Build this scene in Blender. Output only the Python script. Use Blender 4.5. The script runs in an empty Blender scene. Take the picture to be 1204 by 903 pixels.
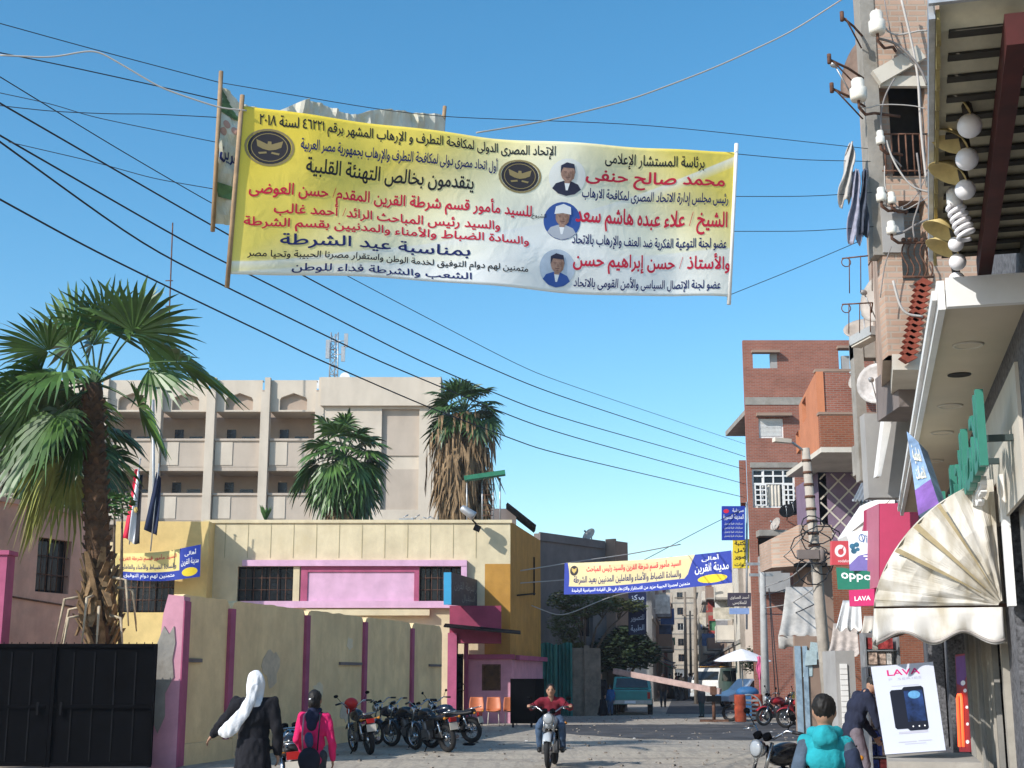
import bpy, bmesh, math, random
import numpy as np
from mathutils import Vector, Matrix, noise
from mathutils.geometry import delaunay_2d_cdt
from math import radians, sin, cos, pi, tan, atan2, sqrt
random.seed(7)
S = bpy.context.scene
COL = S.collection
V = Vector
# ------------------------------------------------------------------ camera, sky, sun, exposure
PITCH = math.atan(340.5 / 1600.0)
CAMZ = 1.65
cd = bpy.data.cameras.new('camera')
cd.sensor_width = 36.0
cd.lens = 36.0 * 1600 / 1204
cd.clip_start = 0.1
cd.clip_end = 3000
cam = bpy.data.objects.new('camera', cd)
COL.objects.link(cam)
cam.location = (0, 0, CAMZ)
cam.rotation_euler = (pi / 2 + PITCH, 0, 0)
S.camera = cam
SUN = V((-0.67, -0.51, 0.55)).normalized()
W = bpy.data.worlds.new('World')
S.world = W
W.use_nodes = True
nt = W.node_tree
sky = nt.nodes.new('ShaderNodeTexSky')
sky.sky_type = 'NISHITA'
sky.sun_disc = False
sky.sun_elevation = math.asin(SUN.z)
sky.sun_rotation = atan2(SUN.x, SUN.y)
sky.air_density = 1.0
sky.dust_density = 0.6
sky.ozone_density = 2.2
bg = nt.nodes['Background']
bg.inputs['Strength'].default_value = 0.138
hs = nt.nodes.new('ShaderNodeHueSaturation')
hs.inputs['Saturation'].default_value = 1.3
hs.inputs['Hue'].default_value = 0.488
nt.links.new(sky.outputs[0], hs.inputs['Color'])
nt.links.new(hs.outputs[0], bg.inputs[0])
sl = bpy.data.lights.new('sun', 'SUN')
sl.energy = 3.5
sl.angle = radians(0.5)
sl.color = (1.0, 0.96, 0.90)
so = bpy.data.objects.new('sun', sl)
COL.objects.link(so)
so.rotation_euler = SUN.to_track_quat('Z', 'Y').to_euler()
S.view_settings.view_transform = 'Standard'
S.view_settings.look = 'None'
S.view_settings.exposure = 0.56
S.view_settings.gamma = 1.0
S.view_settings.use_curve_mapping = False
S.cycles.max_bounces = 6
S.cycles.use_denoising = True

# ------------------------------------------------------------------ helpers
cP, sP = cos(PITCH), sin(PITCH)
def P(px, py, Y):
    """world point seen at photo pixel (px, py) at ground depth Y"""
    u = (px - 602) / 1600.0
    v = (451.5 - py) / 1600.0
    d = V((u, cP - v * sP, sP + v * cP))
    k = Y / d.y
    return V((d.x * k, Y, CAMZ + d.z * k))
PYREF = [792]   # photo row at which a column is read when only its px matters
def PXY(px, Y):
    p = P(px, PYREF[0], Y)
    return V((p.x, p.y, 0))
def FA(Y, o=0.0, z=0.0):
    """near right facade line: depth Y, offset o out towards the road"""
    return V((1.24 + .258 * Y - .968 * o, Y + .25 * o, z))
SA = V((.25, .968, 0)).normalized()
NA = V((-.968, .25, 0)).normalized()

MATS = {}
def M(name, col, rough=.8, var=.12, scale=4, metal=0, bump=0.0, streak=0.0, spec=.3, obj=True, dirt=None, dscale=1.3, emit=0, trans=0):
    if name in MATS: return MATS[name]
    m = bpy.data.materials.new(name)
    m.use_nodes = True
    n = m.node_tree.nodes; l = m.node_tree.links
    b = n['Principled BSDF']
    b.inputs['Roughness'].default_value = rough
    b.inputs['Metallic'].default_value = metal
    b.inputs['Specular IOR Level'].default_value = spec
    b.inputs['Base Color'].default_value = (*col, 1)
    if trans: b.inputs['Transmission Weight'].default_value = trans
    if emit:
        b.inputs['Emission Color'].default_value = (*col, 1)
        b.inputs['Emission Strength'].default_value = emit
    tc = n.new('ShaderNodeTexCoord')
    out = None
    if var > 0:
        nz = n.new('ShaderNodeTexNoise'); nz.inputs['Scale'].default_value = scale
        nz.inputs['Detail'].default_value = 6; nz.inputs['Roughness'].default_value = .65
        l.new(tc.outputs['Object'], nz.inputs['Vector'])
        r = n.new('ShaderNodeValToRGB')
        r.color_ramp.elements[0].position = .3; r.color_ramp.elements[1].position = .7
        r.color_ramp.elements[0].color = (*[max(0, c * (1 - var * 1.6)) for c in col], 1)
        r.color_ramp.elements[1].color = (*[min(1, c * (1 + var)) for c in col], 1)
        l.new(nz.outputs['Fac'], r.inputs['Fac'])
        out = r.outputs['Color']
    if streak > 0:
        mp = n.new('ShaderNodeMapping'); mp.inputs['Scale'].default_value = (1.3, 1.3, .3)
        l.new(tc.outputs['Object'], mp.inputs['Vector'])
        n2 = n.new('ShaderNodeTexNoise'); n2.inputs['Scale'].default_value = 1.6; n2.inputs['Detail'].default_value = 7
        l.new(mp.outputs[0], n2.inputs['Vector'])
        r2 = n.new('ShaderNodeValToRGB'); r2.color_ramp.elements[0].position = .42; r2.color_ramp.elements[1].position = .72
        l.new(n2.outputs['Fac'], r2.inputs['Fac'])
        mx = n.new('ShaderNodeMixRGB'); mx.blend_type = 'MULTIPLY'
        mu = n.new('ShaderNodeMath'); mu.operation = 'MULTIPLY'; mu.inputs[1].default_value = streak * .42
        l.new(r2.outputs['Color'], mu.inputs[0]); l.new(mu.outputs[0], mx.inputs['Fac'])
        l.new(out, mx.inputs['Color1']); mx.inputs['Color2'].default_value = (.35, .31, .26, 1)
        out = mx.outputs['Color']
    if dirt:
        n3 = n.new('ShaderNodeTexNoise'); n3.inputs['Scale'].default_value = dscale; n3.inputs['Detail'].default_value = 9
        n3.inputs['Roughness'].default_value = .7
        l.new(tc.outputs['Object'], n3.inputs['Vector'])
        r3 = n.new('ShaderNodeValToRGB'); r3.color_ramp.elements[0].position = .52; r3.color_ramp.elements[1].position = .68
        l.new(n3.outputs['Fac'], r3.inputs['Fac'])
        mx = n.new('ShaderNodeMixRGB')
        l.new(r3.outputs['Color'], mx.inputs['Fac'])
        if out: l.new(out, mx.inputs['Color1'])
        else: mx.inputs['Color1'].default_value = (*col, 1)
        mx.inputs['Color2'].default_value = (*dirt, 1)
        out = mx.outputs['Color']
    if out: l.new(out, b.inputs['Base Color'])
    if bump > 0:
        n4 = n.new('ShaderNodeTexNoise'); n4.inputs['Scale'].default_value = scale * 6; n4.inputs['Detail'].default_value = 8
        l.new(tc.outputs['Object'], n4.inputs['Vector'])
        bp = n.new('ShaderNodeBump'); bp.inputs['Strength'].default_value = bump; bp.inputs['Distance'].default_value = .03
        l.new(n4.outputs['Fac'], bp.inputs['Height']); l.new(bp.outputs[0], b.inputs['Normal'])
    MATS[name] = m
    return m
def MBRICK(name, c1, c2, mortar, sx=.24, sz=.075, msize=.012, ang=0.0, rough=.9):
    if name in MATS: return MATS[name]
    m = bpy.data.materials.new(name); m.use_nodes = True
    n = m.node_tree.nodes; l = m.node_tree.links; b = n['Principled BSDF']
    b.inputs['Roughness'].default_value = rough; b.inputs['Specular IOR Level'].default_value = .2
    tc = n.new('ShaderNodeTexCoord'); sp = n.new('ShaderNodeSeparateXYZ'); l.new(tc.outputs['Object'], sp.inputs[0])
    ad = n.new('ShaderNodeMath'); ad.operation = 'ADD'; l.new(sp.outputs[0], ad.inputs[0]); l.new(sp.outputs[1], ad.inputs[1])
    cb = n.new('ShaderNodeCombineXYZ'); l.new(ad.outputs[0], cb.inputs[0]); l.new(sp.outputs[2], cb.inputs[1])
    br = n.new('ShaderNodeTexBrick'); l.new(cb.outputs[0], br.inputs['Vector'])
    br.inputs['Scale'].default_value = 1; br.inputs['Brick Width'].default_value = sx; br.inputs['Row Height'].default_value = sz
    br.inputs['Mortar Size'].default_value = msize; br.inputs['Mortar Smooth'].default_value = .2
    br.inputs['Color1'].default_value = (*c1, 1); br.inputs['Color2'].default_value = (*c2, 1); br.inputs['Mortar'].default_value = (*mortar, 1)
    nz = n.new('ShaderNodeTexNoise'); nz.inputs['Scale'].default_value = .9; nz.inputs['Detail'].default_value = 8
    l.new(tc.outputs['Object'], nz.inputs['Vector'])
    mx = n.new('ShaderNodeMixRGB'); mx.blend_type = 'MULTIPLY'; mx.inputs['Fac'].default_value = .7
    r = n.new('ShaderNodeValToRGB'); r.color_ramp.elements[0].position = .3; r.color_ramp.elements[1].position = .7
    r.color_ramp.elements[0].color = (.62, .6, .58, 1); r.color_ramp.elements[1].color = (1, 1, 1, 1)
    l.new(nz.outputs['Fac'], r.inputs['Fac']); l.new(br.outputs['Color'], mx.inputs['Color1']); l.new(r.outputs[0], mx.inputs['Color2'])
    l.new(mx.outputs[0], b.inputs['Base Color'])
    bp = n.new('ShaderNodeBump'); bp.inputs['Strength'].default_value = .5; bp.inputs['Distance'].default_value = .01
    l.new(br.outputs['Fac'], bp.inputs['Height']); bp.invert = True; l.new(bp.outputs[0], b.inputs['Normal'])
    MATS[name] = m
    return m

ORG = {}
class MB:
    def __init__(s): s.v = []; s.f = []; s.m = []; s.sm = []; s.mi = 0; s.smooth = False
    def add(s, vs, fs, smooth=None):
        k = len(s.v); s.v += [V(p) for p in vs]
        for f in fs: s.f.append([i + k for i in f]); s.m.append(s.mi); s.sm.append(s.smooth if smooth is None else smooth)
        return s
    def quad(s, a, b, c, d): return s.add([a, b, c, d], [(0, 1, 2, 3)])
    def poly(s, pts): return s.add(pts, [tuple(range(len(pts)))])
    def box(s, c, size, R=None, taper=1.0):
        hx, hy, hz = [x / 2 for x in size]; c = V(c)
        pts = []
        for z in (-hz, hz):
            t = taper if z > 0 else 1
            pts += [V((-hx * t, -hy * t, z)), V((hx * t, -hy * t, z)), V((hx * t, hy * t, z)), V((-hx * t, hy * t, z))]
        if R is not None: pts = [R @ p for p in pts]
        return s.add([c + p for p in pts], [(3, 2, 1, 0), (4, 5, 6, 7), (0, 1, 5, 4), (1, 2, 6, 5), (2, 3, 7, 6), (3, 0, 4, 7)], False)
    def obox(s, O, U, Wd, N, D, z0, z1):
        """box from corner O along U by Wd and along N by D, z0..z1"""
        U = V(U).normalized(); N = V(N).normalized(); O = V(O); Z = V((0, 0, 1))
        a = [O, O + U * Wd, O + U * Wd + N * D, O + N * D]
        pts = [p + Z * (z0 - O.z) for p in a] + [p + Z * (z1 - O.z) for p in a]
        fs = [(3, 2, 1, 0), (4, 5, 6, 7), (0, 1, 5, 4), (1, 2, 6, 5), (2, 3, 7, 6), (3, 0, 4, 7)]
        if U.cross(N).z < 0: fs = [tuple(reversed(f)) for f in fs]
        return s.add(pts, fs, False)
    def beam(s, a, b, w, h, up=(0, 0, 1)):
        a = V(a); b = V(b); d = (b - a); L = d.length; d.normalize(); up = V(up)
        x = d.cross(up)
        if x.length < 1e-4: x = d.cross(V((0, 1, 0)))
        x.normalize(); y = x.cross(d)
        R = Matrix((x, d, y)).transposed()
        return s.box((a + b) / 2, (w, L, h), R)
    def tube(s, pts, r, n=8, cap=True, smooth=True):
        pts = [V(p) for p in pts]
        rs = r if isinstance(r, (list, tuple)) else [r] * len(pts)
        ring = []; vs = []; fs = []
        prev = None
        for i, p in enumerate(pts):
            d = (pts[min(i + 1, len(pts) - 1)] - pts[max(i - 1, 0)])
            if d.length < 1e-9: d = V((0, 0, 1))
            d.normalize()
            if prev is None:
                x = d.cross(V((0, 0, 1)))
                if x.length < 1e-3: x = d.cross(V((0, 1, 0)))
            else: x = prev - d * prev.dot(d)
            if x.length < 1e-6: x = d.orthogonal()
            x.normalize(); prev = x; y = d.cross(x)
            for j in range(n):
                a = 2 * pi * j / n
                vs.append(p + (x * cos(a) + y * sin(a)) * rs[i])
        for i in range(len(pts) - 1):
            for j in range(n):
                fs.append((i * n + j, i * n + (j + 1) % n, (i + 1) * n + (j + 1) % n, (i + 1) * n + j))
        s.add(vs, fs, smooth)
        if cap:
            k = len(s.v) - len(vs)
            s.f.append([k + j for j in reversed(range(n))]); s.m.append(s.mi); s.sm.append(False)
            s.f.append([k + (len(pts) - 1) * n + j for j in range(n)]); s.m.append(s.mi); s.sm.append(False)
        return s
    def lathe(s, prof, c=(0, 0, 0), R=None, n=16, smooth=True):
        c = V(c); vs = []; fs = []
        for (r, z) in prof:
            for j in range(n):
                a = 2 * pi * j / n; p = V((r * cos(a), r * sin(a), z))
                vs.append(c + (R @ p if R is not None else p))
        for i in range(len(prof) - 1):
            for j in range(n):
                fs.append((i * n + j, i * n + (j + 1) % n, (i + 1) * n + (j + 1) % n, (i + 1) * n + j))
        s.add(vs, fs, smooth)
        k = len(s.v) - len(vs)
        s.f.append([k + j for j in reversed(range(n))]); s.m.append(s.mi); s.sm.append(False)
        s.f.append([k + (len(prof) - 1) * n + j for j in range(n)]); s.m.append(s.mi); s.sm.append(False)
        return s
    def ell(s, c, r, R=None, n=12, m=8):
        c = V(c); r = (r, r, r) if isinstance(r, (int, float)) else r
        vs = []; fs = []
        for i in range(m + 1):
            t = pi * i / m; t = min(max(t, .02), pi - .02)
            for j in range(n):
                a = 2 * pi * j / n; p = V((r[0] * sin(t) * cos(a), r[1] * sin(t) * sin(a), -r[2] * cos(t)))
                vs.append(c + (R @ p if R is not None else p))
        for i in range(m):
            for j in range(n):
                fs.append((i * n + j, i * n + (j + 1) % n, (i + 1) * n + (j + 1) % n, (i + 1) * n + j))
        s.add(vs, fs, True)
        k = len(s.v) - len(vs)
        s.f.append([k + j for j in reversed(range(n))]); s.m.append(s.mi); s.sm.append(True)
        s.f.append([k + m * n + j for j in range(n)]); s.m.append(s.mi); s.sm.append(True)
        return s
    def torus(s, c, R0, r, ax=(0, 1, 0), n=24, m=8, sq=1.0):
        ax = V(ax).normalized(); x = ax.orthogonal().normalized(); y = ax.cross(x); c = V(c); vs = []; fs = []
        for i in range(n):
            a = 2 * pi * i / n; d = x * cos(a) + y * sin(a)
            for j in range(m):
                b = 2 * pi * j / m
                vs.append(c + d * (R0 + r * cos(b)) + ax * (r * sq * sin(b)))
        for i in range(n):
            for j in range(m):
                fs.append((i * m + j, ((i + 1) % n) * m + j, ((i + 1) % n) * m + (j + 1) % m, i * m + (j + 1) % m))
        return s.add(vs, fs, True)
    def grid(s, fn, nu, nv, smooth=True, thick=0.0):
        vs = [V(fn(i / nu, j / nv)) for j in range(nv + 1) for i in range(nu + 1)]
        q = lambda i, j: j * (nu + 1) + i
        fs = [(q(i, j), q(i + 1, j), q(i + 1, j + 1), q(i, j + 1)) for j in range(nv) for i in range(nu)]
        if not thick: return s.add(vs, fs, smooth)
        nn = [V((0, 0, 0)) for _ in vs]
        for f in fs:
            nrm = (vs[f[1]] - vs[f[0]]).cross(vs[f[3]] - vs[f[0]])
            for i in f: nn[i] = nn[i] + nrm
        N = len(vs)
        vs2 = [v + (w.normalized() if w.length > 0 else w) * thick for v, w in zip(vs, nn)]
        fs2 = [tuple(i + N for i in reversed(f)) for f in fs]
        ed = []
        for i in range(nu): ed += [(q(i + 1, 0), q(i, 0)), (q(i, nv), q(i + 1, nv))]
        for j in range(nv): ed += [(q(0, j), q(0, j + 1)), (q(nu, j + 1), q(nu, j))]
        fe = [(a, b, b + N, a + N) for a, b in ed]
        return s.add(vs + vs2, fs + fs2 + fe, smooth)
    def prism(s, pts, d):
        """closed polygon pts (3D, planar) extruded by vector d"""
        pts = [V(p) for p in pts]; d = V(d); n = len(pts)
        nr = V((0, 0, 0))
        for i in range(n): nr += pts[i].cross(pts[(i + 1) % n])
        if nr.dot(d) > 0: pts = pts[::-1]
        fs = [tuple(range(n)), tuple(reversed(range(n, 2 * n)))] + [(i, i + n, (i + 1) % n + n, (i + 1) % n) for i in range(n)]
        return s.add(pts + [p + d for p in pts], fs, False)
    def build(s, name, mat, parent=None, org=None):
        o_ = V(org) if org is not None else (ORG.get(parent.name, V((0, 0, 0))) if parent else V((0, 0, 0)))
        me = bpy.data.meshes.new(name)
        me.from_pydata([tuple(p - o_) for p in s.v], [], s.f)
        mats = mat if isinstance(mat, (list, tuple)) else [mat]
        for m in mats: me.materials.append(m)
        me.polygons.foreach_set('material_index', s.m); me.polygons.foreach_set('use_smooth', s.sm)
        me.update()
        o = bpy.data.objects.new(name, me); COL.objects.link(o)
        if parent:
            o.parent = parent; ORG[o.name] = o_
        else: o.location = o_
        return o
def thing(name, label, cat, loc=(0, 0, 0), group=None, rz=0.0, local=False, kind=None):
    o = bpy.data.objects.new(name, None); o.empty_display_size = .2; COL.objects.link(o)
    o.location = loc; o.rotation_euler = (0, 0, rz)
    ORG[o.name] = V((0, 0, 0)) if local else V(loc)
    return tag(o, label, cat, group, kind)
def tag(o, label=None, cat=None, group=None, kind=None):
    if label: o['label'] = label
    if cat: o['category'] = cat
    if group: o['group'] = group
    if kind: o['kind'] = kind
    return o
def copy_tree(o, parent=None):
    c = o.copy(); COL.objects.link(c)
    if parent: c.parent = parent
    for ch in list(o.children): copy_tree(ch, c)
    return c
def single(mb, name, mat, label, cat, org, group=None, kind=None):
    return tag(mb.build(name, mat, None, org), label, cat, group, kind)
def wall(mb, O, U, Wd, H, thick, ops=(), depth=None, back=True):
    """wall with real openings. O lower-left seen from outside, U along, outside normal = U x Z rotated; ops (u0,z0,u1,z1)"""
    O = V(O); U = V(U).normalized(); Z = V((0, 0, 1)); N = U.cross(Z).normalized()   # outward
    us = sorted(set([0, Wd] + [min(max(x, 0), Wd) for o in ops for x in (o[0], o[2])]))
    zs = sorted(set([0, H] + [min(max(x, 0), H) for o in ops for x in (o[1], o[3])]))
    p = lambda u, z, d=0: O + U * u + Z * z - N * d
    inside = lambda u, z: any(o[0] < u < o[2] and o[1] < z < o[3] for o in ops)
    for i in range(len(us) - 1):
        for j in range(len(zs) - 1):
            if inside((us[i] + us[i + 1]) / 2, (zs[j] + zs[j + 1]) / 2): continue
            mb.quad(p(us[i], zs[j]), p(us[i + 1], zs[j]), p(us[i + 1], zs[j + 1]), p(us[i], zs[j + 1]))
            if back: mb.quad(p(us[i + 1], zs[j], thick), p(us[i], zs[j], thick), p(us[i], zs[j + 1], thick), p(us[i + 1], zs[j + 1], thick))
    for (a, b, c, d) in ops:
        mb.quad(p(a, b), p(a, b, thick), p(c, b, thick), p(c, b)); mb.quad(p(a, d, thick), p(a, d), p(c, d), p(c, d, thick))
        mb.quad(p(a, b, thick), p(a, b), p(a, d), p(a, d, thick)); mb.quad(p(c, b), p(c, b, thick), p(c, d, thick), p(c, d))
    for (a, b, c, d) in ((0, 0, 0, H), (Wd, 0, Wd, H)):
        q = [p(a, 0), p(a, 0, thick), p(a, H, thick), p(a, H)]
        mb.quad(*(q if a > 0 else q[::-1]))
    mb.quad(p(0, H), p(Wd, H), p(Wd, H, thick), p(0, H, thick))
    return mb

# ------------------------------------------------------------------ Arabic lettering
_F = {}
def _fill():
    # isolated code point, joins-left flag
    base = {'ء': (0x0621, 0), 'آ': (0xFE81, 1), 'أ': (0xFE83, 1), 'ؤ': (0xFE85, 1), 'إ': (0xFE87, 1), 'ئ': (0xFE89, 2), 'ا': (0xFE8D, 1), 'ب': (0xFE8F, 2),
            'ة': (0xFE93, 1), 'ت': (0xFE95, 2), 'ث': (0xFE99, 2), 'ج': (0xFE9D, 2), 'ح': (0xFEA1, 2), 'خ': (0xFEA5, 2), 'د': (0xFEA9, 1), 'ذ': (0xFEAB, 1),
            'ر': (0xFEAD, 1), 'ز': (0xFEAF, 1), 'س': (0xFEB1, 2), 'ش': (0xFEB5, 2), 'ص': (0xFEB9, 2), 'ض': (0xFEBD, 2), 'ط': (0xFEC1, 2), 'ظ': (0xFEC5, 2),
            'ع': (0xFEC9, 2), 'غ': (0xFECD, 2), 'ف': (0xFED1, 2), 'ق': (0xFED5, 2), 'ك': (0xFED9, 2), 'ل': (0xFEDD, 2), 'م': (0xFEE1, 2), 'ن': (0xFEE5, 2),
            'ه': (0xFEE9, 2), 'و': (0xFEED, 1), 'ى': (0xFEEF, 1), 'ي': (0xFEF1, 2)}
    _F.update(base)
_fill()
LAM = {'آ': 0xFEF5, 'أ': 0xFEF7, 'إ': 0xFEF9, 'ا': 0xFEFB}
def ar(t):
    """shape Arabic text into presentation forms in visual order"""
    t = list(t); out = []; i = 0
    joins = lambda c: c in _F and _F[c][1] == 2
    takes = lambda c: c in _F and _F[c][1] >= 1
    prevj = False
    while i < len(t):
        c = t[i]
        if c == 'ل' and i + 1 < len(t) and t[i + 1] in LAM:
            out.append(chr(LAM[t[i + 1]] + (1 if prevj else 0))); prevj = False; i += 2; continue
        if c in _F:
            b, k = _F[c]; nx = t[i + 1] if i + 1 < len(t) else ' '
            R = prevj and k >= 1; L = k == 2 and takes(nx)
            out.append(chr(b + (0 if not R and not L else 1 if R and not L else 2 if L and not R else 3)))
            prevj = L
        else: out.append(c); prevj = False
        i += 1
    r = ''.join(reversed(out))
    # digits keep their order
    res = ''; k = 0
    while k < len(r):
        if '٠' <= r[k] <= '٩' or r[k].isdigit():
            e = k
            while e < len(r) and ('٠' <= r[e] <= '٩' or r[e].isdigit()): e += 1
            res += r[k:e][::-1]; k = e
        else: res += r[k]; k += 1
    return res
_T = {}; EK = .36   # print lies almost on its cloth or board
_cu = bpy.data.curves.new('lettering', 'FONT'); _cu.resolution_u = 2
_to = bpy.data.objects.new('lettering', _cu)
def text_mesh(t, bold=0.0):
    k = (t, bold)
    if k in _T: return _T[k]
    COL.objects.link(_to)
    _cu.body = t; _cu.fill_mode = 'NONE'
    _to.data.update_tag(); bpy.context.view_layer.update()
    dg = bpy.context.evaluated_depsgraph_get()
    me = bpy.data.meshes.new_from_object(_to.evaluated_get(dg))
    pv = [V((v.co.x, v.co.y)) for v in me.vertices]; ed = [tuple(e.vertices) for e in me.edges]
    bpy.data.meshes.remove(me); COL.objects.unlink(_to)
    # outlines of the glyphs overlap: triangulate and keep what the nonzero winding rule keeps
    ar_ = sum(pv[a].x * pv[b].y - pv[b].x * pv[a].y for a, b in ed); sg = min(bold, .024) * (1 if ar_ > 0 else -1)
    if bold:
        nv = [V((0, 0)) for _ in pv]
        for a, b in ed:
            e_ = pv[b] - pv[a]
            if e_.length > 1e-7: n_ = V((e_.y, -e_.x)).normalized(); nv[a] = nv[a] + n_; nv[b] = nv[b] + n_
        pv = [p + (n_.normalized() * sg if n_.length > 1e-6 else n_) for p, n_ in zip(pv, nv)]
    cv, ce, cf = delaunay_2d_cdt(pv, ed, [], 0, 1e-5)[:3]
    A = np.array([pv[a] for a, b in ed]); B = np.array([pv[b] for a, b in ed]); fs = []
    C = np.array([((cv[f[0]] + cv[f[1]] + cv[f[2]]) / 3)[:] for f in cf])
    for k in range(0, len(C), 400):
        c = C[k:k + 400]; px, py = c[:, 0:1], c[:, 1:2]
        up = (A[:, 1] <= py) & (B[:, 1] > py); dn = (A[:, 1] > py) & (B[:, 1] <= py)
        cr = (B[:, 0] - A[:, 0]) * (py - A[:, 1]) - (px - A[:, 0]) * (B[:, 1] - A[:, 1])
        w = (up & (cr > 0)).sum(1) - (dn & (cr < 0)).sum(1)
        fs += [tuple(cf[k + i]) for i in np.nonzero(w)[0]]
    vs = [(v.x, v.y) for v in cv]
    x0 = min(v[0] for v in vs); x1 = max(v[0] for v in vs); y0 = min(v[1] for v in vs); y1 = max(v[1] for v in vs)
    vs = [((x - x0) / (x1 - x0), (y - y0) / (y1 - y0)) for x, y in vs]
    _T[k] = (vs, fs, (x1 - x0) / (y1 - y0)); return _T[k]
def bil(A, B, C, D):
    """surface from corners: A top-left, B top-right, C bottom-right, D bottom-left; (u right, v down)"""
    A, B, C, D = V(A), V(B), V(C), V(D)
    return lambda u, v: A * (1 - u) * (1 - v) + B * u * (1 - v) + C * u * v + D * (1 - u) * v
def snorm(fn, u, v):
    e = .004
    n = (fn(u + e, v) - fn(u - e, v)).cross(fn(u, v - e) - fn(u, v + e))
    return n.normalized()
def letter(mb, t, fn, u0, v0, u1, v1, bold=.0, eps=.006, shear=0.0):
    """letter text t on surface fn inside the rectangle"""
    vs, fs, _ = text_mesh(t, bold)
    pts = []
    for x, y in vs:
        u = u0 + (u1 - u0) * x; v = v1 + (v0 - v1) * y + shear * (x - .5)
        pts.append(fn(u, v) + snorm(fn, u, v) * eps * EK)
    mb.add(pts, fs, False)
def patch(mb, fn, pts, eps=.004):
    mb.add([fn(u, v) + snorm(fn, u, v) * eps * EK for u, v in pts], [tuple(range(len(pts)))[::-1]], False)
def disc(mb, fn, u, v, ru, rv, eps=.004, n=20):
    K = 4; pts = [fn(u, v) + snorm(fn, u, v) * eps * EK]
    for k in range(1, K + 1):
        for i in range(n):
            a = u + ru * k / K * cos(2 * pi * i / n); b = v + rv * k / K * sin(2 * pi * i / n); pts.append(fn(a, b) + snorm(fn, a, b) * eps * EK)
    fs = [(0, 1 + i, 1 + (i + 1) % n) for i in range(n)]
    for k in range(K - 1): fs += [(1 + k * n + i, 1 + (k + 1) * n + i, 1 + (k + 1) * n + (i + 1) % n, 1 + k * n + (i + 1) % n) for i in range(n)]
    mb.add(pts, fs, False)
def ring2(mb, fn, u, v, ru, rv, w, eps=.006, n=24):
    for i in range(n):
        a, b = 2 * pi * i / n, 2 * pi * (i + 1) / n
        patch(mb, fn, [(u + ru * cos(a), v + rv * sin(a)), (u + ru * cos(b), v + rv * sin(b)), (u + ru * w * cos(b), v + rv * w * sin(b)), (u + ru * w * cos(a), v + rv * w * sin(a))], eps)
# ------------------------------------------------------------------ materials
m_cream = M('cream_plaster', (.70, .60, .40), .9, .1, 1.2, streak=.5, bump=.2, dirt=(.60, .50, .31), dscale=.7)
m_wallcream = M('boundary_plaster', (.92, .66, .36), .92, .12, 1.1, streak=.5, bump=.3, dirt=(.78, .55, .29), dscale=.9)
m_ochre = M('ochre_plaster', (.50, .26, .055), .9, .12, 1.5, streak=.4, bump=.15)
m_pink = M('pink_paint', (.62, .30, .38), .85, .12, 2, streak=.3, bump=.1)
m_dpink = M('darker_pink', (.42, .10, .19), .85, .15, 2, streak=.3, bump=.1)
m_lilac = M('lilac_pink_panel', (.68, .42, .58), .8, .1, 2, streak=.35)
m_pinkwall = M('faded_pink_plaster', (.64, .39, .32), .92, .15, 1.1, streak=.45, bump=.2, dirt=(.52, .33, .27))
m_black = M('black_metal', (.0018, .002, .003), .8, .3, 3, spec=.04)
m_blackd = M('dull_black_metal', (.006, .0065, .008), .8, .3, 5, spec=.1)
m_dark = M('dark_glass', (.012, .014, .018), .25, .2, 2, spec=.5)
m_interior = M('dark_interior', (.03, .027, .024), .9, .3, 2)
m_conc = M('grey_concrete', (.30, .28, .25), .95, .15, 2, bump=.3, streak=.4, dirt=(.2, .18, .15))
m_dconc = M('dark_cement_render', (.20, .17, .16), .95, .15, 1, bump=.2, streak=.3)
m_school = M('school_plaster', (.58, .51, .42), .9, .07, .6, streak=.35)
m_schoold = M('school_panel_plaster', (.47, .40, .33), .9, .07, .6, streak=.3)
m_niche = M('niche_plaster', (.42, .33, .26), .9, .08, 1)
m_steel = M('galvanised_steel', (.42, .43, .44), .45, .15, 8, metal=.6)
m_rust = M('rusty_steel', (.14, .07, .045), .9, .4, 9)
m_white = M('white_paint', (.75, .74, .72), .6, .06, 3)
m_teal = M('teal_metal_sheet', (.035, .19, .17), .6, .2, 2, streak=.4)
m_green = M('green_painted_steel', (.03, .19, .11), .6, .15, 4)
m_palm = M('palm_leaf', (.065, .135, .028), .42, .35, 1.6, spec=.45)
m_palmd = M('dark_palm_leaf', (.045, .095, .025), .45, .35, 1.6, spec=.4)
m_palmy = M('yellowing_palm_leaf', (.26, .27, .06), .6, .3, 2)
m_dead = M('dead_palm_leaf', (.23, .155, .085), .9, .4, 2.5)
m_trunk = M('palm_trunk', (.12, .068, .038), .95, .4, 5, bump=.6)
m_boot = M('palm_leaf_base', (.24, .155, .08), .9, .35, 6)
m_leaf1 = M('olive_leaf', (.10, .12, .045), .6, .4, 1.2)
m_leaf2 = M('dark_leaf', (.03, .05, .02), .6, .4, 1.2)
m_leaf3 = M('bright_leaf', (.06, .14, .03), .6, .35, 1.4)
m_bark = M('tree_bark', (.12, .09, .065), .95, .3, 6, bump=.5)
m_blue = M('sign_blue', (.02, .045, .33), .5, .06, 3)
m_navy = M('ink_navy', (.012, .02, .12), .7, 0)
m_red = M('ink_red', (.62, .02, .055), .7, 0)
m_ink = M('ink_black', (.015, .015, .02), .7, 0)
m_wink = M('ink_white', (.85, .85, .85), .7, 0)
m_yink = M('ink_yellow', (.80, .60, .04), .7, .05, 3)
m_gold = M('ink_gold', (.55, .40, .12), .6, 0)
m_stick = M('wooden_batten', (.36, .24, .14), .9, .2, 6)
m_cable = M('black_cable', (.02, .022, .028), .7, 0)
m_wcable = M('pale_cable', (.44, .41, .38), .7, 0)
m_skin = M('skin', (.36, .20, .13), .55, .08, 9)
m_hair = M('black_hair', (.012, .010, .009), .6, .3, 30)

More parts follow.
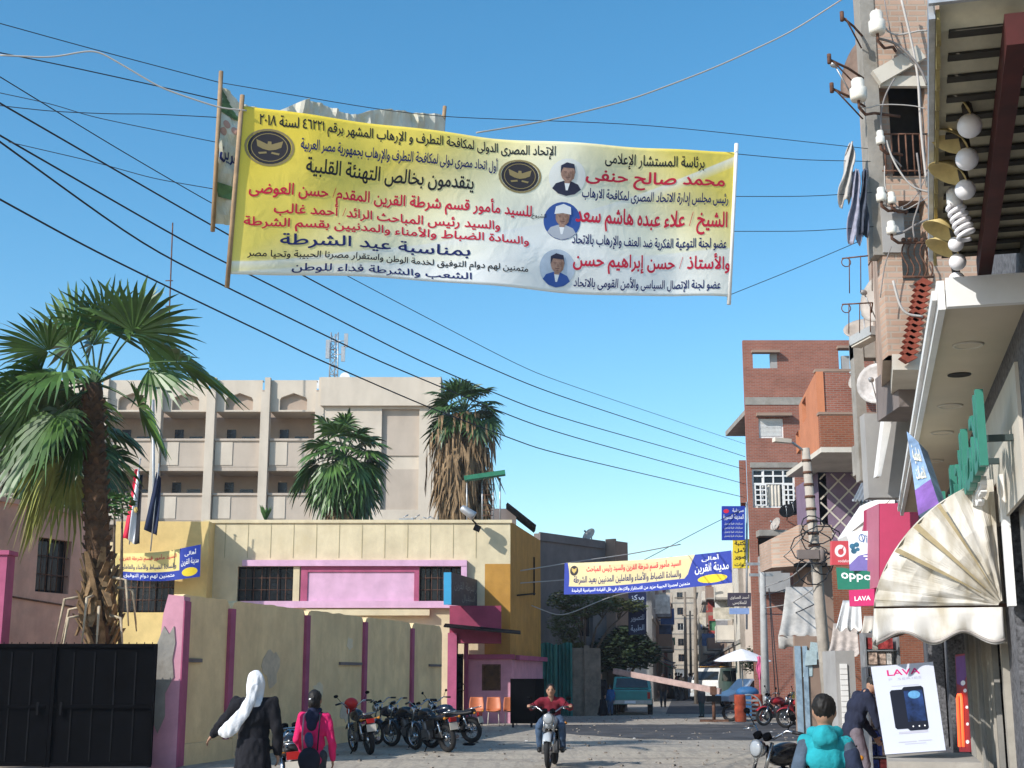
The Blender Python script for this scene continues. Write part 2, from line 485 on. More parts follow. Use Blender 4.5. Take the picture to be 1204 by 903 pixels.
# ------------------------------------------------------------------ ground
def ground_mat():
    m = bpy.data.materials.new('dusty_ground'); m.use_nodes = True
    n = m.node_tree.nodes; l = m.node_tree.links; b = n['Principled BSDF']; b.inputs['Roughness'].default_value = .95
    b.inputs['Specular IOR Level'].default_value = .15
    tc = n.new('ShaderNodeTexCoord')
    def nz(sc, det, p0, p1, sx=1, sy=1):
        mp = n.new('ShaderNodeMapping'); mp.inputs['Scale'].default_value = (sx, sy, 1); l.new(tc.outputs['Object'], mp.inputs[0])
        t = n.new('ShaderNodeTexNoise'); t.inputs['Scale'].default_value = sc; t.inputs['Detail'].default_value = det; t.inputs['Roughness'].default_value = .68
        l.new(mp.outputs[0], t.inputs['Vector'])
        r = n.new('ShaderNodeValToRGB'); r.color_ramp.elements[0].position = p0; r.color_ramp.elements[1].position = p1
        l.new(t.outputs['Fac'], r.inputs[0]); return r.outputs[0]
    def mix(f, a, c, bl='MIX', k=1):
        x = n.new('ShaderNodeMixRGB'); x.blend_type = bl
        if k != 1:
            q = n.new('ShaderNodeMath'); q.operation = 'MULTIPLY'; q.inputs[1].default_value = k; l.new(f, q.inputs[0]); f = q.outputs[0]
        l.new(f, x.inputs[0])
        for s_, v in ((1, a), (2, c)):
            if isinstance(v, tuple): x.inputs[s_].default_value = (*v, 1)
            else: l.new(v, x.inputs[s_])
        return x.outputs[0]
    c = mix(nz(.12, 5, .4, .6, .6, 1.6), (.46, .40, .315), (.36, .32, .27))
    c = mix(nz(.5, 8, .5, .66, .5, 1.8), c, (.22, .195, .17), k=.75)
    c = mix(nz(9, 10, .45, .62), c, (.17, .15, .13), k=.5)
    c = mix(nz(1.6, 9, .6, .68), c, (.50, .46, .39), k=.6)
    c = mix(nz(22, 6, .60, .68), c, (.12, .105, .09), k=.7)
    c = mix(nz(.9, 4, .52, .56, 6, .35), c, (.24, .21, .18), k=.4)
    l.new(c, b.inputs['Base Color'])
    t = n.new('ShaderNodeTexNoise'); t.inputs['Scale'].default_value = 6; t.inputs['Detail'].default_value = 12; l.new(tc.outputs['Object'], t.inputs['Vector'])
    bp = n.new('ShaderNodeBump'); bp.inputs['Strength'].default_value = .7; bp.inputs['Distance'].default_value = .06
    l.new(t.outputs['Fac'], bp.inputs['Height']); l.new(bp.outputs[0], b.inputs['Normal'])
    return m
g = MB()
for i in range(-20, 20):
    for j in range(-4, 30):
        a = 25.0
        g.quad((i * a, j * a, 0), ((i + 1) * a, j * a, 0), ((i + 1) * a, (j + 1) * a, 0), (i * a, (j + 1) * a, 0))
tag(g.build('ground', ground_mat()), kind='structure')
# asphalt sheet standing in for a building's shadow band, 4 mm above the dust
m_asph_shade = M('worn_asphalt_and_shade', (.06, .061, .066), .9, .35, .7, bump=.5, dirt=(.12, .11, .10), dscale=.9)  # asphalt of the far street too, kept dark for the painted shadow
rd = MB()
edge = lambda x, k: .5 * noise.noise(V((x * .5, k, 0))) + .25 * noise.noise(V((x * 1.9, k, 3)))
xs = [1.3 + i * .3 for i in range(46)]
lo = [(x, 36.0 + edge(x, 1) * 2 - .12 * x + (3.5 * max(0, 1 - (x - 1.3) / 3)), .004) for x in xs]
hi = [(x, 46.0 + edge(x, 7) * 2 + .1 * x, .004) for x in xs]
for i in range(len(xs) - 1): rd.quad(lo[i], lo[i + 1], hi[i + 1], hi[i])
tag(rd.build('road', m_asph_shade), kind='structure')  # the shadow band, drawn as road surface
rd = MB()
ys = [58 + i * 6 for i in range(30)]
for i in range(len(ys) - 1):
    a, b = ys[i], ys[i + 1]
    cx = lambda y: 10.2 + .123 * (y - 64) - 1.2
    rd.quad((cx(a) - 1.9, a, .004), (cx(a) + 1.6, a, .004), (cx(b) + 1.6, b, .004), (cx(b) - 1.9, b, .004))
tag(rd.build('road', m_asph_shade), kind='structure')
# raised pavement along the right-hand shops
m_pave = M('dusty_concrete_pavement', (.36, .33, .29), .95, .15, 2, bump=.3, dirt=(.24, .21, .18))
pv = MB(); O = FA(4, .0); U = SA
pv.obox(FA(4, 1.5), SA, 38, -NA, 1.5, 0, .13)
tag(pv.build('pavement', m_pave), kind='structure')

# ------------------------------------------------------------------ left: gate, pillars, boundary wall
def gate():
    d = 24.6
    x0, x1 = PXY(-60, d).x, PXY(184, d).x
    H = P(100, 757, d).z
    t = thing('metal_gate', 'tall black sheet metal double gate below the big fan palm', 'gate', ((x0 + x1) / 2, d, 0))
    w = (x1 - x0) / 2
    for k in (0, 1):
        a = x0 + k * w + .003; b = x0 + (k + 1) * w - .003
        m = MB(); m.box(((a + b) / 2, d, H / 2 + .04), (b - a, .03, H - .1))
        q = m.build('gate_leaf', m_black, t)
        m = MB()
        for (p, r, s_) in (((a + .03), H / 2 + .03, 0), ((b - .03), H / 2 + .03, 0)):
            m.box((p, d - .035, r), (.06, .05, H - .06))
        for z in (.1, H * .5, H - .03): m.box(((a + b) / 2, d - .036, z), (b - a - .13, .05, .06))
        m.build('leaf_frame', m_black, q)
        m = MB(); n = 5
        for i in range(1, n): m.box((a + (b - a) * i / n, d - .022, H / 2), (.025, .012, H - .3))
        m.build('rib', m_blackd, q)
        m = MB(); m.box((b - .2 if k == 0 else a + .2, d - .07, 1.05), (.04, .03, .22)); m.build('handle', m_blackd, q)
    m = MB(); z = H + .0
    for i in range(26):
        m.tube([(x0 + .1 + i * (x1 - x0 - .2) / 25, d, z - .02), (x0 + .1 + i * (x1 - x0 - .2) / 25, d, z + .03)], .008, 5)
    m.build('top_studs', m_blackd, t)
gate()
def pillar():
    d = 25.2
    x0, x1 = PXY(189, d).x, PXY(212, d).x
    H = P(200, 699, d).z
    t = thing('gate_pillar', 'pink concrete gate pillar with broken render at the end of the cream boundary wall', 'pillar', ((x0 + x1) / 2, d, 0))
    m = MB(); w = x1 - x0
    zs = [0, .6, 1.2, 1.8, 2.3, 2.7, H]
    r = []
    for z in zs:
        l_ = -.12 * (1 - z / H) + .03 * sin(z * 7); c = .1 if z == H else 0
        r.append([(x0 + l_ + c * .5, d, z), (x1, d, z - c * .3), (x1, d + .5, z - c * .3), (x0 + l_ + c * .5, d + .5, z)])
    for i in range(len(zs) - 1):
        for k in range(4): m.quad(r[i][k], r[i][(k + 1) % 4], r[i + 1][(k + 1) % 4], r[i + 1][k])
    m.poly(r[-1]); m.build('shaft', m_pink, t)
    m = MB(); m.box((x1 + .012, d + .25, H / 2 - .05), (.024, .5, H - .12)); m.build('darker_side', m_dpink, t)  # right side in a darker pink than the shaft
    m = MB()
    pts = [(x0 - .1, 2.15), (x0 + .02, 2.5), (x0 + .12, 2.35), (x0 + .2, 2.5), (x0 + .24, 2.2), (x0 + .2, 1.9), (x0 + .24, 1.6), (x0 + .1, 1.3), (x0 + .12, .9), (x0, .6), (x0 - .14, .9), (x0 - .1, 1.5)]
    m.prism([(x, d - .02, z) for x, z in pts], (0, .018, 0))
    m.build('exposed_concrete', m_conc, t)
    x2 = PXY(-14, d).x; x3 = PXY(10, d).x; h2 = P(5, 655, d).z
    m = MB(); m.box(((x2 + x3) / 2, d - .3, h2 / 2), (x3 - x2, .4, h2)).box(((x2 + x3) / 2, d - .3, h2 + .04), (x3 - x2 + .08, .48, .08))
    single(m, 'gate_pillar', m_dpink, 'deep pink gate post at the hinge side of the black gate, beside the barred window', 'pillar', ((x2 + x3) / 2, d - .3, 0))
pillar()
WA = V((-6.2, 25.6, 0)); WB = V((-2.2, 43.5, 0)); WU = (WB - WA).normalized(); WN = V((WU.y, -WU.x, 0)); WL = (WB - WA).length
def wy(px):
    k = (px - 602) / 1636.0; return (-6.2 - .22346 * 25.6) / (k - .22346)
def wu(px): return (wy(px) - 25.6) / WU.y
def boundary():
    t = thing('boundary_wall', 'long cream plastered boundary wall with thin pink pilasters behind the parked motorcycles', 'wall', WA)
    us = [0, wu(268), wu(358), wu(427), wu(483), WL]
    H = 3.1
    for i in range(5):
        a, b = us[i], us[i + 1]
        m = MB()
        n = 26; pts = []
        for k in range(n + 1):
            f = k / n; u = a + (b - a) * f
            e = min(f, 1 - f) * (b - a)
            z = H - .22 * max(0, 1 - e / .28) ** 2 + .025 * noise.noise(V((u * 2.1, 5, 0)))
            pts.append((u, z))
        q = lambda u, z, o: WA + WU * u + WN * o + V((0, 0, z))
        for k in range(n):
            (u0, z0), (u1, z1) = pts[k], pts[k + 1]
            m.quad(q(u0, 0, 0), q(u1, 0, 0), q(u1, z1, 0), q(u0, z0, 0)); m.quad(q(u1, 0, -.22), q(u0, 0, -.22), q(u0, z0, -.22), q(u1, z1, -.22))
            m.quad(q(u0, z0, 0), q(u1, z1, 0), q(u1, z1, -.22), q(u0, z0, -.22))
        w = m.build('wall_panel', m_wallcream, t)
        m = MB(); m.obox(WA + WU * (a + (b - a) * .55 if i != 0 else a + .1), WU, (b - a) * .4, WN, .05, 1.86, 1.93)
        if i != 1 and i != 3: m.build('ledge', m_dconc, w)
        m = MB(); m.obox(WA + WU * (a + .01), WU, b - a - .02, WN, .16, 0, .38 + .06 * (i % 2)); m.build('plinth', m_wallcream, w)
    rnd = random.Random(15)
    for i in range(11):
        u = rnd.uniform(2.2, WL - 1); z = rnd.uniform(.5, 2.5)
        if any(abs(u - wu(px)) < .75 for px in (268, 358, 427, 483)): continue
        w, h = rnd.uniform(.25, .6), rnd.uniform(.15, .6); n = 14
        pts = [(u + w * cos(2 * pi * k / n) * rnd.uniform(.55, 1.1), z + h * sin(2 * pi * k / n) * rnd.uniform(.55, 1.1)) for k in range(n)]
        m = MB(); m.prism([WA + WU * a + WN * .004 + V((0, 0, b)) for a, b in pts], WN * .006)
        m.build('plaster_patch', (M('repaired_plaster', (.62, .52, .40), .95, .12, 3, bump=.3), M('bare_render', (.66, .53, .38), .95, .15, 4, bump=.4), M('faded_cream_patch', (.84, .68, .47), .92, .1, 3))[i % 3], t)
    for px in (268, 358, 427, 483):
        m = MB(); u = wu(px); m.obox(WA + WU * (u - .12), WU, .24, WN, .07, 0, H - .12 + .06 * sin(px)); m.build('pilaster', m_dpink, t)
boundary()

# ------------------------------------------------------------------ left: faded pink house behind the gate
def barred(m_, O, U, u0, z0, u1, z1, N, n=5, off=-.05, r=.012):
    for i in range(1, n):
        u = u0 + (u1 - u0) * i / n
        m_.tube([O + U * u + N * off + V((0, 0, z0)), O + U * u + N * off + V((0, 0, z1))], r, 5)
    for z in (z0 + (z1 - z0) * .33, z0 + (z1 - z0) * .67):
        m_.tube([O + U * u0 + N * off + V((0, 0, z)), O + U * u1 + N * off + V((0, 0, z))], r, 5)
def frame(mb, O, U, N, u0, z0, u1, z1, w=.07, d=.06, off=0.0):
    """four butted bars round an opening"""
    Z = V((0, 0, 1))
    mb.obox(O + U * u0 + N * off, U, w, N, d, z0, z1); mb.obox(O + U * (u1 - w) + N * off, U, w, N, d, z0, z1)
    mb.obox(O + U * (u0 + w) + N * off, U, u1 - u0 - 2 * w, N, d, z0, z0 + w); mb.obox(O + U * (u0 + w) + N * off, U, u1 - u0 - 2 * w, N, d, z1 - w, z1)
def window(parent, O, U, u0, z0, u1, z1, depth, m_frame, m_pane, bars=0, mull=1, fw=.06, name='window'):
    N = V((U.y, -U.x, 0))
    a = MB(); frame(a, O - N * depth, U, N, u0, z0, u1, z1, fw, .05)
    for i in range(1, mull + 1):
        u = u0 + (u1 - u0) * i / (mull + 1)
        a.obox(O - N * depth + U * (u - fw * .35), U, fw * .7, N, .045, z0 + fw, z1 - fw)
    f = a.build(name, m_frame, parent)
    a = MB(); a.obox(O - N * (depth - .01) + U * (u0 + fw * .5), U, u1 - u0 - fw, N, .012, z0 + fw * .5, z1 - fw * .5); a.build('pane', m_pane, f)
    if bars:
        a = MB(); barred(a, O, U, u0, z0, u1, z1, N, bars); a.build('window_bars', m_rust, f)
    return f
def pinkhouse():
    A = V((-12.0, 25.0, 0)); B = V((-9.74, 31.8, 0)); U = (B - A).normalized(); N = V((U.y, -U.x, 0)); L = (B - A).length
    H = 5.2
    def at(px):
        k = (px - 602) / 1636.; tt = (k * A.y - A.x) / (U.x - k * U.y); return tt
    u0, u1 = at(34), at(74)
    z0, z1 = P(55, 697, A.y + U.y * (u0 + u1) / 2).z, P(55, 634, A.y + U.y * (u0 + u1) / 2).z
    t = thing('pink_house', 'faded pink plastered house with one small barred window behind the black gate', 'house', (A + B) / 2)
    m = MB(); wall(m, A, U, L, H, .25, [(u0, z0, u1, z1)])
    m.obox(A - N * .25, U, L, -N, 5.5, 0, H - .05)
    m.build('wall', m_pinkwall, t)
    m = MB(); m.obox(A - N * .24 + U * u0, U, u1 - u0, N, .01, z0, z1); 
    window(t, A, U, u0, z0, u1, z1, .2, m_blackd, m_dark, bars=6)
    m = MB(); m.obox(A - N * 5 - U * .1, U, L + .2, N, 5.08, H, H + .1); m.build('roof', m_pinkwall, t)
    m = MB(); m.tube([A + U * (L * .2) + N * .03 + V((0, 0, 3.4)), A + U * (L * .98) + N * .03 + V((0, 0, 3.1))], .02, 6); m.build('pipe', m_rust, t)
pinkhouse()

# ------------------------------------------------------------------ police building
D = 48.0
PX = lambda px, d=D: PXY(px, d).x
PZ = lambda py, d=D, px=400: P(px, py, d).z
X = V((1, 0, 0)); Yv = V((0, 1, 0)); NF = V((0, -1, 0))
def police():
    x0, x1 = PX(236), PX(600); H = PZ(613)
    O = V((x0, D, 0))
    t = thing('public_building', 'two storey cream and ochre public building with pink window band behind the boundary wall', 'building', ((x0 + x1) / 2, D, 0))
    U_ = lambda px: PX(px) - x0
    zt, zb = PZ(666), PZ(707)
    ops = [(U_(279), zb, U_(345), zt), (U_(493), zb, U_(543), zt)]
    m = MB(); wall(m, O, X, U_(570), H, .3, ops)
    w = m.build('front_wall', m_cream, t)
    m = MB(); g0 = U_(570)
    q = lambda u, z: O + X * u + V((0, 0, z))
    zz = PZ(663)
    m.quad(q(g0, zz), q(U_(600), zz), q(U_(600), H), q(g0, H)); m.build('front_wall', m_cream, t)
    m = MB(); m.quad(q(g0, 0), q(U_(600), 0), q(U_(600), zz - .0), q(g0, zz + .5)); 
    m.v = []; m.f = []; m.m = []; m.sm = []
    m.poly([q(g0, 0), q(U_(600), 0), q(U_(600), zz), q(g0, zz)]); m.build('ochre_wall', m_ochre, t)
    SU = V((.17, 1, 0)).normalized(); C = V((x1, D, 0)); SN = V((SU.y, -SU.x, 0))
    m = MB(); wall(m, C, SU, 7.2, H, .25); m.build('side_wall', m_ochre, t)
    m = MB(); m.obox(C + SU * 7.2 - SN * .1, -SU, .1, -SN, .1, 0, .1)
    m = MB(); m.add([(x0, D + .3, H - .02), (x1 - .25, D + .3, H - .02), C + SU * 7 - SN * .3 + V((0, 0, H - .02)), (x0, D + 7, H - .02)], [(0, 1, 2, 3)]); m.build('roof', m_conc, t)
    m = MB(); m.obox(O - X * .0 - Yv * .06, X, x1 - x0 + .06, Yv, .06, H - .06, H + .05); m.build('parapet_edge', m_cream, t)
    # pink band frame and panel
    fb, ft = PZ(715), PZ(659)
    m = MB(); fo = V((x0, D, 0)) 
    a, b = U_(285), U_(549)
    m.obox(O + X * a + NF * .004, X, b - a, NF, .22, PZ(666), ft); m.obox(O + X * a + NF * .004, X, b - a - .2, NF, .2, fb, zb)
    m.obox(O + X * (b - .2) + NF * .004, X, .2, NF, .2, fb, PZ(666)); m.build('window_band_frame', m_lilac, t)
    m = MB(); m.obox(O + X * U_(362) + NF * .003, X, U_(487) - U_(362), NF, .06, zb, PZ(673)); m.build('pink_panel', m_lilac, t)
    m = MB(); m.obox(O + X * U_(354) + NF * .003, X, U_(362) - U_(354) - .004, NF, .1, zb, PZ(666)); m.obox(O + X * (U_(487) + .004) + NF * .003, X, U_(493) - U_(487) - .01, NF, .1, zb, PZ(666))
    m.obox(O + X * U_(362) + NF * .003, X, U_(487) - U_(362), NF, .1, PZ(673) + .005, PZ(666)); m.build('panel_surround', m_dpink, t)
    for (u0, z0, u1, z1) in ops:
        window(t, O, X, u0, z0, u1, z1, .22, m_blackd, m_dark, bars=7, mull=3)
    m = MB(); m.obox(O + X * U_(345) + NF * .003, X, .22, NF, .12, zb, zt); m.build('window_pier', m_cream, t)
    m = MB(); m.obox(O + X * U_(362) + NF * .003, X, U_(506) - U_(362), NF, .3, PZ(724), PZ(717)); m.build('ledge', m_cream, t)
    # vertical joints of the upper wall
    m = MB()
    for px in range(262, 566, 27):
        m.obox(O + X * U_(px) + NF * .001, X, .025, NF, .008, PZ(656), H - .08)
    m.build('wall_joint', M('dark_joint', (.42, .36, .22), .9, .1, 3), t)
    # pink ground-floor porch block
    d2 = D - .5; pt = PZ(775, d2)
    xa, xb = PX(549, d2), PX(602, d2)
    O2 = V((xa, d2, 0)); wa, wb = PX(567, d2) - xa, PX(589, d2) - xa; wz0, wz1 = PZ(812, d2), PZ(781, d2)
    m = MB(); wall(m, O2, X, xb - xa, pt, .25, [(wa, wz0, wb, wz1)]); m.obox(V((xb, d2, 0)), SU, 7.2, -SN, .2, 0, pt - .02)
    p = m.build('porch_wall', m_pink, t)
    m = MB(); m.obox(O2 + X * wa + Yv * .12, X, wb - wa, NF, .04, wz0, wz1); f = m.build('shutter', M('brown_wood', (.10, .045, .015), .7, .3, 4), p)
    m = MB(); frame(m, O2 + Yv * .06, X, NF, wa, wz0, wb, wz1, .06, .05); m.build('shutter_frame', m_rust, f)
    m = MB(); m.obox(O2 + NF * .12 - X * .1, X, xb - xa + .2, Yv, .55, pt, pt + .16); m.obox(V((xb + .12, d2 + .44, 0)), SU, 6.8, SN, .14, pt - .02, pt + .14); m.build('porch_cornice', m_dpink, t)
    # entrance block between wall end and porch
    d3 = 46.2
    xa, xb = PX(527, d3), PX(550, d3)
    m = MB(); zt3 = PZ(744, d3)
    m.obox(V((xa, d3, 0)), X, .3, Yv, 1.3, 0, zt3); m.obox(V((xb - .14, d3 + .8, 0)), X, .14, Yv, .5, 0, zt3 - .2); m.build('entrance_pillar', m_dpink, t)
    m = MB(); zc0, zc1 = PZ(765, d3), PZ(712, d3)
    m.obox(V((xa + .05, d3 + .1, 0)), X, PX(598, d3) - xa - .3, Yv, 1.0, zc0 + .25, zc1); m.build('entrance_fascia', M('shade_darkened_pink', (.30, .05, .10), .85, .15, 2), t)  # pink darkened in its colour to paint the shade over the entrance
    m = MB(); pc = zc0 + .62
    m.add([(xa - .1, d3 - .9, pc + .12), (PX(612, d3), d3 - 1.0, pc - .12), (PX(612, d3), d3 + .09, pc), (xa - .1, d3 + .09, pc + .24)], [(0, 1, 2, 3)])
    m.add([(xa - .1, d3 - .9, pc + .16), (PX(612, d3), d3 - 1.0, pc - .08), (PX(612, d3), d3 + .09, pc + .04), (xa - .1, d3 + .09, pc + .28)], [(0, 1, 2, 3)])
    m.quad((xa - .1, d3 - .9, pc + .12), (PX(612, d3), d3 - 1.0, pc - .12), (PX(612, d3), d3 - 1.0, pc - .08), (xa - .1, d3 - .9, pc + .16)); m.build('entrance_canopy', m_blackd, t)
    gt = MB(); gx0, gx1 = xa + .32, xb - .16; gz = zc0 - .1
    for i in range(6):
        x = gx0 + (gx1 - gx0) * i / 5; gt.tube([(x, d3 + .3, .05), (x, d3 + .3, gz)], .02, 5)
    for z in (.2, gz * .5, gz - .1): gt.tube([(gx0, d3 + .3, z), (gx1, d3 + .3, z)], .025, 5)
    gt.torus(((gx0 + gx1) / 2, d3 + .28, 1.2), .16, .015, n=14, m=5); gt.build('entrance_gate', m_black, t)
    # projecting wing at the left
    dw = D - .9; wx0, wx1 = PX(132, dw), PX(243, dw); Hw = PZ(613, dw)
    O4 = V((wx0, dw, 0)); ww0, ww1 = PX(139, dw) - wx0, PX(205, dw) - wx0; z0, z1 = PZ(720, dw), PZ(676, dw)
    m = MB(); wall(m, O4, X, wx1 - wx0, Hw, .3, [(ww0, z0, ww1, z1)]); m.obox(V((wx1 - .002, dw + .3, 0)), Yv, .6, -X, .3, 0, Hw)
    wg = m.build('wing_wall', M('yellow_plaster', (.70, .52, .22), .9, .1, 1.5, streak=.3), t)
    window(t, O4, X, ww0, z0, ww1, z1, .2, m_blackd, m_dark, bars=9, mull=2)
    m = MB(); m.obox(V((wx0 - 8, dw + .4, 0)), X, 8, Yv, .3, 0, Hw * .9); m.build('wing_wall', m_cream, t)
    # low roof block behind
    d5 = 53.; m = MB(); m.obox(V((PX(577, d5), d5, 0)), X, PX(607, d5) - PX(577, d5), Yv, 2, H - .5, PZ(598, d5)); m.build('stair_tower', m_dconc, t)
    m = MB(); a = P(596, 596, d5 - .3); b = P(629, 622, d5 - .3); m.beam(a, b, 2.2, .1, (0, 0, 1)); m.build('sloped_roof', m_blackd, t)
    # electric conduit
    m = MB(); m.tube([P(628, 655, 53) , P(628, 700, 53)], .035, 6); m.tube([P(605, 700, 48.6) + V((.1, -.05, 0)), P(629, 698, 53.2)], .03, 6); m.build('conduit', m_blackd, t)
PYREF[0] = 690; police(); PYREF[0] = 792
# shop-like sign box over the entrance
def entrance_sign():
    A, B = P(531, 673, 44.6), P(569, 684, 49); C, E = P(569, 714, 49), P(531, 711, 44.6)
    t = thing('sign_board', 'dark weathered sign board with a bright blue end, over the pink entrance', 'sign', (A + B + C + E) / 4)
    fn = bil(A, B, C, E); n = snorm(fn, .5, .5)
    m = MB(); m.prism([A, B, C, E], -n * .16); m.build('board', M('grey_sign_face', (.05, .055, .07), .6, .3, 4), t)
    m = MB(); d = (A - B).normalized(); m.prism([A + d * .01 , A + d * .01 - n * .25, E + d * .01 - n * .25, E + d * .01], d * .05); m.build('end_panel', M('bright_blue', (.03, .28, .5), .5, .05, 3), t)
    m = MB(); letter(m, ar('مركز شرطة القرين'), fn, .08, .2, .92, .55); letter(m, ar('استقبال'), fn, .3, .62, .7, .9); m.build('lettering', M('faded_ink', (.22, .23, .22), .7, 0), t)
entrance_sign()
# ------------------------------------------------------------------ school behind
def school():
    d = 75.0
    x = lambda px: PX(px, d); z = lambda py: PZ(py, d)
    t = thing('school_building', 'large pale multi storey block with pointed arch niches and open corridors behind the palms', 'building', (x(250), d, 0))
    H = z(447); pil = [-70, -7, 57, 120, 184, 247, 311, 375]
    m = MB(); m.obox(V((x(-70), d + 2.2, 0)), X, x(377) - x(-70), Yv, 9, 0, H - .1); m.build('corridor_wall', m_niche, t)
    for px in pil:
        m = MB(); m.obox(V((x(px) - .22, d - .35, 0)), X, .48, Yv, .6, 0, z(462)); m.obox(V((x(px) - .05, d - .28, 0)), X, .3, Yv, .4, z(462), H + .1); m.build('pillar', m_school, t)
    floors = [(485, 516, 549), (553, 580, 612), (616, 645, 678), (682, 712, 760)]
    for i in range(len(pil) - 1):
        a, b = x(pil[i]) + .26, x(pil[i + 1]) - .22
        w = b - a; O = V((a, d, 0)); q = lambda u, zz, o=0: O + X * u + V((0, o, zz))
        z0, zt = z(484), H; zn = z(482); u0, u1, um = w * .2, w * .8, w * .5; h1 = z(470); h2 = z(462)
        m = MB()
        c1 = (w * .24, z(467)); c2 = (w * .76, z(467))
        m.quad(q(0, z0), q(u0, z0), q(u0, zt), q(0, zt)); m.quad(q(u1, z0), q(w, z0), q(w, zt), q(u1, zt))
        L_ = [(u0, h1), c1, (um, h2), c2, (u1, h1)]
        for k in range(4):
            (p0, y0), (p1, y1) = L_[k], L_[k + 1]; m.quad(q(p0, y0), q(p1, y1), q(p1, zt), q(p0, zt)); m.quad(q(p0, y0), q(p0, y0, .3), q(p1, y1, .3), q(p1, y1))
        m.quad(q(u0, zn), q(u0, zn, .3), q(u0, h1, .3), q(u0, h1)); m.quad(q(u1, zn, .3), q(u1, zn), q(u1, h1), q(u1, h1, .3)); m.quad(q(u0, z0), q(u1, z0), q(u1, zn), q(u0, zn)); m.quad(q(u0, zn), q(u1, zn), q(u1, zn, .3), q(u0, zn, .3))
        m.quad(q(0, zt), q(w, zt), q(w, zt, .6), q(0, zt, .6)); m.quad(q(0, z0), q(w, z0), q(w, z0, 2.2), q(0, z0, 2.2))
        p = m.build('arch_panel', m_school, t)
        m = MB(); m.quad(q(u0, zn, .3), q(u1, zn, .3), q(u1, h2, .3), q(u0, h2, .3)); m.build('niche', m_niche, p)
        for (fa, fb, fc) in floors:
            m = MB(); m.obox(O + V((.05, -.02, 0)), X, w - .05, Yv, .15, z(fc), z(fb) - .12); m.obox(O - V((-.02, .12, 0)), X, w - .04, Yv, .35, z(fb) - .12, z(fb)); m.obox(O, X, w, Yv, 2.2, z(fc) - .22, z(fc)); p = m.build('parapet', m_schoold, t)
            m = MB(); m.obox(O + V((.05, -.06, 0)), X, w * .38, Yv, .035, z(fc) + .1, z(fb) - .2); m.build('parapet_pier', m_school, p)
            # doors and windows in the corridor wall
            m = MB()
            for (f0, f1) in ((.08, .28), (.42, .72)):
                m.obox(O + V((w * f0, 2.17, 0)), X, w * (f1 - f0), NF, .02, z(fb) - .4, z(fb) + (.5 if f0 > .3 else .9))
            m.build('corridor_window', m_dark, p)
    # solid right block
    xa, xb = x(377), x(516)
    m = MB(); wall(m, V((xa, d - .3, 0)), X, xb - xa, H, .3, [(x(449) - xa, z(600), x(493) - xa, z(482))]); m.obox(V((xa, d, 0)), X, xb - xa, Yv, 14, 0, H - .02)
    p = m.build('solid_wall', m_school, t)
    m = MB()
    for (a, b) in ((482, 536), (552, 602)): m.obox(V((x(449), d - .02, 0)), X, x(493) - x(449), NF, .06, z(b), z(a))
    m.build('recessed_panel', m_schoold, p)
    m = MB(); m.obox(V((xa, d - .55, 0)), X, xb - xa + .1, Yv, .25, z(479), H + .06); m.build('parapet_band', m_school, t)
    m = MB(); m.box((x(516) + .06, d + 6, H - 1), (.1, 12, 2.4)); m.build('side_wall', m_dconc, t)
PYREF[0] = 520; school(); PYREF[0] = 792
def antenna_mast():
    b = P(392, 447, 77); t_ = P(392, 391, 77)
    b.z = P(392, 447, 75).z - .2
    t = thing('antenna_mast', 'lattice antenna mast with panel aerials on the flat roof of the school', 'antenna', b)
    m = MB(); h = t_.z - b.z
    for dx, dy in ((-.25, 0), (.25, 0), (0, .4)): m.tube([b + V((dx, dy, 0)), b + V((dx * .8, dy * .8, h))], .04, 5)
    for i in range(7):
        z0 = h * i / 7; z1 = h * (i + 1) / 7
        for (p, q) in (((-.25, 0), (.25, 0)), ((.25, 0), (0, .4)), ((0, .4), (-.25, 0))):
            m.tube([b + V((p[0], p[1], z0)), b + V((q[0], q[1], z1))], .022, 4); m.tube([b + V((p[0], p[1], z0)), b + V((q[0], q[1], z0))], .02, 4)
    m.build('mast', m_steel, t)
    for (dx, z, hh) in ((.55, h * .62, .9), (-.35, h * .7, 1.1), (.7, h * .85, .8)):
        m = MB(); m.box(b + V((dx, -.2, z)), (.22, .14, hh)); m.tube([b + V((dx, -.1, z)), b + V((0, 0, z))], .03, 5); m.build('panel_aerial', m_steel, t)
    m = MB(); m.lathe([(.02, 0), (.22, .04), (.3, .12)], b + V((.7, -.3, .7)), Matrix.Rotation(pi / 2, 3, 'X'), 14); m.lathe([(.02, 0), (.2, .04), (.26, .1)], b + V((-.8, -.3, .3)), Matrix.Rotation(pi / 2, 3, 'X'), 14); m.build('dish', m_white, t)
antenna_mast()
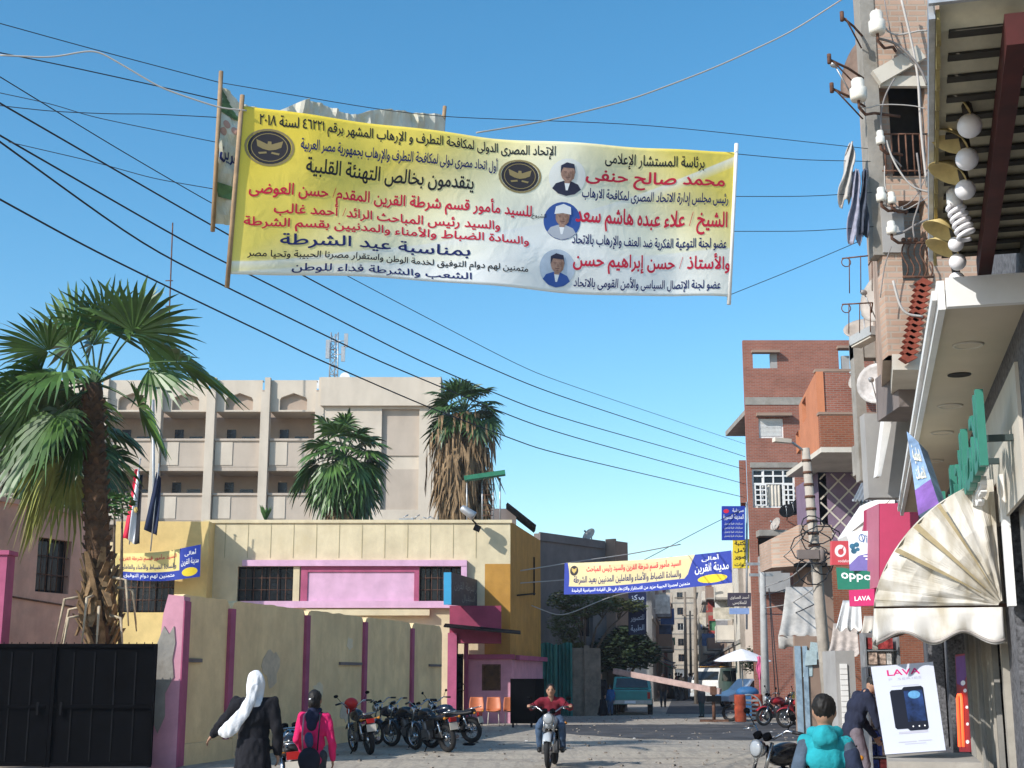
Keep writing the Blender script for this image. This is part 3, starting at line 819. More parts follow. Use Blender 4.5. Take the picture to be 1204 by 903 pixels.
# ------------------------------------------------------------------ palms and trees
def frond(mb, base, az, el, Lp, Lb, droop, spread=115, nseg=26, tw=0.0, rag=.2, rnd=random):
    """one fan leaf: arching petiole, pleated blade, hanging tips"""
    d = V((cos(az) * cos(el), sin(az) * cos(el), sin(el)))
    pts = []; p = V(base); dd = d.copy(); n = 6
    for i in range(n + 1):
        pts.append(p.copy()); p = p + dd * (Lp / n); dd = (dd + V((0, 0, -droop * .16))).normalized()
    mb.mi = 1; mb.tube(pts, [.032 - .016 * i / n for i in range(n + 1)], 5, False); mb.mi = 0
    hub = pts[-1]; f = dd
    side = f.cross(V((0, 0, 1)))
    if side.length < .05: side = V((-sin(az), cos(az), 0))
    side.normalize(); up = side.cross(f).normalized()
    R = Matrix.Rotation(tw, 3, f); side = R @ side; up = R @ up
    da = radians(spread) * 2 / nseg
    for k in range(nseg):
        a = -radians(spread) + da * (k + .5)
        L = Lb * (1 - .22 * abs(a) / 2) * rnd.uniform(1 - rag, 1.0)
        dr = (f * cos(a) + side * sin(a)); cup = .22 * abs(sin(a))
        cr = (-f * sin(a) + side * cos(a))
        rows = []
        for j, (r, wf) in enumerate(((.03, 1), (.33, 1), (.58, .92), (.8, .5), (1.0, .06))):
            c = hub + dr * (L * r) + up * (cup * L * r * .6) + V((0, 0, -1)) * (L * droop * .75 * max(0, r - .25) ** 1.9) + (V((rnd.uniform(-.05, .05), rnd.uniform(-.05, .05), 0)) * L if j == 4 else V((0, 0, 0)))
            w = L * r * tan(da / 2) * 1.02 * wf if r < .6 else L * .58 * tan(da / 2) * wf
            pl = up * (w * .55 * (1 if k % 2 else -1))
            rows.append((c - cr * w - pl, c + cr * w + pl))
        vs = [q for r in rows for q in r]
        mb.add(vs, [(2 * j, 2 * j + 1, 2 * j + 3, 2 * j + 2) for j in range(4)], False)
def palm_trunk(base, top, r0, r1, seed):
    m = MB(); n = 40; rr = []; pts = []
    for i in range(n + 1):
        f = i / n; p = V(base).lerp(V(top), f); p.x += .08 * sin(f * 3 + seed)
        pts.append(p); rr.append((r0 + (r1 - r0) * f) * (1 + .07 * (i % 2) + .06 * noise.noise(V((f * 9, seed, 0)))))
    m.tube(pts, rr, 14); return m, pts, rr
def boots(m, pts, rr, i0, i1, size, seed, up=True):
    r = random.Random(seed)
    for i in range(i0, i1):
        for k in range(7):
            a = k * 2 * pi / 7 + i * .8; d = V((cos(a), sin(a), 0)); s = size * r.uniform(.5, 1.2)
            c = pts[i] + d * rr[i] * .9
            tip = c + d * s * r.uniform(.25, .7) + V((0, 0, s * (r.uniform(.7, 1.2) if up else -r.uniform(.6, 1.3))))
            t = V((-sin(a), cos(a), 0)) * .09 * r.uniform(.6, 1.1)
            b = c + d * .05
            m.prism([c - t, c + t, tip + t * .45, tip - t * .45], d * .035)
def palm_big():
    d = 26.5
    base = PXY(120, d); heart = P(112, 452, d)
    t = thing('palm_tree', 'nearest fan palm with thick shaggy brown trunk standing behind the black gate', 'tree', base)
    m, pts, rr = palm_trunk(base, heart, .27, .19, 1.0); tr = m.build('trunk', m_trunk, t)
    b = MB(); boots(b, pts, rr, 12, 21, .36, 3, True); boots(b, pts, rr, 16, 20, .5, 9, False); b.build('old_leaf_base', m_boot, tr)
    b = MB(); boots(b, pts, rr, 20, 39, .11, 4, True); b.build('old_leaf_base', m_trunk, tr)
    b = MB(); rnd = random.Random(5)
    for k in range(9):
        a = rnd.uniform(0, 2 * pi); p = pts[15 + k % 5] + V((cos(a), sin(a), 0)) * .33
        b.tube([p, p + V((cos(a) * .3, sin(a) * .3, -.05)), p + V((cos(a) * .42, sin(a) * .42, -rnd.uniform(.6, 1.1)))], [.035, .03, .012], 5)
    b.build('hanging_stub', M('pale_stub', (.46, .38, .27), .9, .25, 6), tr)
    c = MB(); rnd = random.Random(11)
    # upper fronds placed after the photo: (azimuth in the picture plane, elevation, depth swing)
    spec = [(122, .95, 1.45), (143, 1.1, 1.4), (97, .8, 1.1), (70, 1.2, 1.5), (47, 1.4, 1.65), (17, 2.3, 1.6), (-14, 1.3, 1.2), (166, 1.35, 1.5), (190, 1.3, 1.5), (212, 1.3, 1.6),
            (235, 1.2, 1.5), (110, 1.2, 1.3), (82, 1.1, 1.4), (155, .8, 1.3), (30, 1.1, 1.3), (248, 1.0, 1.2), (225, 1.6, 1.3)]
    for i, (a, lp, lb) in enumerate(spec):
        frond(c, heart, rnd.uniform(-.6, .6), radians(a), lp, lb, .35 if 40 < a < 150 else .55, rnd.choice((100, 116)), 28, rnd.choice((-1, 1)) * rnd.uniform(.2, 1.1), .15, rnd)
    for k in range(6):
        frond(c, heart - V((0, 0, .1)), pi + rnd.uniform(-1.2, 1.2), radians(rnd.uniform(-25, 45)), rnd.uniform(.9, 1.4), rnd.uniform(1.2, 1.6), .9, 112, 26, rnd.uniform(-.5, .5), .2, rnd)
    c.build('crown', [m_palm, m_palmd], t)
    c = MB()
    for k in range(4):
        az = pi + rnd.uniform(-.9, .9)
        frond(c, heart - V((0, 0, .35)), az, radians(rnd.uniform(-65, -40)), rnd.uniform(1.2, 1.7), rnd.uniform(1.2, 1.6), 1.0, 70, 20, rnd.uniform(-.5, .5), .3, rnd)
    c.build('old_frond', [m_palmy, m_palmd], t)
palm_big()
def palm_mid():
    d = 58.; base = PXY(404, d); heart = P(404, 548, d)
    t = thing('palm_tree', 'full dark green fan palm rising over the cream building roof, before the school', 'tree', base)
    m, pts, rr = palm_trunk(base, heart, .45, .4, 2.0); m.build('trunk', m_trunk, t)
    c = MB(); rnd = random.Random(21)
    for k in range(64):
        e = radians(90 - 155 * ((k + .5) / 64) ** .8)
        frond(c, heart + V((0, 0, .2)), k * 2.4 + rnd.uniform(-.3, .3), e, rnd.uniform(1.05, 1.7), rnd.uniform(1.1, 1.45), .75 if e > .3 else 1.0, 112, 18, rnd.uniform(-.5, .5), .2, rnd)
    c.build('crown', [m_palm, m_palmd], t)
    c = MB()
    for k in range(26):
        frond(c, heart - V((0, 0, .6)), k * 2.4, radians(rnd.uniform(-78, -55)), rnd.uniform(1.2, 1.8), rnd.uniform(1.0, 1.5), 1.0, 60, 12, 0, .4, rnd)
    c.build('dead_fronds_skirt', [m_dead, m_dead], t)
palm_mid()
def palm_shaggy():
    d = 58.; base = PXY(541, d); heart = P(545, 487, d)
    t = thing('palm_tree', 'shaggy fan palm with a long brown skirt of dead fronds beside the school', 'tree', base)
    m, pts, rr = palm_trunk(base, heart, .45, .4, 3.0); m.build('trunk', m_trunk, t)
    c = MB(); rnd = random.Random(31)
    for k in range(34):
        e = radians(88 - 112 * ((k + .5) / 34))
        frond(c, heart, k * 2.4, e, rnd.uniform(.75, 1.35), rnd.uniform(.9, 1.25), .7, 105, 18, rnd.uniform(-.5, .5), .2, rnd)
    c.build('crown', [m_palmd, m_palmd], t)
    c = MB()
    for k in range(120):
        z = rnd.uniform(.0, 3.4); a = rnd.uniform(0, 2 * pi)
        p = heart - V((0, 0, z)) + V((cos(a), sin(a), 0)) * .35
        frond(c, p, a, radians(rnd.uniform(-50, 5)), rnd.uniform(.5, 1.0), rnd.uniform(.8, 1.3), 1.9, 55, 9, rnd.uniform(-1, 1), .5, rnd)
    for k in range(160):
        a = rnd.uniform(0, 2 * pi); p = heart - V((0, 0, rnd.uniform(0, 3.2))) + V((cos(a), sin(a), 0)) * rnd.uniform(.7, 1.65)
        L = rnd.uniform(.6, 1.8); tt = V((-sin(a), cos(a), 0)) * rnd.uniform(.03, .09)
        c.add([p - tt, p + tt, p + tt * .8 + V((0, 0, -L * .6)) + V((cos(a), sin(a), 0)) * .05, p - tt * .8 + V((0, 0, -L * .6)), p + V((rnd.uniform(-.1, .1), 0, -L))], [(0, 1, 2, 3), (3, 2, 4)], False)
    c.build('dead_fronds_skirt', [m_dead, m_dead], t)
palm_shaggy()
def palm_behind():
    d = 36.; base = PXY(62, d); heart = P(72, 520, d)
    t = thing('palm_tree', 'dark leaning fan palm half hidden behind the nearest palm at the pink house', 'tree', base)
    m, pts, rr = palm_trunk(base, heart, .3, .25, 4.0); m.build('trunk', m_trunk, t)
    c = MB(); rnd = random.Random(41)
    for k in range(34):
        e = radians(70 - 130 * ((k + .5) / 34))
        frond(c, heart, k * 2.4, e, rnd.uniform(.9, 1.3), rnd.uniform(1.1, 1.5), .9, 112, 20, rnd.uniform(-.5, .5), .2, rnd)
    c.build('crown', [m_palmd, m_palmd], t)
palm_behind()
def leafcloud(mb, blobs, n, size, rnd):
    for (c, r) in blobs:
        c = V(c)
        for i in range(int(n * r[0] * r[2])):
            while True:
                q = V((rnd.uniform(-1, 1), rnd.uniform(-1, 1), rnd.uniform(-1, 1)))
                if .25 < q.length < 1: break
            if noise.noise(V((q.x * 2.2 + c.x, q.y * 2.2, q.z * 2.2 + c.z))) < -.12: continue
            p = c + V((q.x * r[0], q.y * r[1], q.z * r[2])) * (1 + .25 * noise.noise(q * 3 + c))
            s = size * rnd.uniform(.6, 1.3)
            R = Matrix.Rotation(rnd.uniform(0, 6.3), 3, 'Z') @ Matrix.Rotation(rnd.uniform(-1.2, 1.2), 3, 'X')
            a, b = R @ V((s, 0, 0)), R @ V((0, s * .42, 0))
            mb.add([p - a, p - b * .9, p + a, p + b], [(0, 1, 2, 3)], False)
def tree(label, base, blobs, mleaf, n, size, seed, tr=.14, lean=.3):
    rnd = random.Random(seed)
    t = thing('tree', label, 'tree', base)
    m = MB(); top = V(blobs[0][0]); fork = V(base).lerp(top, .45) + V((lean * .4, 0, 0))
    m.tube([V(base), V(base).lerp(fork, .5) + V((lean * .2, 0, 0)), fork], [tr * 1.3, tr, tr * .8], 8)
    for (c, r) in blobs:
        c = V(c); mid = fork.lerp(c, .55) + V((rnd.uniform(-.2, .2), rnd.uniform(-.2, .2), .15))
        m.tube([fork, mid, c], [tr * .6, tr * .35, tr * .12], 6)
        for k in range(4):
            e = c + V((rnd.uniform(-1, 1) * r[0], rnd.uniform(-1, 1) * r[1], rnd.uniform(-.4, 1) * r[2])) * .85
            m.tube([mid.lerp(c, .4), (mid + e) / 2 + V((0, 0, .1)), e], [tr * .28, tr * .18, .012], 5)
    m.build('trunk', m_bark, t)
    c = MB(); leafcloud(c, blobs, n, size, rnd); c.build('crown', mleaf, t)
    return t
d = 57.
tree('sparse olive green street tree with bare pale branches below the second banner', PXY(683, d),
     [(P(690, 712, d), (.95, .8, .5)), (P(663, 706, d), (.7, .7, .4)), (P(665, 735, d), (.75, .7, .6)), (P(720, 710, d), (.8, .7, .4)), (P(672, 760, d), (.6, .6, .5)), (P(745, 712, d), (.55, .6, .3))], m_leaf1, 5200, .075, 51, .13)
tree('dense dark round tree shading the parked teal pickup', PXY(728, 61),
     [(P(730, 765, 61), (1.25, 1.2, .85)), (P(708, 772, 61), (.9, .9, .7)), (P(755, 768, 61), (.8, .9, .7)), (P(738, 748, 61), (.8, .8, .5))], m_leaf2, 4500, .11, 52, .16)
tree('small bright green street tree beside the white market umbrella', PXY(884, 67),
     [(P(884, 772, 67), (.45, .45, .5)), (P(880, 783, 67), (.4, .4, .35))], m_leaf3, 2600, .08, 53, .07)
d = 46.
def weed(px, py, d, label, n=60):
    p = P(px, py, d); m = MB(); rnd = random.Random(int(px))
    for i in range(n):
        a = rnd.uniform(0, 6.28); h = rnd.uniform(.2, .6); q = p + V((cos(a) * h * .5, sin(a) * h * .5, h)); s = V((-sin(a), cos(a), 0)) * .05
        m.add([p - s * .3, p + s * .3, q.lerp(p, .4) + s, q, q.lerp(p, .4) - s], [(0, 1, 2, 3, 4)], False)
    single(m, 'shrub', m_leaf3, label, 'plant', p)
weed(312, 613, 49, 'small weed growing on the cream roof edge beside the wing')
def shrub_row():
    d = 34.
    for i, (px, py, r) in enumerate(((100, 590, .6), (135, 594, .5), (144, 592, .36))):
        rnd = random.Random(60 + i)
        base = PXY(px, d); t = thing('shrub', ['dark leafy bush above the end of the pink house', 'low leafy bush just behind the palm trunk', 'leafy bush left of the flag on the yellow wing'][i], 'plant', base)
        c = P(px, py, d); m = MB(); m.tube([base, base.lerp(c, .6), c], [.07, .05, .02], 6); m.build('stem', m_bark, t)
        m = MB(); leafcloud(m, [(c, (r, r, r * .8))], 900, .1, rnd); m.build('foliage', m_leaf3 if i else m_leaf2, t)
shrub_row()

# ------------------------------------------------------------------ flags, wing banner, roof things
def flags():
    d = 45.8
    def ffn(top, w, h, ph):
        return lambda u, v: V(top) + V((u * w + .05 * sin(v * 5 + ph) + .1 * v * (1 - u), .13 * sin(u * 6 + ph + v * 2.5), -v * h - .25 * u * (1 - v * .2) + .06 * sin(u * 8 + ph)))
    b = P(157, 650, d); tp = P(165, 541, d)
    t = thing('flag', 'hanging red white and black national flag with a pale emblem, above the yellow wing', 'flag', b)
    m = MB(); m.tube([P(152, 640, d), P(165, 540, d)], .022, 6); m.ell(P(165, 540, d), .04, None, 8, 5); m.build('flagpole', m_steel, t)
    for k, (mt, nm) in enumerate(((m_red, 'red_stripe'), (m_wink, 'white_stripe'), (m_ink, 'black_stripe'))):
        m = MB(); top = P(163, 552, d)
        def fn(u, v, k=k):
            uu = (k + u) / 3
            x = -.1 - .05 * v + uu * (.25 + .35 * v) ; return top + V((x - .25 * v, .07 * sin(uu * 9 + v * 3) - .05, -v * 2.35 - .2 * uu + .05 * sin(uu * 7)))
        m.grid(fn, 5, 14, True, .012); m.build(nm, mt, t)
    m = MB(); m.ell(P(161, 600, d) + V((0, -.14, 0)), (.07, .02, .1), None, 10, 6); m.build('emblem', m_gold, t)
    t = thing('flag', 'hanging dark navy flag on its own pole, beside the national flag', 'flag', P(178, 650, d))
    m = MB(); m.tube([P(177, 648, d), P(187, 545, d)], .022, 6); m.build('flagpole', m_steel, t)
    m = MB(); top = P(186, 555, d)
    m.grid(lambda u, v: top + V((-.22 * v + (u - .35) * (.14 + .5 * v * (1.15 - v * .5)), .08 * sin(u * 9 + v * 3), -v * 1.95 - .2 * u)), 8, 14, True, .012); m.build('cloth', M('navy_cloth', (.012, .02, .055), .85, .2, 3), t)
    m = MB(); m.tube([P(181, 640, 47.3), P(180, 470, 47.3)], .05, 8)
    single(m, 'flagpole', m_steel, 'tall bare grey mast rising behind the two flags', 'pole', P(181, 640, 47.3))
flags()
def banner_on_wing():
    d = 46.3
    A, B, C, E = P(135, 650, d), P(236, 640, d), P(235, 678, d), P(135, 680, d)
    fn0 = bil(A, B, C, E); fn = lambda u, v: fn0(u, v) + V((0, .05 * sin(u * 13), -.12 * sin(pi * u)))
    mpy = M('wing_banner_print', (.78, .62, .24), .65, .1, .6)
    t = thing('banner', 'small yellow and blue lettered banner hung across the yellow wing by the flags', 'banner', (A + B + C + E) / 4)
    m = MB(); m.grid(fn, 60, 6, True, .01); m.build('cloth', mpy, t)
    m = MB(); n = 20
    pts = [(i / n, .68) for i in range(n + 1)] + [(1, 1), (0, 1)]
    for i in range(n): patch(m, fn, [(i / n, .7), ((i + 1) / n, .7), ((i + 1) / n, 1), (i / n, 1)], .008)
    for i in range(6): patch(m, fn, [(.76 + i * .04, 0), (.8 + i * .04, 0), (.8 + i * .04, .7), (.76 + i * .04, .7)], .008)
    m.build('blue_panel', m_blue, t)
    m = MB(); letter(m, ar('السيد مأمور قسم شرطة القرين'), fn, .05, .08, .72, .33, .012, .014); m.build('red_lettering', m_red, t)
    m = MB(); letter(m, ar('والسادة الضباط والأمناء والعاملين'), fn, .05, .38, .72, .64, .012, .014); m.build('navy_lettering', m_navy, t)
    m = MB(); letter(m, ar('أهالى'), fn, .82, .1, .95, .3, .01, .016); letter(m, ar('مدينة القرين'), fn, .78, .36, .98, .6, .01, .016); letter(m, ar('متمنين لهم دوام التوفيق'), fn, .1, .75, .7, .95, .01, .016); m.build('white_lettering', m_wink, t)
    m = MB(); disc(m, fn, .88, .8, .09, .14, .012); m.build('yellow_oval', m_yink, t)
banner_on_wing()
def roof_things():
    b = P(567, 615, 49.5)
    t = thing('roof_sign_frame', 'green steel sign gantry with a ladder on the roof before the shaggy palm', 'sign frame', b)
    A, B = P(546, 563, 49.2), P(594, 556, 49.2)
    m = MB(); m.beam(A, B, .5, .16); m.build('green_panel', m_green, t)
    m = MB()
    for px in (549, 567, 580, 588): m.tube([P(px, 620, 49.4), P(px, 562, 49.4)], .03, 6)
    m.build('leg', m_steel, t)
    m = MB()
    for i in range(8): 
        py = 612 - i * 6; m.tube([P(567, py, 49.38), P(580, py, 49.38)], .015, 5)
    m.build('ladder_rung', m_rust, t)
    c = P(555, 607, 47.6)
    t = thing('floodlight', 'grey floodlight with a black box, mounted on the cream roof corner', 'floodlight', c)
    R = Matrix.Rotation(radians(35), 3, 'Y') @ Matrix.Rotation(radians(90), 3, 'Y')
    m = MB(); m.lathe([(.09, -.28), (.13, -.2), (.15, .05), (.17, .26), (.15, .28)], P(550, 602, 47.3), R, 14); m.build('lamp_head', m_steel, t)
    m = MB(); m.box(P(561, 621, 47.45), (.22, .3, .2), Matrix.Rotation(.4, 3, 'Y')); m.build('junction_box', m_blackd, t)
    m = MB(); m.tube([P(550, 602, 47.3), P(556, 612, 47.6), P(560, 616, 47.9)], .03, 6); m.build('bracket', m_blackd, t)
    m = MB(); r = random.Random(3)
    for i in range(9):
        p = P(470 + i * 4.5, 611 - 3 * abs(sin(i * 1.3)), 48.2); m.tube([p, p + V((.16, .05, .1 * sin(i * 2.)))], .02, 5)
    m.box(P(478, 612, 48.3), (.5, .3, .12)); single(m, 'scrap_pile', m_steel, 'small tangle of pale pipes and scrap on the roof edge', 'scrap', P(485, 612, 48.2))
    m = MB(); b = P(200, 330, 70); m.tube([P(196, 450, 70), P(203, 262, 70)], .04, 5); 
    for k in range(3): m.tube([P(199, 330 + k * 30, 70) + V((-.2, 0, 0)), P(199, 330 + k * 30, 70) + V((.2, 0, 0))], .03, 4)
    single(m, 'radio_mast', m_rust, 'thin rusty radio mast rising behind the palm fronds', 'antenna', P(196, 450, 70))
roof_things()

# ------------------------------------------------------------------ big banner across the road
def big_banner():
    A, B, C, E = P(282, 124, 14.8), P(866, 179, 17.6), P(859, 349, 17.6), P(268, 322, 14.8)
    f0 = bil(A, B, C, E); nn = snorm(f0, .5, .5)
    cen = (A + B + C + E) / 4
    def fn(u, v):
        rip = .05 * sin(u * 11 + v * 2.5) * (.4 + v * .6) + .03 * sin(u * 23 - v * 4) + .05 * noise.noise(V((u * 5, v * 3, 2)))
        e = min(u, 1 - u) * 8
        return f0(u, v) + nn * rip * min(1, e) + V((0, 0, -.10 * sin(pi * u) * (1 - v) + (.05 * sin(pi * u * 2.2)) * v * min(1, e)))
    t = thing('street_banner', 'big yellow and white lettered banner strung high across the road with three small portraits', 'banner', cen)
    # printed cloth: yellow blending to white; diagonal swooshes are part print, part painted shadow
    mt = bpy.data.materials.new('banner_print_and_shade'); mt.use_nodes = True
    n = mt.node_tree.nodes; l = mt.node_tree.links; b = n['Principled BSDF']; b.inputs['Roughness'].default_value = .55
    at = n.new('ShaderNodeAttribute'); at.attribute_name = 'uvmap'
    sp = n.new('ShaderNodeSeparateXYZ'); l.new(at.outputs['Vector'], sp.inputs[0])
    U_, V_ = sp.outputs[0], sp.outputs[1]
    def ma(op, a, c):
        x = n.new('ShaderNodeMath'); x.operation = op
        for i, q in enumerate((a, c)):
            if isinstance(q, (int, float)): x.inputs[i].default_value = q
            else: l.new(q, x.inputs[i])
        return x.outputs[0]
    def ramp(f, *st):
        r = n.new('ShaderNodeValToRGB'); e = r.color_ramp.elements
        while len(e) < len(st): e.new(.5)
        for i, (p, c) in enumerate(st): e[i].position = p; e[i].color = (*c, 1)
        l.new(f, r.inputs[0]); return r.outputs[0]
    Yl, Wh, Gr = (.88, .66, .06), (.93, .92, .88), (.50, .46, .36)
    # main field
    dist = ma('ADD', ma('MULTIPLY', ma('ABSOLUTE', ma('SUBTRACT', U_, .62), 0), 1.3), ma('MULTIPLY', ma('SUBTRACT', .55, V_), .55))
    c1 = ramp(dist, (.0, Wh), (.25, (.91, .87, .66)), (.6, (.90, .71, .13)), (.9, Yl))
    sw = ma('ADD', V_, ma('MULTIPLY', ma('POWER', U_, 1.6), .9))          # swoosh coordinate
    bnd = ramp(sw, (.0, (0, 0, 0)), (.92, (0, 0, 0)), (.93, (1, 1, 1)), (1.08, (.1, .1, .1)), (1.09, (0, 0, 0)))
    mx = n.new('ShaderNodeMixRGB'); l.new(ma('MULTIPLY', bnd, .8), mx.inputs[0]); l.new(c1, mx.inputs[1]); mx.inputs[2].default_value = (.88, .87, .83, 1)
    bn2 = ramp(sw, (.0, (0, 0, 0)), (1.0, (0, 0, 0)))
    sw2 = ma('ADD', V_, ma('MULTIPLY', U_, -.9))
    b3 = ramp(ma('ADD', ma('MULTIPLY', V_, 1.0), ma('MULTIPLY', U_, .32)), (.0, (0, 0, 0)), (.98, (0, 0, 0)), (.995, (1, 1, 1)), (1.0, (1, 1, 1)))
    mx2 = n.new('ShaderNodeMixRGB'); l.new(ma('MULTIPLY', b3, .75), mx2.inputs[0]); l.new(mx.outputs[0], mx2.inputs[1]); mx2.inputs[2].default_value = (.88, .87, .84, 1)
    tcx = n.new('ShaderNodeTexCoord'); wn = n.new('ShaderNodeTexNoise'); wn.inputs['Scale'].default_value = 1.1; wn.inputs['Detail'].default_value = 8; l.new(tcx.outputs['Object'], wn.inputs['Vector'])
    wm = n.new('ShaderNodeMixRGB'); wm.blend_type = 'MULTIPLY'; wm.inputs[0].default_value = 1
    l.new(mx2.outputs[0], wm.inputs[1]); l.new(ramp(wn.outputs['Fac'], (.3, (.93, .92, .90)), (.6, (1, 1, 1))), wm.inputs[2])
    l.new(wm.outputs[0], b.inputs['Base Color'])
    cn = n.new('ShaderNodeTexNoise'); cn.inputs['Scale'].default_value = 3.5; cn.inputs['Detail'].default_value = 4; cn.inputs['Distortion'].default_value = 1.2; l.new(tcx.outputs['Object'], cn.inputs['Vector'])
    bpn = n.new('ShaderNodeBump'); bpn.inputs['Strength'].default_value = .12; bpn.inputs['Distance'].default_value = .08; l.new(cn.outputs['Fac'], bpn.inputs['Height']); l.new(bpn.outputs[0], b.inputs['Normal'])
    m = MB(); NU, NV = 200, 48; m.grid(fn, NU, NV, True, .008); o = m.build('cloth', mt, t)
    a_ = o.data.attributes.new('uvmap', 'FLOAT_VECTOR', 'POINT')
    NG = (NU + 1) * (NV + 1)
    for i in range(len(o.data.vertices)):
        k = i % NG; a_.data[i].vector = ((k % (NU + 1)) / NU, (k // (NU + 1)) / NV, 0)
    EP = .012
    m = MB()
    for tx, r in ((ar('الإتحاد المصرى الدولى لمكافحة التطرف و الإرهاب المشهر برقم ٤٦٢٢١ لسنة ٢٠١٨'), (.035, .03, .595, .135)), (ar('يتقدمون بخالص التهنئة القلبية'), (.12, .275, .435, .40)),
                  (ar('متمنين لهم دوام التوفيق لخدمة الوطن واستقرار مصرنا الحبيبة وتحيا مصر'), (.03, .85, .55, .912)), (ar('برئاسة المستشار الإعلامى'), (.70, .045, .925, .155))):
        letter(m, tx, fn, r[0], r[1], r[2], r[3], .016, EP)
    m.build('black_lettering', m_ink, t)
    m = MB()
    for tx, r in ((ar('أول اتحاد مصرى دولى لمكافحة التطرف والإرهاب بجمهورية مصر العربية'), (.108, .14, .482, .255)), (ar('بمناسبة عيد الشرطة'), (.085, .748, .435, .838)), (ar('الشعب والشرطة فداء للوطن'), (.11, .925, .44, .985)),
                  (ar('رئيس مجلس إدارة الاتحاد المصرى لمكافحة الارهاب'), (.655, .295, .985, .39)), (ar('عضو لجنة التوعية الفكرية ضد العنف والإرهاب بالاتحاد'), (.64, .605, .985, .70)), (ar('عضو لجنة الإتصال السياسى والأمن القومى بالاتحاد'), (.65, .88, .975, .975))):
        letter(m, tx, fn, r[0], r[1], r[2], r[3], .017, EP)
    m.build('blue_lettering', m_navy, t)
    m = MB()
    for tx, r in ((ar('للسيد مأمور قسم شرطة القرين المقدم/ حسن العوضى'), (.025, .42, .555, .555)), (ar('والسيد رئيس المباحث الرائد/ أحمد غالب'), (.07, .55, .49, .648)), (ar('والسادة الضباط والأمناء والمدنيين بقسم الشرطة'), (.02, .645, .55, .738)),
                  (ar('محمد صالح حنفى'), (.66, .165, .975, .29)), (ar('الشيخ / علاء عبده هاشم سعد'), (.645, .42, .985, .585)), (ar('والأستاذ / حسن إبراهيم حسن'), (.645, .71, .995, .865))):
        letter(m, tx, fn, r[0], r[1], r[2], r[3], .022, EP)
    m.build('red_lettering', m_red, t)
    for (u, v, k) in ((.055, .235, .037), (.527, .25, .037)):
        m = MB(); disc(m, fn, u, v, k, k * 2.75, .008, 28); e = m.build('round_emblem', M('emblem_dark', (.035, .03, .035), .7, 0), t)
        m = MB(); ring2(m, fn, u, v, k * 1.16, k * 3.1, .9, .010); ring2(m, fn, u, v, k * .86, k * 2.35, .95, .013)
        for s in (-1, 1):
            patch(m, fn, [(u, v - k * .4), (u + s * k * .62, v - k * 1.2), (u + s * k * .55, v - k * .1), (u + s * k * .3, v + k * .3), (u, v + k * .5)], .013)
            patch(m, fn, [(u + s * k * .12, v + k * .7), (u + s * k * .5, v + k * .9), (u + s * k * .45, v + k * 1.2), (u + s * k * .1, v + k * 1.0)], .013)
        patch(m, fn, [(u - k * .1, v - k * .4), (u + k * .1, v - k * .4), (u + k * .08, v - k * 1.0), (u - k * .08, v - k * 1.0)], .014); m.build('emblem_bird', M('dull_gold_ink', (.30, .23, .10), .6, 0), e)
    # three small portraits
    skin = M('print_skin', (.42, .25, .19), .7, .22, 14); suit = M('print_suit', (.03, .03, .06), .7, 0); bl = M('print_blue', (.04, .10, .35), .7, 0); gy = M('print_grey', (.45, .47, .52), .7, 0)
    for i, (u, v) in enumerate(((.622, .24), (.618, .53), (.612, .845))):
        p = MB(); disc(p, fn, u, v, .038, .125, .008, 26); e = p.build('portrait', (M('print_white', (.80, .79, .74), .7, 0), bl, M('print_pale_blue', (.55, .62, .72), .7, .1, 5))[i], t)
        sh = lambda q: [(u + a * .038, v + b_ * .125) for a, b_ in q]
        p = MB(); patch(p, fn, sh([(-.78, .62), (-.6, .35), (-.2, .2), (.2, .2), (.6, .35), (.78, .62), (.45, .88), (0, .99), (-.45, .88)]), .015); p.build('portrait_clothes', suit if i == 0 else gy if i == 1 else bl, e)
        p = MB(); patch(p, fn, sh([(-.16, .25), (.16, .25), (.05, .7), (-.05, .7)]), .020); p.build('portrait_shirt', m_wink, e)
        p = MB(); disc(p, fn, u, v - .03, .0145, .058, .024, 18); patch(p, fn, sh([(-.15, .1), (.15, .1), (.15, .32), (-.15, .32)]), .022); p.build('portrait_face', skin, e)
        p = MB()
        if i == 1: patch(p, fn, sh([(-.45, -.35), (-.4, -.75), (0, -.9), (.4, -.75), (.45, -.35), (0, -.42)]), .028); p.build('portrait_turban', m_wink, e)
        else:
            patch(p, fn, sh([(-.4, -.2), (-.4, -.6), (-.1, -.78), (.3, -.7), (.42, -.2), (.3, -.48), (-.28, -.5)]), .028); p.build('portrait_hair', suit, e)
        p = MB()
        for s in (-1, 1):
            patch(p, fn, sh([(s * .24, -.30), (s * .08, -.29), (s * .08, -.265), (s * .24, -.275)]), .031)
            patch(p, fn, sh([(s * .20, -.235), (s * .10, -.235), (s * .11, -.205), (s * .19, -.205)]), .031)
        patch(p, fn, sh([(-.14, -.01), (.14, -.01), (.12, .03), (-.12, .03)]), .031)
        patch(p, fn, sh([(-.09, .09), (.09, .09), (.06, .115), (-.06, .115)]), .031); p.build('portrait_features', M('print_brown', (.17, .09, .07), .7, 0), e)
        p = MB(); patch(p, fn, sh([(.0, -.22), (.05, -.22), (.08, -.06), (.0, -.05)]), .029); patch(p, fn, sh([(.2, -.4), (.36, -.3), (.34, .05), (.15, .24), (.22, -.05)]), .029); p.build('portrait_tone', M('print_skin_dark', (.30, .17, .12), .7, .2, 14), e)
    m = MB(); letter(m, ar('الشيوخ'), fn, .555, .49, .585, .53, .01, EP); m.build('small_lettering', m_ink, t)
    for (a, b_) in (((285, 112), (267, 338)), ((866, 169), (857, 358))):
        dd = 14.8 if a[0] < 500 else 17.6
        m = MB(); m.tube([P(a[0], a[1], dd), P(b_[0], b_[1], dd)], .028, 8); m.build('batten', m_stick if dd < 15 else m_white, t)
    return fn
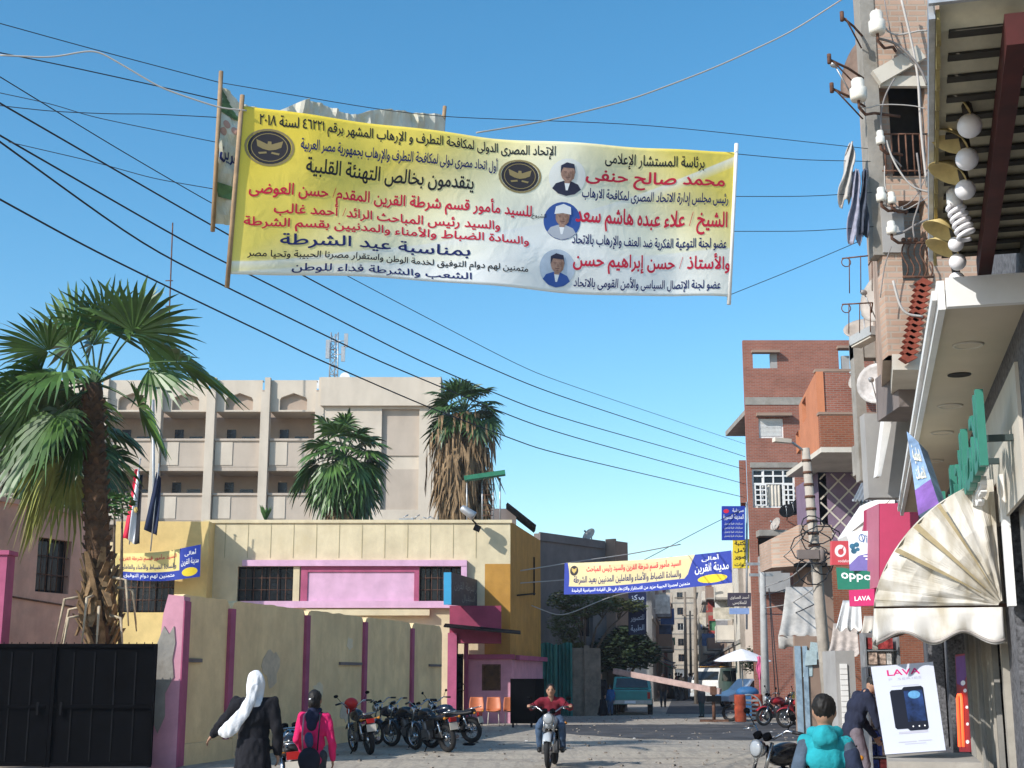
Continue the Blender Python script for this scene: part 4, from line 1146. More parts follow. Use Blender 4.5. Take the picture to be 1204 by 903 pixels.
FB = big_banner()
def old_banner():
    A, B, C, E = P(259, 100, 15.6), P(522, 135, 18.4), P(519, 300, 18.4), P(252, 262, 15.6)
    f0 = bil(A, B, C, E); nn = snorm(f0, .5, .5)
    def fn(u, v):
        top = (1 - v) ** 2
        pf = ((0, 0), (.10, -21), (.2, -26), (.37, -4), (.54, -17), (.69, -4), (.8, -2), (1.01, 0)); sag = 0
        for (a0, s0), (a1, s1) in zip(pf, pf[1:]):
            if a0 <= u <= a1: w = (u - a0) / (a1 - a0); w = w * w * (3 - 2 * w); sag = (s0 + (s1 - s0) * w) * .0101 * top
        return f0(u, v) + V((0, 0, sag)) + nn * (.10 * noise.noise(V((u * 16, v * 5, 1))) + .05 * noise.noise(V((u * 45, v * 9, 4))) + .03 * sin(u * 80) * top * (.28 < u < .48))
    t = thing('street_banner', 'crumpled older banner sagging behind the big yellow one, white with green patches', 'banner', (A + B + C + E) / 4)
    m = MB(); m.grid(fn, 110, 30, False, .008); m.build('cloth', M('old_banner_cloth', (.70, .66, .56), .7, .1, 1.5, dirt=(.56, .45, .18), dscale=1.1), t)
    m = MB()
    def strip(poly, e=.014): patch(m, fn, poly, e)
    for i in range(8):
        strip([(.006 + .0 * i, .01 + i * .022), (.02 + .012 * i, .03 + i * .022), (.02 + .012 * i, .055 + i * .022), (.006, .032 + i * .022)])
    strip([(.0, .70), (.09, .74), (.09, .84), (.02, .80)]); m.build('green_print', M('print_green', (.12, .22, .10), .7, .4, 6), t)
    m = MB(); letter(m, ar('القرين'), fn, .0, .42, .12, .56, .02, .014); m.build('lettering', m_navy, t)
    m = MB(); strip = None
    for (u, v) in ((.03, .27), (.055, .3), (.02, .33)): disc(m, fn, u, v, .012, .03, .014)
    m.build('red_print', M('print_pale_red', (.5, .28, .22), .7, 0), t)
    for (a, b_, dd) in (((260, 84), (250, 272), 15.6), ((523, 125), (520, 160), 18.4)):
        m = MB(); m.tube([P(*a, dd), P(*b_, dd)], .028, 8); m.build('batten', m_stick, t)
old_banner()
def second_banner():
    A, B, C, E = P(664, 662, 44), P(860, 647, 41), P(861, 685, 41), P(663, 699, 44)
    f0 = bil(A, B, C, E)
    fn = lambda u, v: f0(u, v) + V((0, .04 * sin(u * 15), -.08 * sin(pi * u)))
    t = thing('street_banner', 'smaller blue and yellow lettered banner strung low across the far road', 'banner', (A + B + C + E) / 4)
    m = MB(); m.grid(fn, 120, 8, True, .008); m.build('cloth', M('pale_yellow_print', (.66, .55, .30), .65, .1, .6), t)
    m = MB(); n = 48
    for i in range(n):
        u0, u1 = i / n, (i + 1) / n
        k = lambda u: .74 + .03 * sin(u * 7) if u < .74 else max(0, .74 - (u - .74) * 16)
        patch(m, fn, [(u0, k(u0)), (u1, k(u1)), (u1, 1), (u0, 1)], .008)
    for i in range(12): 
        v0, v1 = i / 12, (i + 1) / 12
        patch(m, fn, [(0, v0), (.02 + .012 * sin(v0 * 3), v0), (.02 + .012 * sin(v1 * 3), v1), (0, v1)], .009)
    m.build('blue_panel', m_blue, t)
    m = MB(); letter(m, ar('السيد مأمور قسم شرطة القرين والسيد رئيس المباحث'), fn, .14, .06, .71, .38, .03, .014); m.build('red_lettering', m_red, t)
    m = MB(); letter(m, ar('والسادة الضباط والأمناء والعاملين المدنيين بعيد الشرطة'), fn, .06, .38, .71, .70, .02, .014); m.build('navy_lettering', m_navy, t)
    m = MB(); letter(m, ar('أهالى'), fn, .83, .06, .93, .26, .02, .014); letter(m, ar('مدينة القرين'), fn, .79, .30, .985, .64, .02, .014)
    letter(m, ar('متمنين لمصرنا الحبيبة مزيد من الاستقرار والازدهار فى ظل القيادة السياسية الرشيدة'), fn, .05, .81, .76, .95, .012, .014); m.build('white_lettering', m_wink, t)
    m = MB(); disc(m, fn, .89, .80, .085, .13, .012); m.build('yellow_oval', m_yink, t)
    m = MB(); disc(m, fn, .062, .25, .026, .16, .012); m.build('round_emblem', M('emblem_dark', (.035, .03, .035), .7, 0), t)
    m = MB()
    for s in (-1, 1): patch(m, fn, [(.062, .2), (.062 + s * .016, .16), (.062 + s * .014, .26), (.062, .34)], .016)
    m.build('emblem_bird', m_gold, t)
second_banner()
# ------------------------------------------------------------------ overhead cables
def cable(label, pts, d0, d1, r, mat, sag=0.0, cat='cable', group='cables strung above the road'):
    """pts: points the cable passes, photo pixels; depth runs from d0 to d1 (linear in 1/d)"""
    x0, x1 = pts[0][0], pts[-1][0]
    w = []
    for k in range(len(pts) - 1):
        (a, b), (c, e) = pts[k], pts[k + 1]
        n = 8
        for i in range(n + (k == len(pts) - 2)):
            f = i / n; x = a + (c - a) * f; y = b + (e - b) * f
            g_ = (x - x0) / (x1 - x0) if x1 != x0 else f
            dd = 1 / ((1 - g_) / d0 + g_ / d1)
            w.append(P(x, y + sag * 4 * f * (1 - f), dd))
    # smooth
    for _ in range(6): w = [w[0]] + [(w[i - 1] + w[i] * 2 + w[i + 1]) / 4 for i in range(1, len(w) - 1)] + [w[-1]]
    m = MB(); m.tube(w, r, 5)
    o = single(m, 'overhead_cable', mat, label, cat, w[0], group); return o
cable('dark cable sweeping down from upper left, lowest of the steep ones', [(-30, 218), (101, 290), (213, 345), (320, 396), (368, 420), (501, 478), (594, 513), (640, 530), (876, 585)], 16, 62, .014, m_cable)
cable('dark cable second from the bottom among the steep ones from upper left', [(-30, 145), (170, 290), (320, 364), (435, 420), (530, 460), (640, 505), (876, 569)], 16, 62, .014, m_cable)
cable('dark cable third from the bottom among the steep ones from upper left', [(-30, 142), (227, 290), (320, 336), (484, 420), (550, 449), (640, 486), (876, 552)], 16.5, 62, .014, m_cable)
cable('dark cable crossing behind the big banner to the brick block, topmost of the thick ones', [(-30, 104), (269, 277), (420, 358), (547, 420), (640, 460), (876, 537)], 17, 62, .014, m_cable)
cable('faint thin cable passing just above the thick ones toward the brick block', [(-30, 72), (130, 170), (250, 240), (430, 336), (591, 420), (640, 443), (876, 522)], 18, 62, .009, m_cable)
cable('grey cable from the upper left corner to the old banner top batten', [(-20, 22), (110, 58), (258, 97)], 14, 15.6, .0055, m_cable)
cable('grey cable from the old banner top batten across the sky to the right facade', [(258, 97), (440, 128), (525, 138), (760, 146), (1022, 175)], 15.6, 18, .005, m_cable)
cable('twisted pair of grey cables running under the topmost cable at left', [(-20, 58), (70, 76), (180, 100), (258, 118)], 14, 15.6, .007, m_cable)
cable('wavy grey cable level with the left end of the yellow banner', [(-20, 122), (60, 131), (130, 134), (180, 134), (255, 138)], 15, 15.6, .0055, m_cable)
cable('thin grey cable dropping gently behind the yellow banner emblem', [(-20, 105), (60, 122), (110, 138), (253, 167)], 15, 15.6, .005, m_cable)
cable('thin grey cable meeting the lower end of the old banner', [(10, 167), (110, 190), (180, 210), (250, 222)], 15, 15.6, .005, m_cable)
cable('black support wire from the right batten toward the clothes line', [(866, 181), (940, 188), (1030, 190)], 17.6, 18, .0055, m_cable)
cable('black wire from the middle of the right batten to the second insulator', [(865, 231), (950, 231), (1032, 226)], 17.6, 18, .0055, m_cable)
cable('black wire from the lower right batten to the third insulator', [(863, 272), (950, 272), (1034, 266)], 17.6, 18, .0055, m_cable)
cable('slanting tie wire from the bottom of the right batten up to the facade', [(860, 346), (930, 318), (1012, 283)], 17.6, 18, .005, m_cable)
cable('pale rope looping from the top left sky down to the yellow banner', [(0, 65), (60, 68), (112, 58), (150, 80), (190, 104), (258, 127), (290, 130)], 14, 14.8, .010, m_wcable)
cable('pale white rope descending from the top right sky to the yellow banner', [(992, -2), (930, 38), (840, 80), (740, 118), (640, 143), (560, 156)], 19, 16.2, .011, m_wcable)
cable('pale cable looping from the ochre corner above the far banner', [(606, 672), (680, 660), (738, 652), (800, 640)], 50, 55, .022, m_wcable)
cable('second pale cable crossing before the grey building', [(606, 686), (690, 680), (738, 668), (790, 655)], 50, 55, .02, m_wcable)
cable('loose cable sagging from the ochre side wall over the sparse tree', [(625, 712), (660, 726), (720, 700), (780, 690)], 52, 56, .02, m_wcable)
cable('thin cable slanting from the sky to the blue vertical sign', [(870, 600), (820, 625), (740, 668), (660, 690)], 60, 58, .015, m_cable)
# ------------------------------------------------------------------ right and far buildings
m_brick = MBRICK('red_brick', (.36, .125, .085), (.28, .09, .06), (.30, .21, .17))
m_brick2 = MBRICK('orange_brick', (.32, .10, .05), (.25, .075, .04), (.27, .17, .12))
m_pbrick = MBRICK('pale_pink_brick', (.54, .37, .28), (.45, .30, .22), (.46, .38, .31), .26, .085, .014)
m_orange = M('orange_plaster', (.52, .20, .10), .9, .1, 1.2, streak=.3)
m_beige = M('beige_plaster', (.52, .44, .35), .9, .12, .8, streak=.4)
m_lbeige = M('light_beige_plaster', (.60, .55, .47), .9, .1, .8, streak=.4)
m_greyp = M('grey_plaster', (.36, .35, .34), .9, .12, .8, streak=.4)
m_brown = M('brown_plaster', (.30, .21, .16), .9, .12, .8, streak=.4)
m_wood = M('weathered_wood', (.24, .20, .16), .9, .25, 3, streak=.4)
m_alu = M('white_aluminium', (.72, .72, .70), .5, .05, 3)
def fbuild(label, O, U, Wd, Dp, H, mat, floors=3, bays=3, trim=None, endbays=2, name='apartment_block', balcony=False, seed=1, h0=3.2):
    rnd = random.Random(seed)
    U = V(U).normalized(); N = V((U.y, -U.x, 0)); O = V(O)
    t = thing(name, label, 'building', O + U * Wd / 2)
    fh = (H - h0 - .6) / max(1, floors); ops = []; bw = Wd / bays
    for f in range(floors):
        for b in range(bays):
            w = min(1.2, bw * .42); u = bw * (b + .5) - w / 2; z = h0 + f * fh + .8
            ops.append((u, z, u + w, z + min(1.4, fh * .5)))
    gops = [(bw * (b + .15), .1, bw * (b + .85), 2.6) for b in range(bays)]
    m = MB(); wall(m, O, U, Wd, H, .25, ops + gops)
    # near-facing end and hidden sides
    E = O if N.dot(V((-1, 0, 0))) < 0 else O + U * Wd
    EU = -N if E is O else N
    E2 = O - N * Dp if E is O else O + U * Wd
    Eu = N if E is O else -N
    eops = []
    for f in range(floors):
        for b in range(endbays):
            u = Dp * (b + .5) / endbays - .5; z = h0 + f * fh + .8; eops.append((u, z, u + 1.0, z + min(1.3, fh * .5)))
    wall(m, E2 if Eu is N else E, Eu, Dp - .001, H, .25, eops)
    m.obox(O - N * (Dp - .0), U, Wd, -N, .2, 0, H)
    t_w = m.build('wall', mat, t)
    m = MB(); m.obox(O - N * .26, U, Wd, -N, Dp - .3, H - .35, H - .2); m.build('roof', m_conc, t)
    for k, o in enumerate(ops):
        window(t, O, U, *o, .18, rnd.choice((m_alu, m_wood, m_rust)), m_dark, 0, 1)
    for o in eops: window(t, E2 if Eu is N else E, Eu, *o, .18, m_wood, m_dark, 0, 1)
    for o in gops:
        m = MB(); m.obox(O - N * .22 + U * o[0], U, o[2] - o[0], N, .05, o[1], o[3]); m.build('shop_shutter', rnd.choice((m_steel, m_wood, m_teal, m_interior)), t)
    for f in range(1, floors + 1):
        m = MB(); m.obox(O + N * .004, U, Wd, N, .06, h0 + (f - 1) * fh + .02, h0 + (f - 1) * fh + .2); m.build('floor_band', trim or m_conc, t)
        if balcony and f >= 1:
            b0 = bw * .1; z = h0 + (f - 1) * fh
            m = MB(); m.obox(O + U * b0 + N * .07, U, bw * 1.2, N, 1.0, z + .21, z + .33); p = m.build('balcony', m_conc, t)
            m = MB(); m.obox(O + U * b0 + N * .98, U, bw * 1.2, N, .09, z + .33, z + 1.15); m.obox(O + U * b0 + N * .08, U, .09, N, .89, z + .33, z + 1.15); m.obox(O + U * (b0 + bw * 1.2 - .09) + N * .08, U, .09, N, .89, z + .33, z + 1.15); m.build('balcony_wall', mat, p)
    return t
ST = V((.122, .9925, 0))
RX = lambda y: 10.9 + .123 * (y - 64)
LX = lambda y: 6.3 + .123 * (y - 66)
# far right row (wall faces the road, runs from far to near)
for i, (y0, y1, H, mat, lab) in enumerate(((72, 82, 8.6, m_lbeige, 'light beige far block just past the brick tower with small balconies'), (82.3, 94, 8.6, m_beige, 'beige far block with paired windows behind the low banner'), (94.3, 112, 9.6, m_brown, 'brown far block in the right-hand row of the narrow street'),
                                          (112.3, 135, 11, m_lbeige, 'pale far block in the right-hand row deep in the street'), (135.5, 170, 12, m_brick2, 'far brick block near the deep end of the right-hand row'), (170.5, 262, 15.5, m_beige, 'long beige far block closing the right-hand row at the deep end'))):
    fbuild(lab, (RX(y1), y1, 0), -ST, (y1 - y0) / .9925, 7, H, mat, 2 if i < 2 else 3, 4, None, 2, balcony=i in (0, 2, 3), seed=i)
for i, (y0, y1, H, mat, lab) in enumerate(((84, 96, 7.2, m_greyp, 'grey far block in the left-hand row behind the dark round tree'), (96.3, 112, 8.2, m_brown, 'brown far block in the left-hand row of the narrow street'), (112.3, 135, 9.5, m_beige, 'beige far block in the left-hand row of the narrow street'), (135.5, 165, 11.5, m_brick, 'red brick far block near the deep end of the left-hand row'), (165.5, 260, 15, m_lbeige, 'long pale far block closing the left-hand row at the deep end'))):
    fbuild(lab, (LX(y0), y0, 0), ST, (y1 - y0) / .9925, 7, H, mat, 2 if i < 2 else 3, 4, None, 2, balcony=i in (1, 2), seed=20 + i)
fbuild('pale block closing the far end of the street', (LX(275) - 4, 275, 0), (1, 0, 0), 26, 8, 19, m_beige, 5, 7, seed=44)
def street_clutter():
    rnd = random.Random(12)
    pal = [M('clutter_%s' % n_, c_, .8, .25, 3) for n_, c_ in (('cream', (.5, .45, .36)), ('red', (.34, .06, .05)), ('blue', (.06, .12, .28)), ('green', (.07, .2, .1)), ('grey', (.25, .25, .26)), ('white', (.6, .6, .58)))]
    nm = ('cream', 'red', 'blue', 'green', 'grey', 'white'); seen = {}
    for side, F, sg in (('right', RX, -1), ('left', LX, 1)):
        N_ = V((sg * .9925, -sg * .122, 0))
        y = 73. if side == 'right' else 86.
        k = 0
        while y < 150:
            c = rnd.randrange(6); w = rnd.uniform(2, 3.5); z = rnd.uniform(2.5, 3.0); dp = rnd.uniform(.9, 1.5)
            A = V((F(y), y, z)); m = MB(); f0 = bil(A, A + ST * w, A + ST * w + N_ * dp - V((0, 0, .5)), A + N_ * dp - V((0, 0, .5)))
            m.grid(lambda u, v: f0(u, v) + V((0, 0, -.1 * sin(pi * v) + .03 * sin(u * 20) * v)), 14, 4, True, .015)
            single(m, 'awning', pal[c], '%s cloth shop awning on the %s-hand row of the far street, %s' % (nm[c], side, ('nearest', 'second', 'third', 'fourth', 'fifth', 'sixth', 'seventh', 'eighth', 'ninth', 'tenth', 'eleventh', 'twelfth', 'thirteenth', 'fourteenth', 'fifteenth', 'sixteenth', 'seventeenth', 'eighteenth')[k] + ' along the row'), 'awning', A)
            k += 1; y += w + rnd.uniform(2.0, 4.5)
        y = 76. if side == 'right' else 88.; k = 0
        while y < 140:
            c = rnd.randrange(6); z = rnd.uniform(3.6, 6.2); A = V((F(y), y, z)); m = MB()
            m.obox(A + N_ * .15, N_, rnd.uniform(.7, 1.2), ST, .12, z, z + rnd.uniform(.6, 1.6)); m.obox(A + N_ * .0, N_, .15, ST, .05, z + .3, z + .36)
            single(m, 'hanging_sign', pal[c], '%s blank hanging shop sign on the %s-hand row of the far street, %s along' % (nm[c], side, ('nearest', 'second', 'third', 'fourth', 'fifth', 'sixth', 'seventh', 'eighth', 'ninth', 'tenth', 'eleventh', 'twelfth')[k]), 'sign', A)
            k += 1; y += rnd.uniform(5, 9)
    for i, (px, d, h) in enumerate(((806, 92, 7), (818, 78, 7.5), (812, 120, 7))):
        c = PXY(px, d); m = MB(); m.tube([c, c + V((.1, 0, h))], [.13, .08], 8); m.beam(c + V((-.6, 0, h - .4)), c + V((.7, 0, h - .4)), .08, .08)
        single(m, 'utility_pole', m_wood, ('dark wooden pole in the middle of the far street', 'dark wooden pole before the light beige far block', 'dark wooden pole deepest in the far street')[i], 'utility pole', c)
street_clutter()
# grey building behind the street trees
def grey_house():
    A = V((PXY(634, 58).x, 58, 0)); B = V((PXY(737, 63.5).x, 63.5, 0)); U = (B - A).normalized(); L = (B - A).length
    N = V((U.y, -U.x, 0)); H = P(640, 627, 58).z
    t = thing('grey_building', 'dark grey rendered flat roofed building behind the street trees and the teal fence', 'building', (A + B) / 2)
    m = MB(); wall(m, A, U, L, H, .25, [(L * .45, 3.2, L * .6, 4.5)]); m.obox(B, -N, 5, U, -.25, 0, H - .01); m.obox(A - N * 5, U, L, -N, .2, 0, H); m.build('wall', m_dconc, t)
    m = MB(); m.obox(A - N * .26, U, L - .3, -N, 4.6, H - .3, H - .2); m.build('roof', m_conc, t)
    window(t, A, U, L * .45, 3.2, L * .6, 4.5, .2, m_wood, m_dark)
    m = MB(); m.obox(A + U * (L * .76) + N * .004, U, L * .02, N, .5, 0, H + .15); m.obox(A + U * (L * .78) + N * .004, U, L * .2, N, .25, 2.8, H + .1); m.build('end_bay', m_brown, t)
    m = MB(); m.obox(A + N * .003, U, L * .74, N, .08, H - .3, H + .05); m.build('parapet', m_dconc, t)
    c = A + U * (L * .75) - N * .8 + V((0, 0, H + .35))
    dish(c, V((-.6, -.5, .5)), .35, 'small dark satellite dish on the roof edge of the grey building', c - V((0, 0, .55)))
    # dark blue vertical shop sign on its end bay
    q = lambda u, z: A + U * u + N * .32 + V((0, 0, z))
    d = 57.5
    fn = bil(P(739, 697, d), P(760, 696, d), P(760, 745, d), P(739, 747, d))
    tt = thing('shop_sign', 'tall dark navy vertical sign with pale lettering beyond the dark round tree', 'sign', fn(.5, .5))
    m = MB(); m.prism([fn(0, 0), fn(1, 0), fn(1, 1), fn(0, 1)], (0, .12, 0)); m.build('board', M('navy_sign', (.012, .018, .06), .5, 0), tt)
    m = MB()
    for k, w in enumerate(('مركز', 'الأهرام', 'للتصوير', 'الطبية')): letter(m, ar(w), fn, .12, .05 + k * .24, .88, .22 + k * .24, .02, .012)
    m.build('lettering', M('pale_blue_ink', (.35, .42, .55), .7, 0), tt)
def dish(c, dirn, r, label, foot, mat=None, arm=True):
    t = thing('satellite_dish', label, 'satellite dish', foot)
    R = V(dirn).normalized().to_track_quat('Z', 'Y').to_matrix()
    m = MB(); prof = [(.001, 0)] + [(r * i / 6, .28 * r * (i / 6) ** 2) for i in range(1, 7)] + [(r, .28 * r - .02)] + [(r * i / 6, .28 * r * (i / 6) ** 2 - .02) for i in range(5, 0, -1)] + [(.001, -.02)]
    m.lathe(prof, c, R, 20); m.build('reflector', mat or m_dishm, t)
    if arm:
        m = MB(); f = V(c) + R @ V((0, 0, r * 1.0)); m.tube([V(c) + R @ V((0, -r * .95, .25 * r)), f], .012, 5); m.ell(f, (.05, .05, .07), R, 8, 6); m.build('feed_arm', m_steel, t)
    m = MB(); m.tube([V(c) - R @ V((0, 0, .03)), V(c) - R @ V((0, 0, .15)), V(foot)], .025, 6); m.build('mount', m_rust, t)
m_dishm = M('dusty_dish', (.40, .36, .32), .6, .15, 4)
grey_house()
def teal_fence():
    d = 56.; x0, x1 = PXY(636, d).x, PXY(672, d).x; H = P(650, 757, d).z
    t = thing('metal_fence', 'tall teal corrugated sheet fence between the ochre wall and the street trees', 'fence', ((x0 + x1) / 2, d, 0))
    m = MB(); n = 40
    m.grid(lambda u, v: V((x0 + (x1 - x0) * u, d + .05 * sin(u * 50) + .25 * (u > .55) - .5 * u, H * (1 - v) * (1 + .02 * sin(u * 9)))), n * 4, 2, False, .01); m.build('sheet', m_teal, t)
    for f in (.02, .5, .98):
        m = MB(); m.box((x0 + (x1 - x0) * f, d - .42 * f - .12, H / 2), (.07, .07, H)); m.build('post', m_teal, t)
    m = MB(); x2, x3 = PXY(672, d).x, PXY(706, d).x; hh = P(690, 762, d).z
    m.obox((x2, d - .2, 0), X, x3 - x2, Yv, .2, 0, hh); m.obox((x2 + .5, d - .35, 0), X, .2, Yv, .15, 0, hh + .1)
    single(m, 'garden_wall', m_wood, 'weathered brownish wall between the teal fence and the dark tree', 'wall', ((x2 + x3) / 2, d, 0))
    m = MB(); d = 63; x2, x3 = PXY(652, 60).x, PXY(709, 60).x; m.obox((x2, 59.5, 0), X, x3 - x2, Yv, .3, 0, .8)
    single(m, 'low_wall', m_lbeige, 'low sunlit beige wall in front of the dark parked car', 'wall', ((x2 + x3) / 2, 59.5, 0))
teal_fence()

# ---- red brick tower
def red_tower():
    d = 64.; x0 = PX(877, d); z = lambda py: P(930, py, d).z; u = lambda px: PX(px, d) - x0
    H = z(400); Wd = 9.0; O = V((x0, d, 0)); U = X
    t = thing('brick_tower', 'tall narrow red brick apartment house with open parapet holes and white windows', 'building', (x0 + Wd / 2, d, 0))
    top = [(u(888), z(433) , u(917), z(415)), (u(990), z(437), u(1008), z(411))]
    w1 = (u(892), z(515), u(921), z(492)); w2 = (u(882), z(597), u(932), z(551)); gb = z(632)
    w3 = (u(886), z(690), u(915), gb)
    m = MB(); wall(m, O, U, Wd, H, .25, top + [w1, w2, w3])
    VD = V((.172, .985, 0)); m.obox(O + Yv * .25 + V((.0, 0, 0)), VD, 8, V((1, 0, 0)), .25, 0, H - .03); m.obox(O + X * (Wd - .25) + Yv * .25, VD, 8, V((1, 0, 0)), .25, 0, z(470)); m.obox(O + VD * 8.2, X, Wd, Yv, .2, 0, z(470))
    m.build('wall', m_brick, t)
    m = MB(); m.obox(O + Yv * .26 + X * .26, X, Wd - .6, Yv, 7.6, z(480), z(474)); m.build('roof', m_conc, t)
    m = MB(); m.obox(O + NF * .003, X, u(952), NF, .03, z(476), z(467)); m.obox(O + NF * .003 + X * u(880), X, u(936) - u(880), NF, .06, z(550), z(544)); m.build('concrete_band', m_conc, t)
    for (a, b, c, e) in ((886, 919, 416, 413), (988, 1010, 411, 408), (889, 930, 490, 486.5)):
        m = MB(); m.obox(O + NF * .003 + X * u(a), X, u(b) - u(a), NF, .35, z(c), z(e)); m.build('lintel', m_brown, t)
    m = MB(); m.obox(O + X * u(909) + Yv * .02, X, u(917) - u(909), Yv, .2, z(433), z(416)); m.obox(O + X * u(994) + Yv * .04, X, u(1003) - u(994), Yv, .2, z(437), z(418)); m.build('block_infill', m_greyp, t)
    f = window(t, O, U, *w1, .14, m_white, m_white, 0, 3, .1)
    m = MB(); n = 12
    for i in range(n): m.obox(O + X * (w1[0] + .1) + Yv * .09 + V((0, 0, 0)), X, w1[2] - w1[0] - .2, NF, .03, w1[1] + .1 + (w1[3] - w1[1] - .2) * i / n, w1[1] + .1 + (w1[3] - w1[1] - .2) * (i + .6) / n)
    m.build('louvre', m_alu, f)
    # big white window: lattice top, open shutters, curtain
    f = window(t, O, U, *w2, .16, m_white, m_dark, 0, 3, .09)
    m = MB(); zt = w2[1] + (w2[3] - w2[1]) * .6; a, b = w2[0] + .09, w2[2] - .09
    for zz in (zt, zt + (w2[3] - zt) * .5): m.obox(O + X * a + Yv * .11, X, b - a, NF, .05, zz, zz + .07)
    for i in range(1, 4): m.obox(O + X * (a + (b - a) * i / 4 - .03) + Yv * .104, X, .06, NF, .05, zt, w2[3] - .1)
    for s in (0, 1):
        xa = a if s == 0 else b - .55
        for i in range(3): m.obox(O + X * (xa + i * .25) - Yv * .01, X, .06, NF, .05, w2[1] + .09, zt)
        for i in range(5): m.obox(O + X * xa - Yv * .005, X, .55, NF, .05, w2[1] + .09 + (zt - w2[1] - .15) * i / 4, w2[1] + .15 + (zt - w2[1] - .15) * i / 4)
    m.build('lattice', m_white, f)
    m = MB(); m.grid(lambda p, q: O + V((a + .6 + (b - a - 1.2) * p, .09 + .03 * sin(p * 26), w2[1] + .1 + (zt - w2[1] - .12) * (1 - q))), 40, 2, True); m.build('curtain', m_lbeige, f)
    m = MB(); m.obox(O + X * u(884) + NF * .0035, X, u(921) - u(884), NF, .9, z(632), z(625)); p = m.build('balcony', m_conc, t)
    m = MB(); m.obox(O + X * u(885) + NF * .8, X, u(917) - u(885), NF, .08, z(694), z(655)); m.obox(O + X * u(885) + NF * .01, X, .08, NF, .79, z(694), z(655)); m.obox(O + X * u(885) + NF * .01, X, u(917) - u(885), NF, .9, z(697), z(694)); m.build('balcony_wall', m_greyp, p)
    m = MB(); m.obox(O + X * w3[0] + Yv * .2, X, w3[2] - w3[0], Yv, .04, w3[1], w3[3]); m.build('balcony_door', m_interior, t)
    m = MB(); m.obox(O + V((-.35, .3, 0)), X, .34, VD, 2.0, z(590), z(540)); m.build('side_bay', m_brick, t)
    for i, (px, py, r, dv) in enumerate(((926, 602, .38, (-.3, -.8, .5)), (939, 597, .45, (-.7, -.5, .4)), (913, 617, .33, (-.8, -.4, .4)))):
        c = P(px, py, 63.2); dish(c, V(dv), r, ('dark round satellite dish under the big white window', 'larger satellite dish tilted left below the lamp pole arm', 'small satellite dish above the grey balcony')[i], c + V((.1, .75, -.3)), m_blackd if i < 2 else None)
PYREF[0] = 500; red_tower(); PYREF[0] = 792
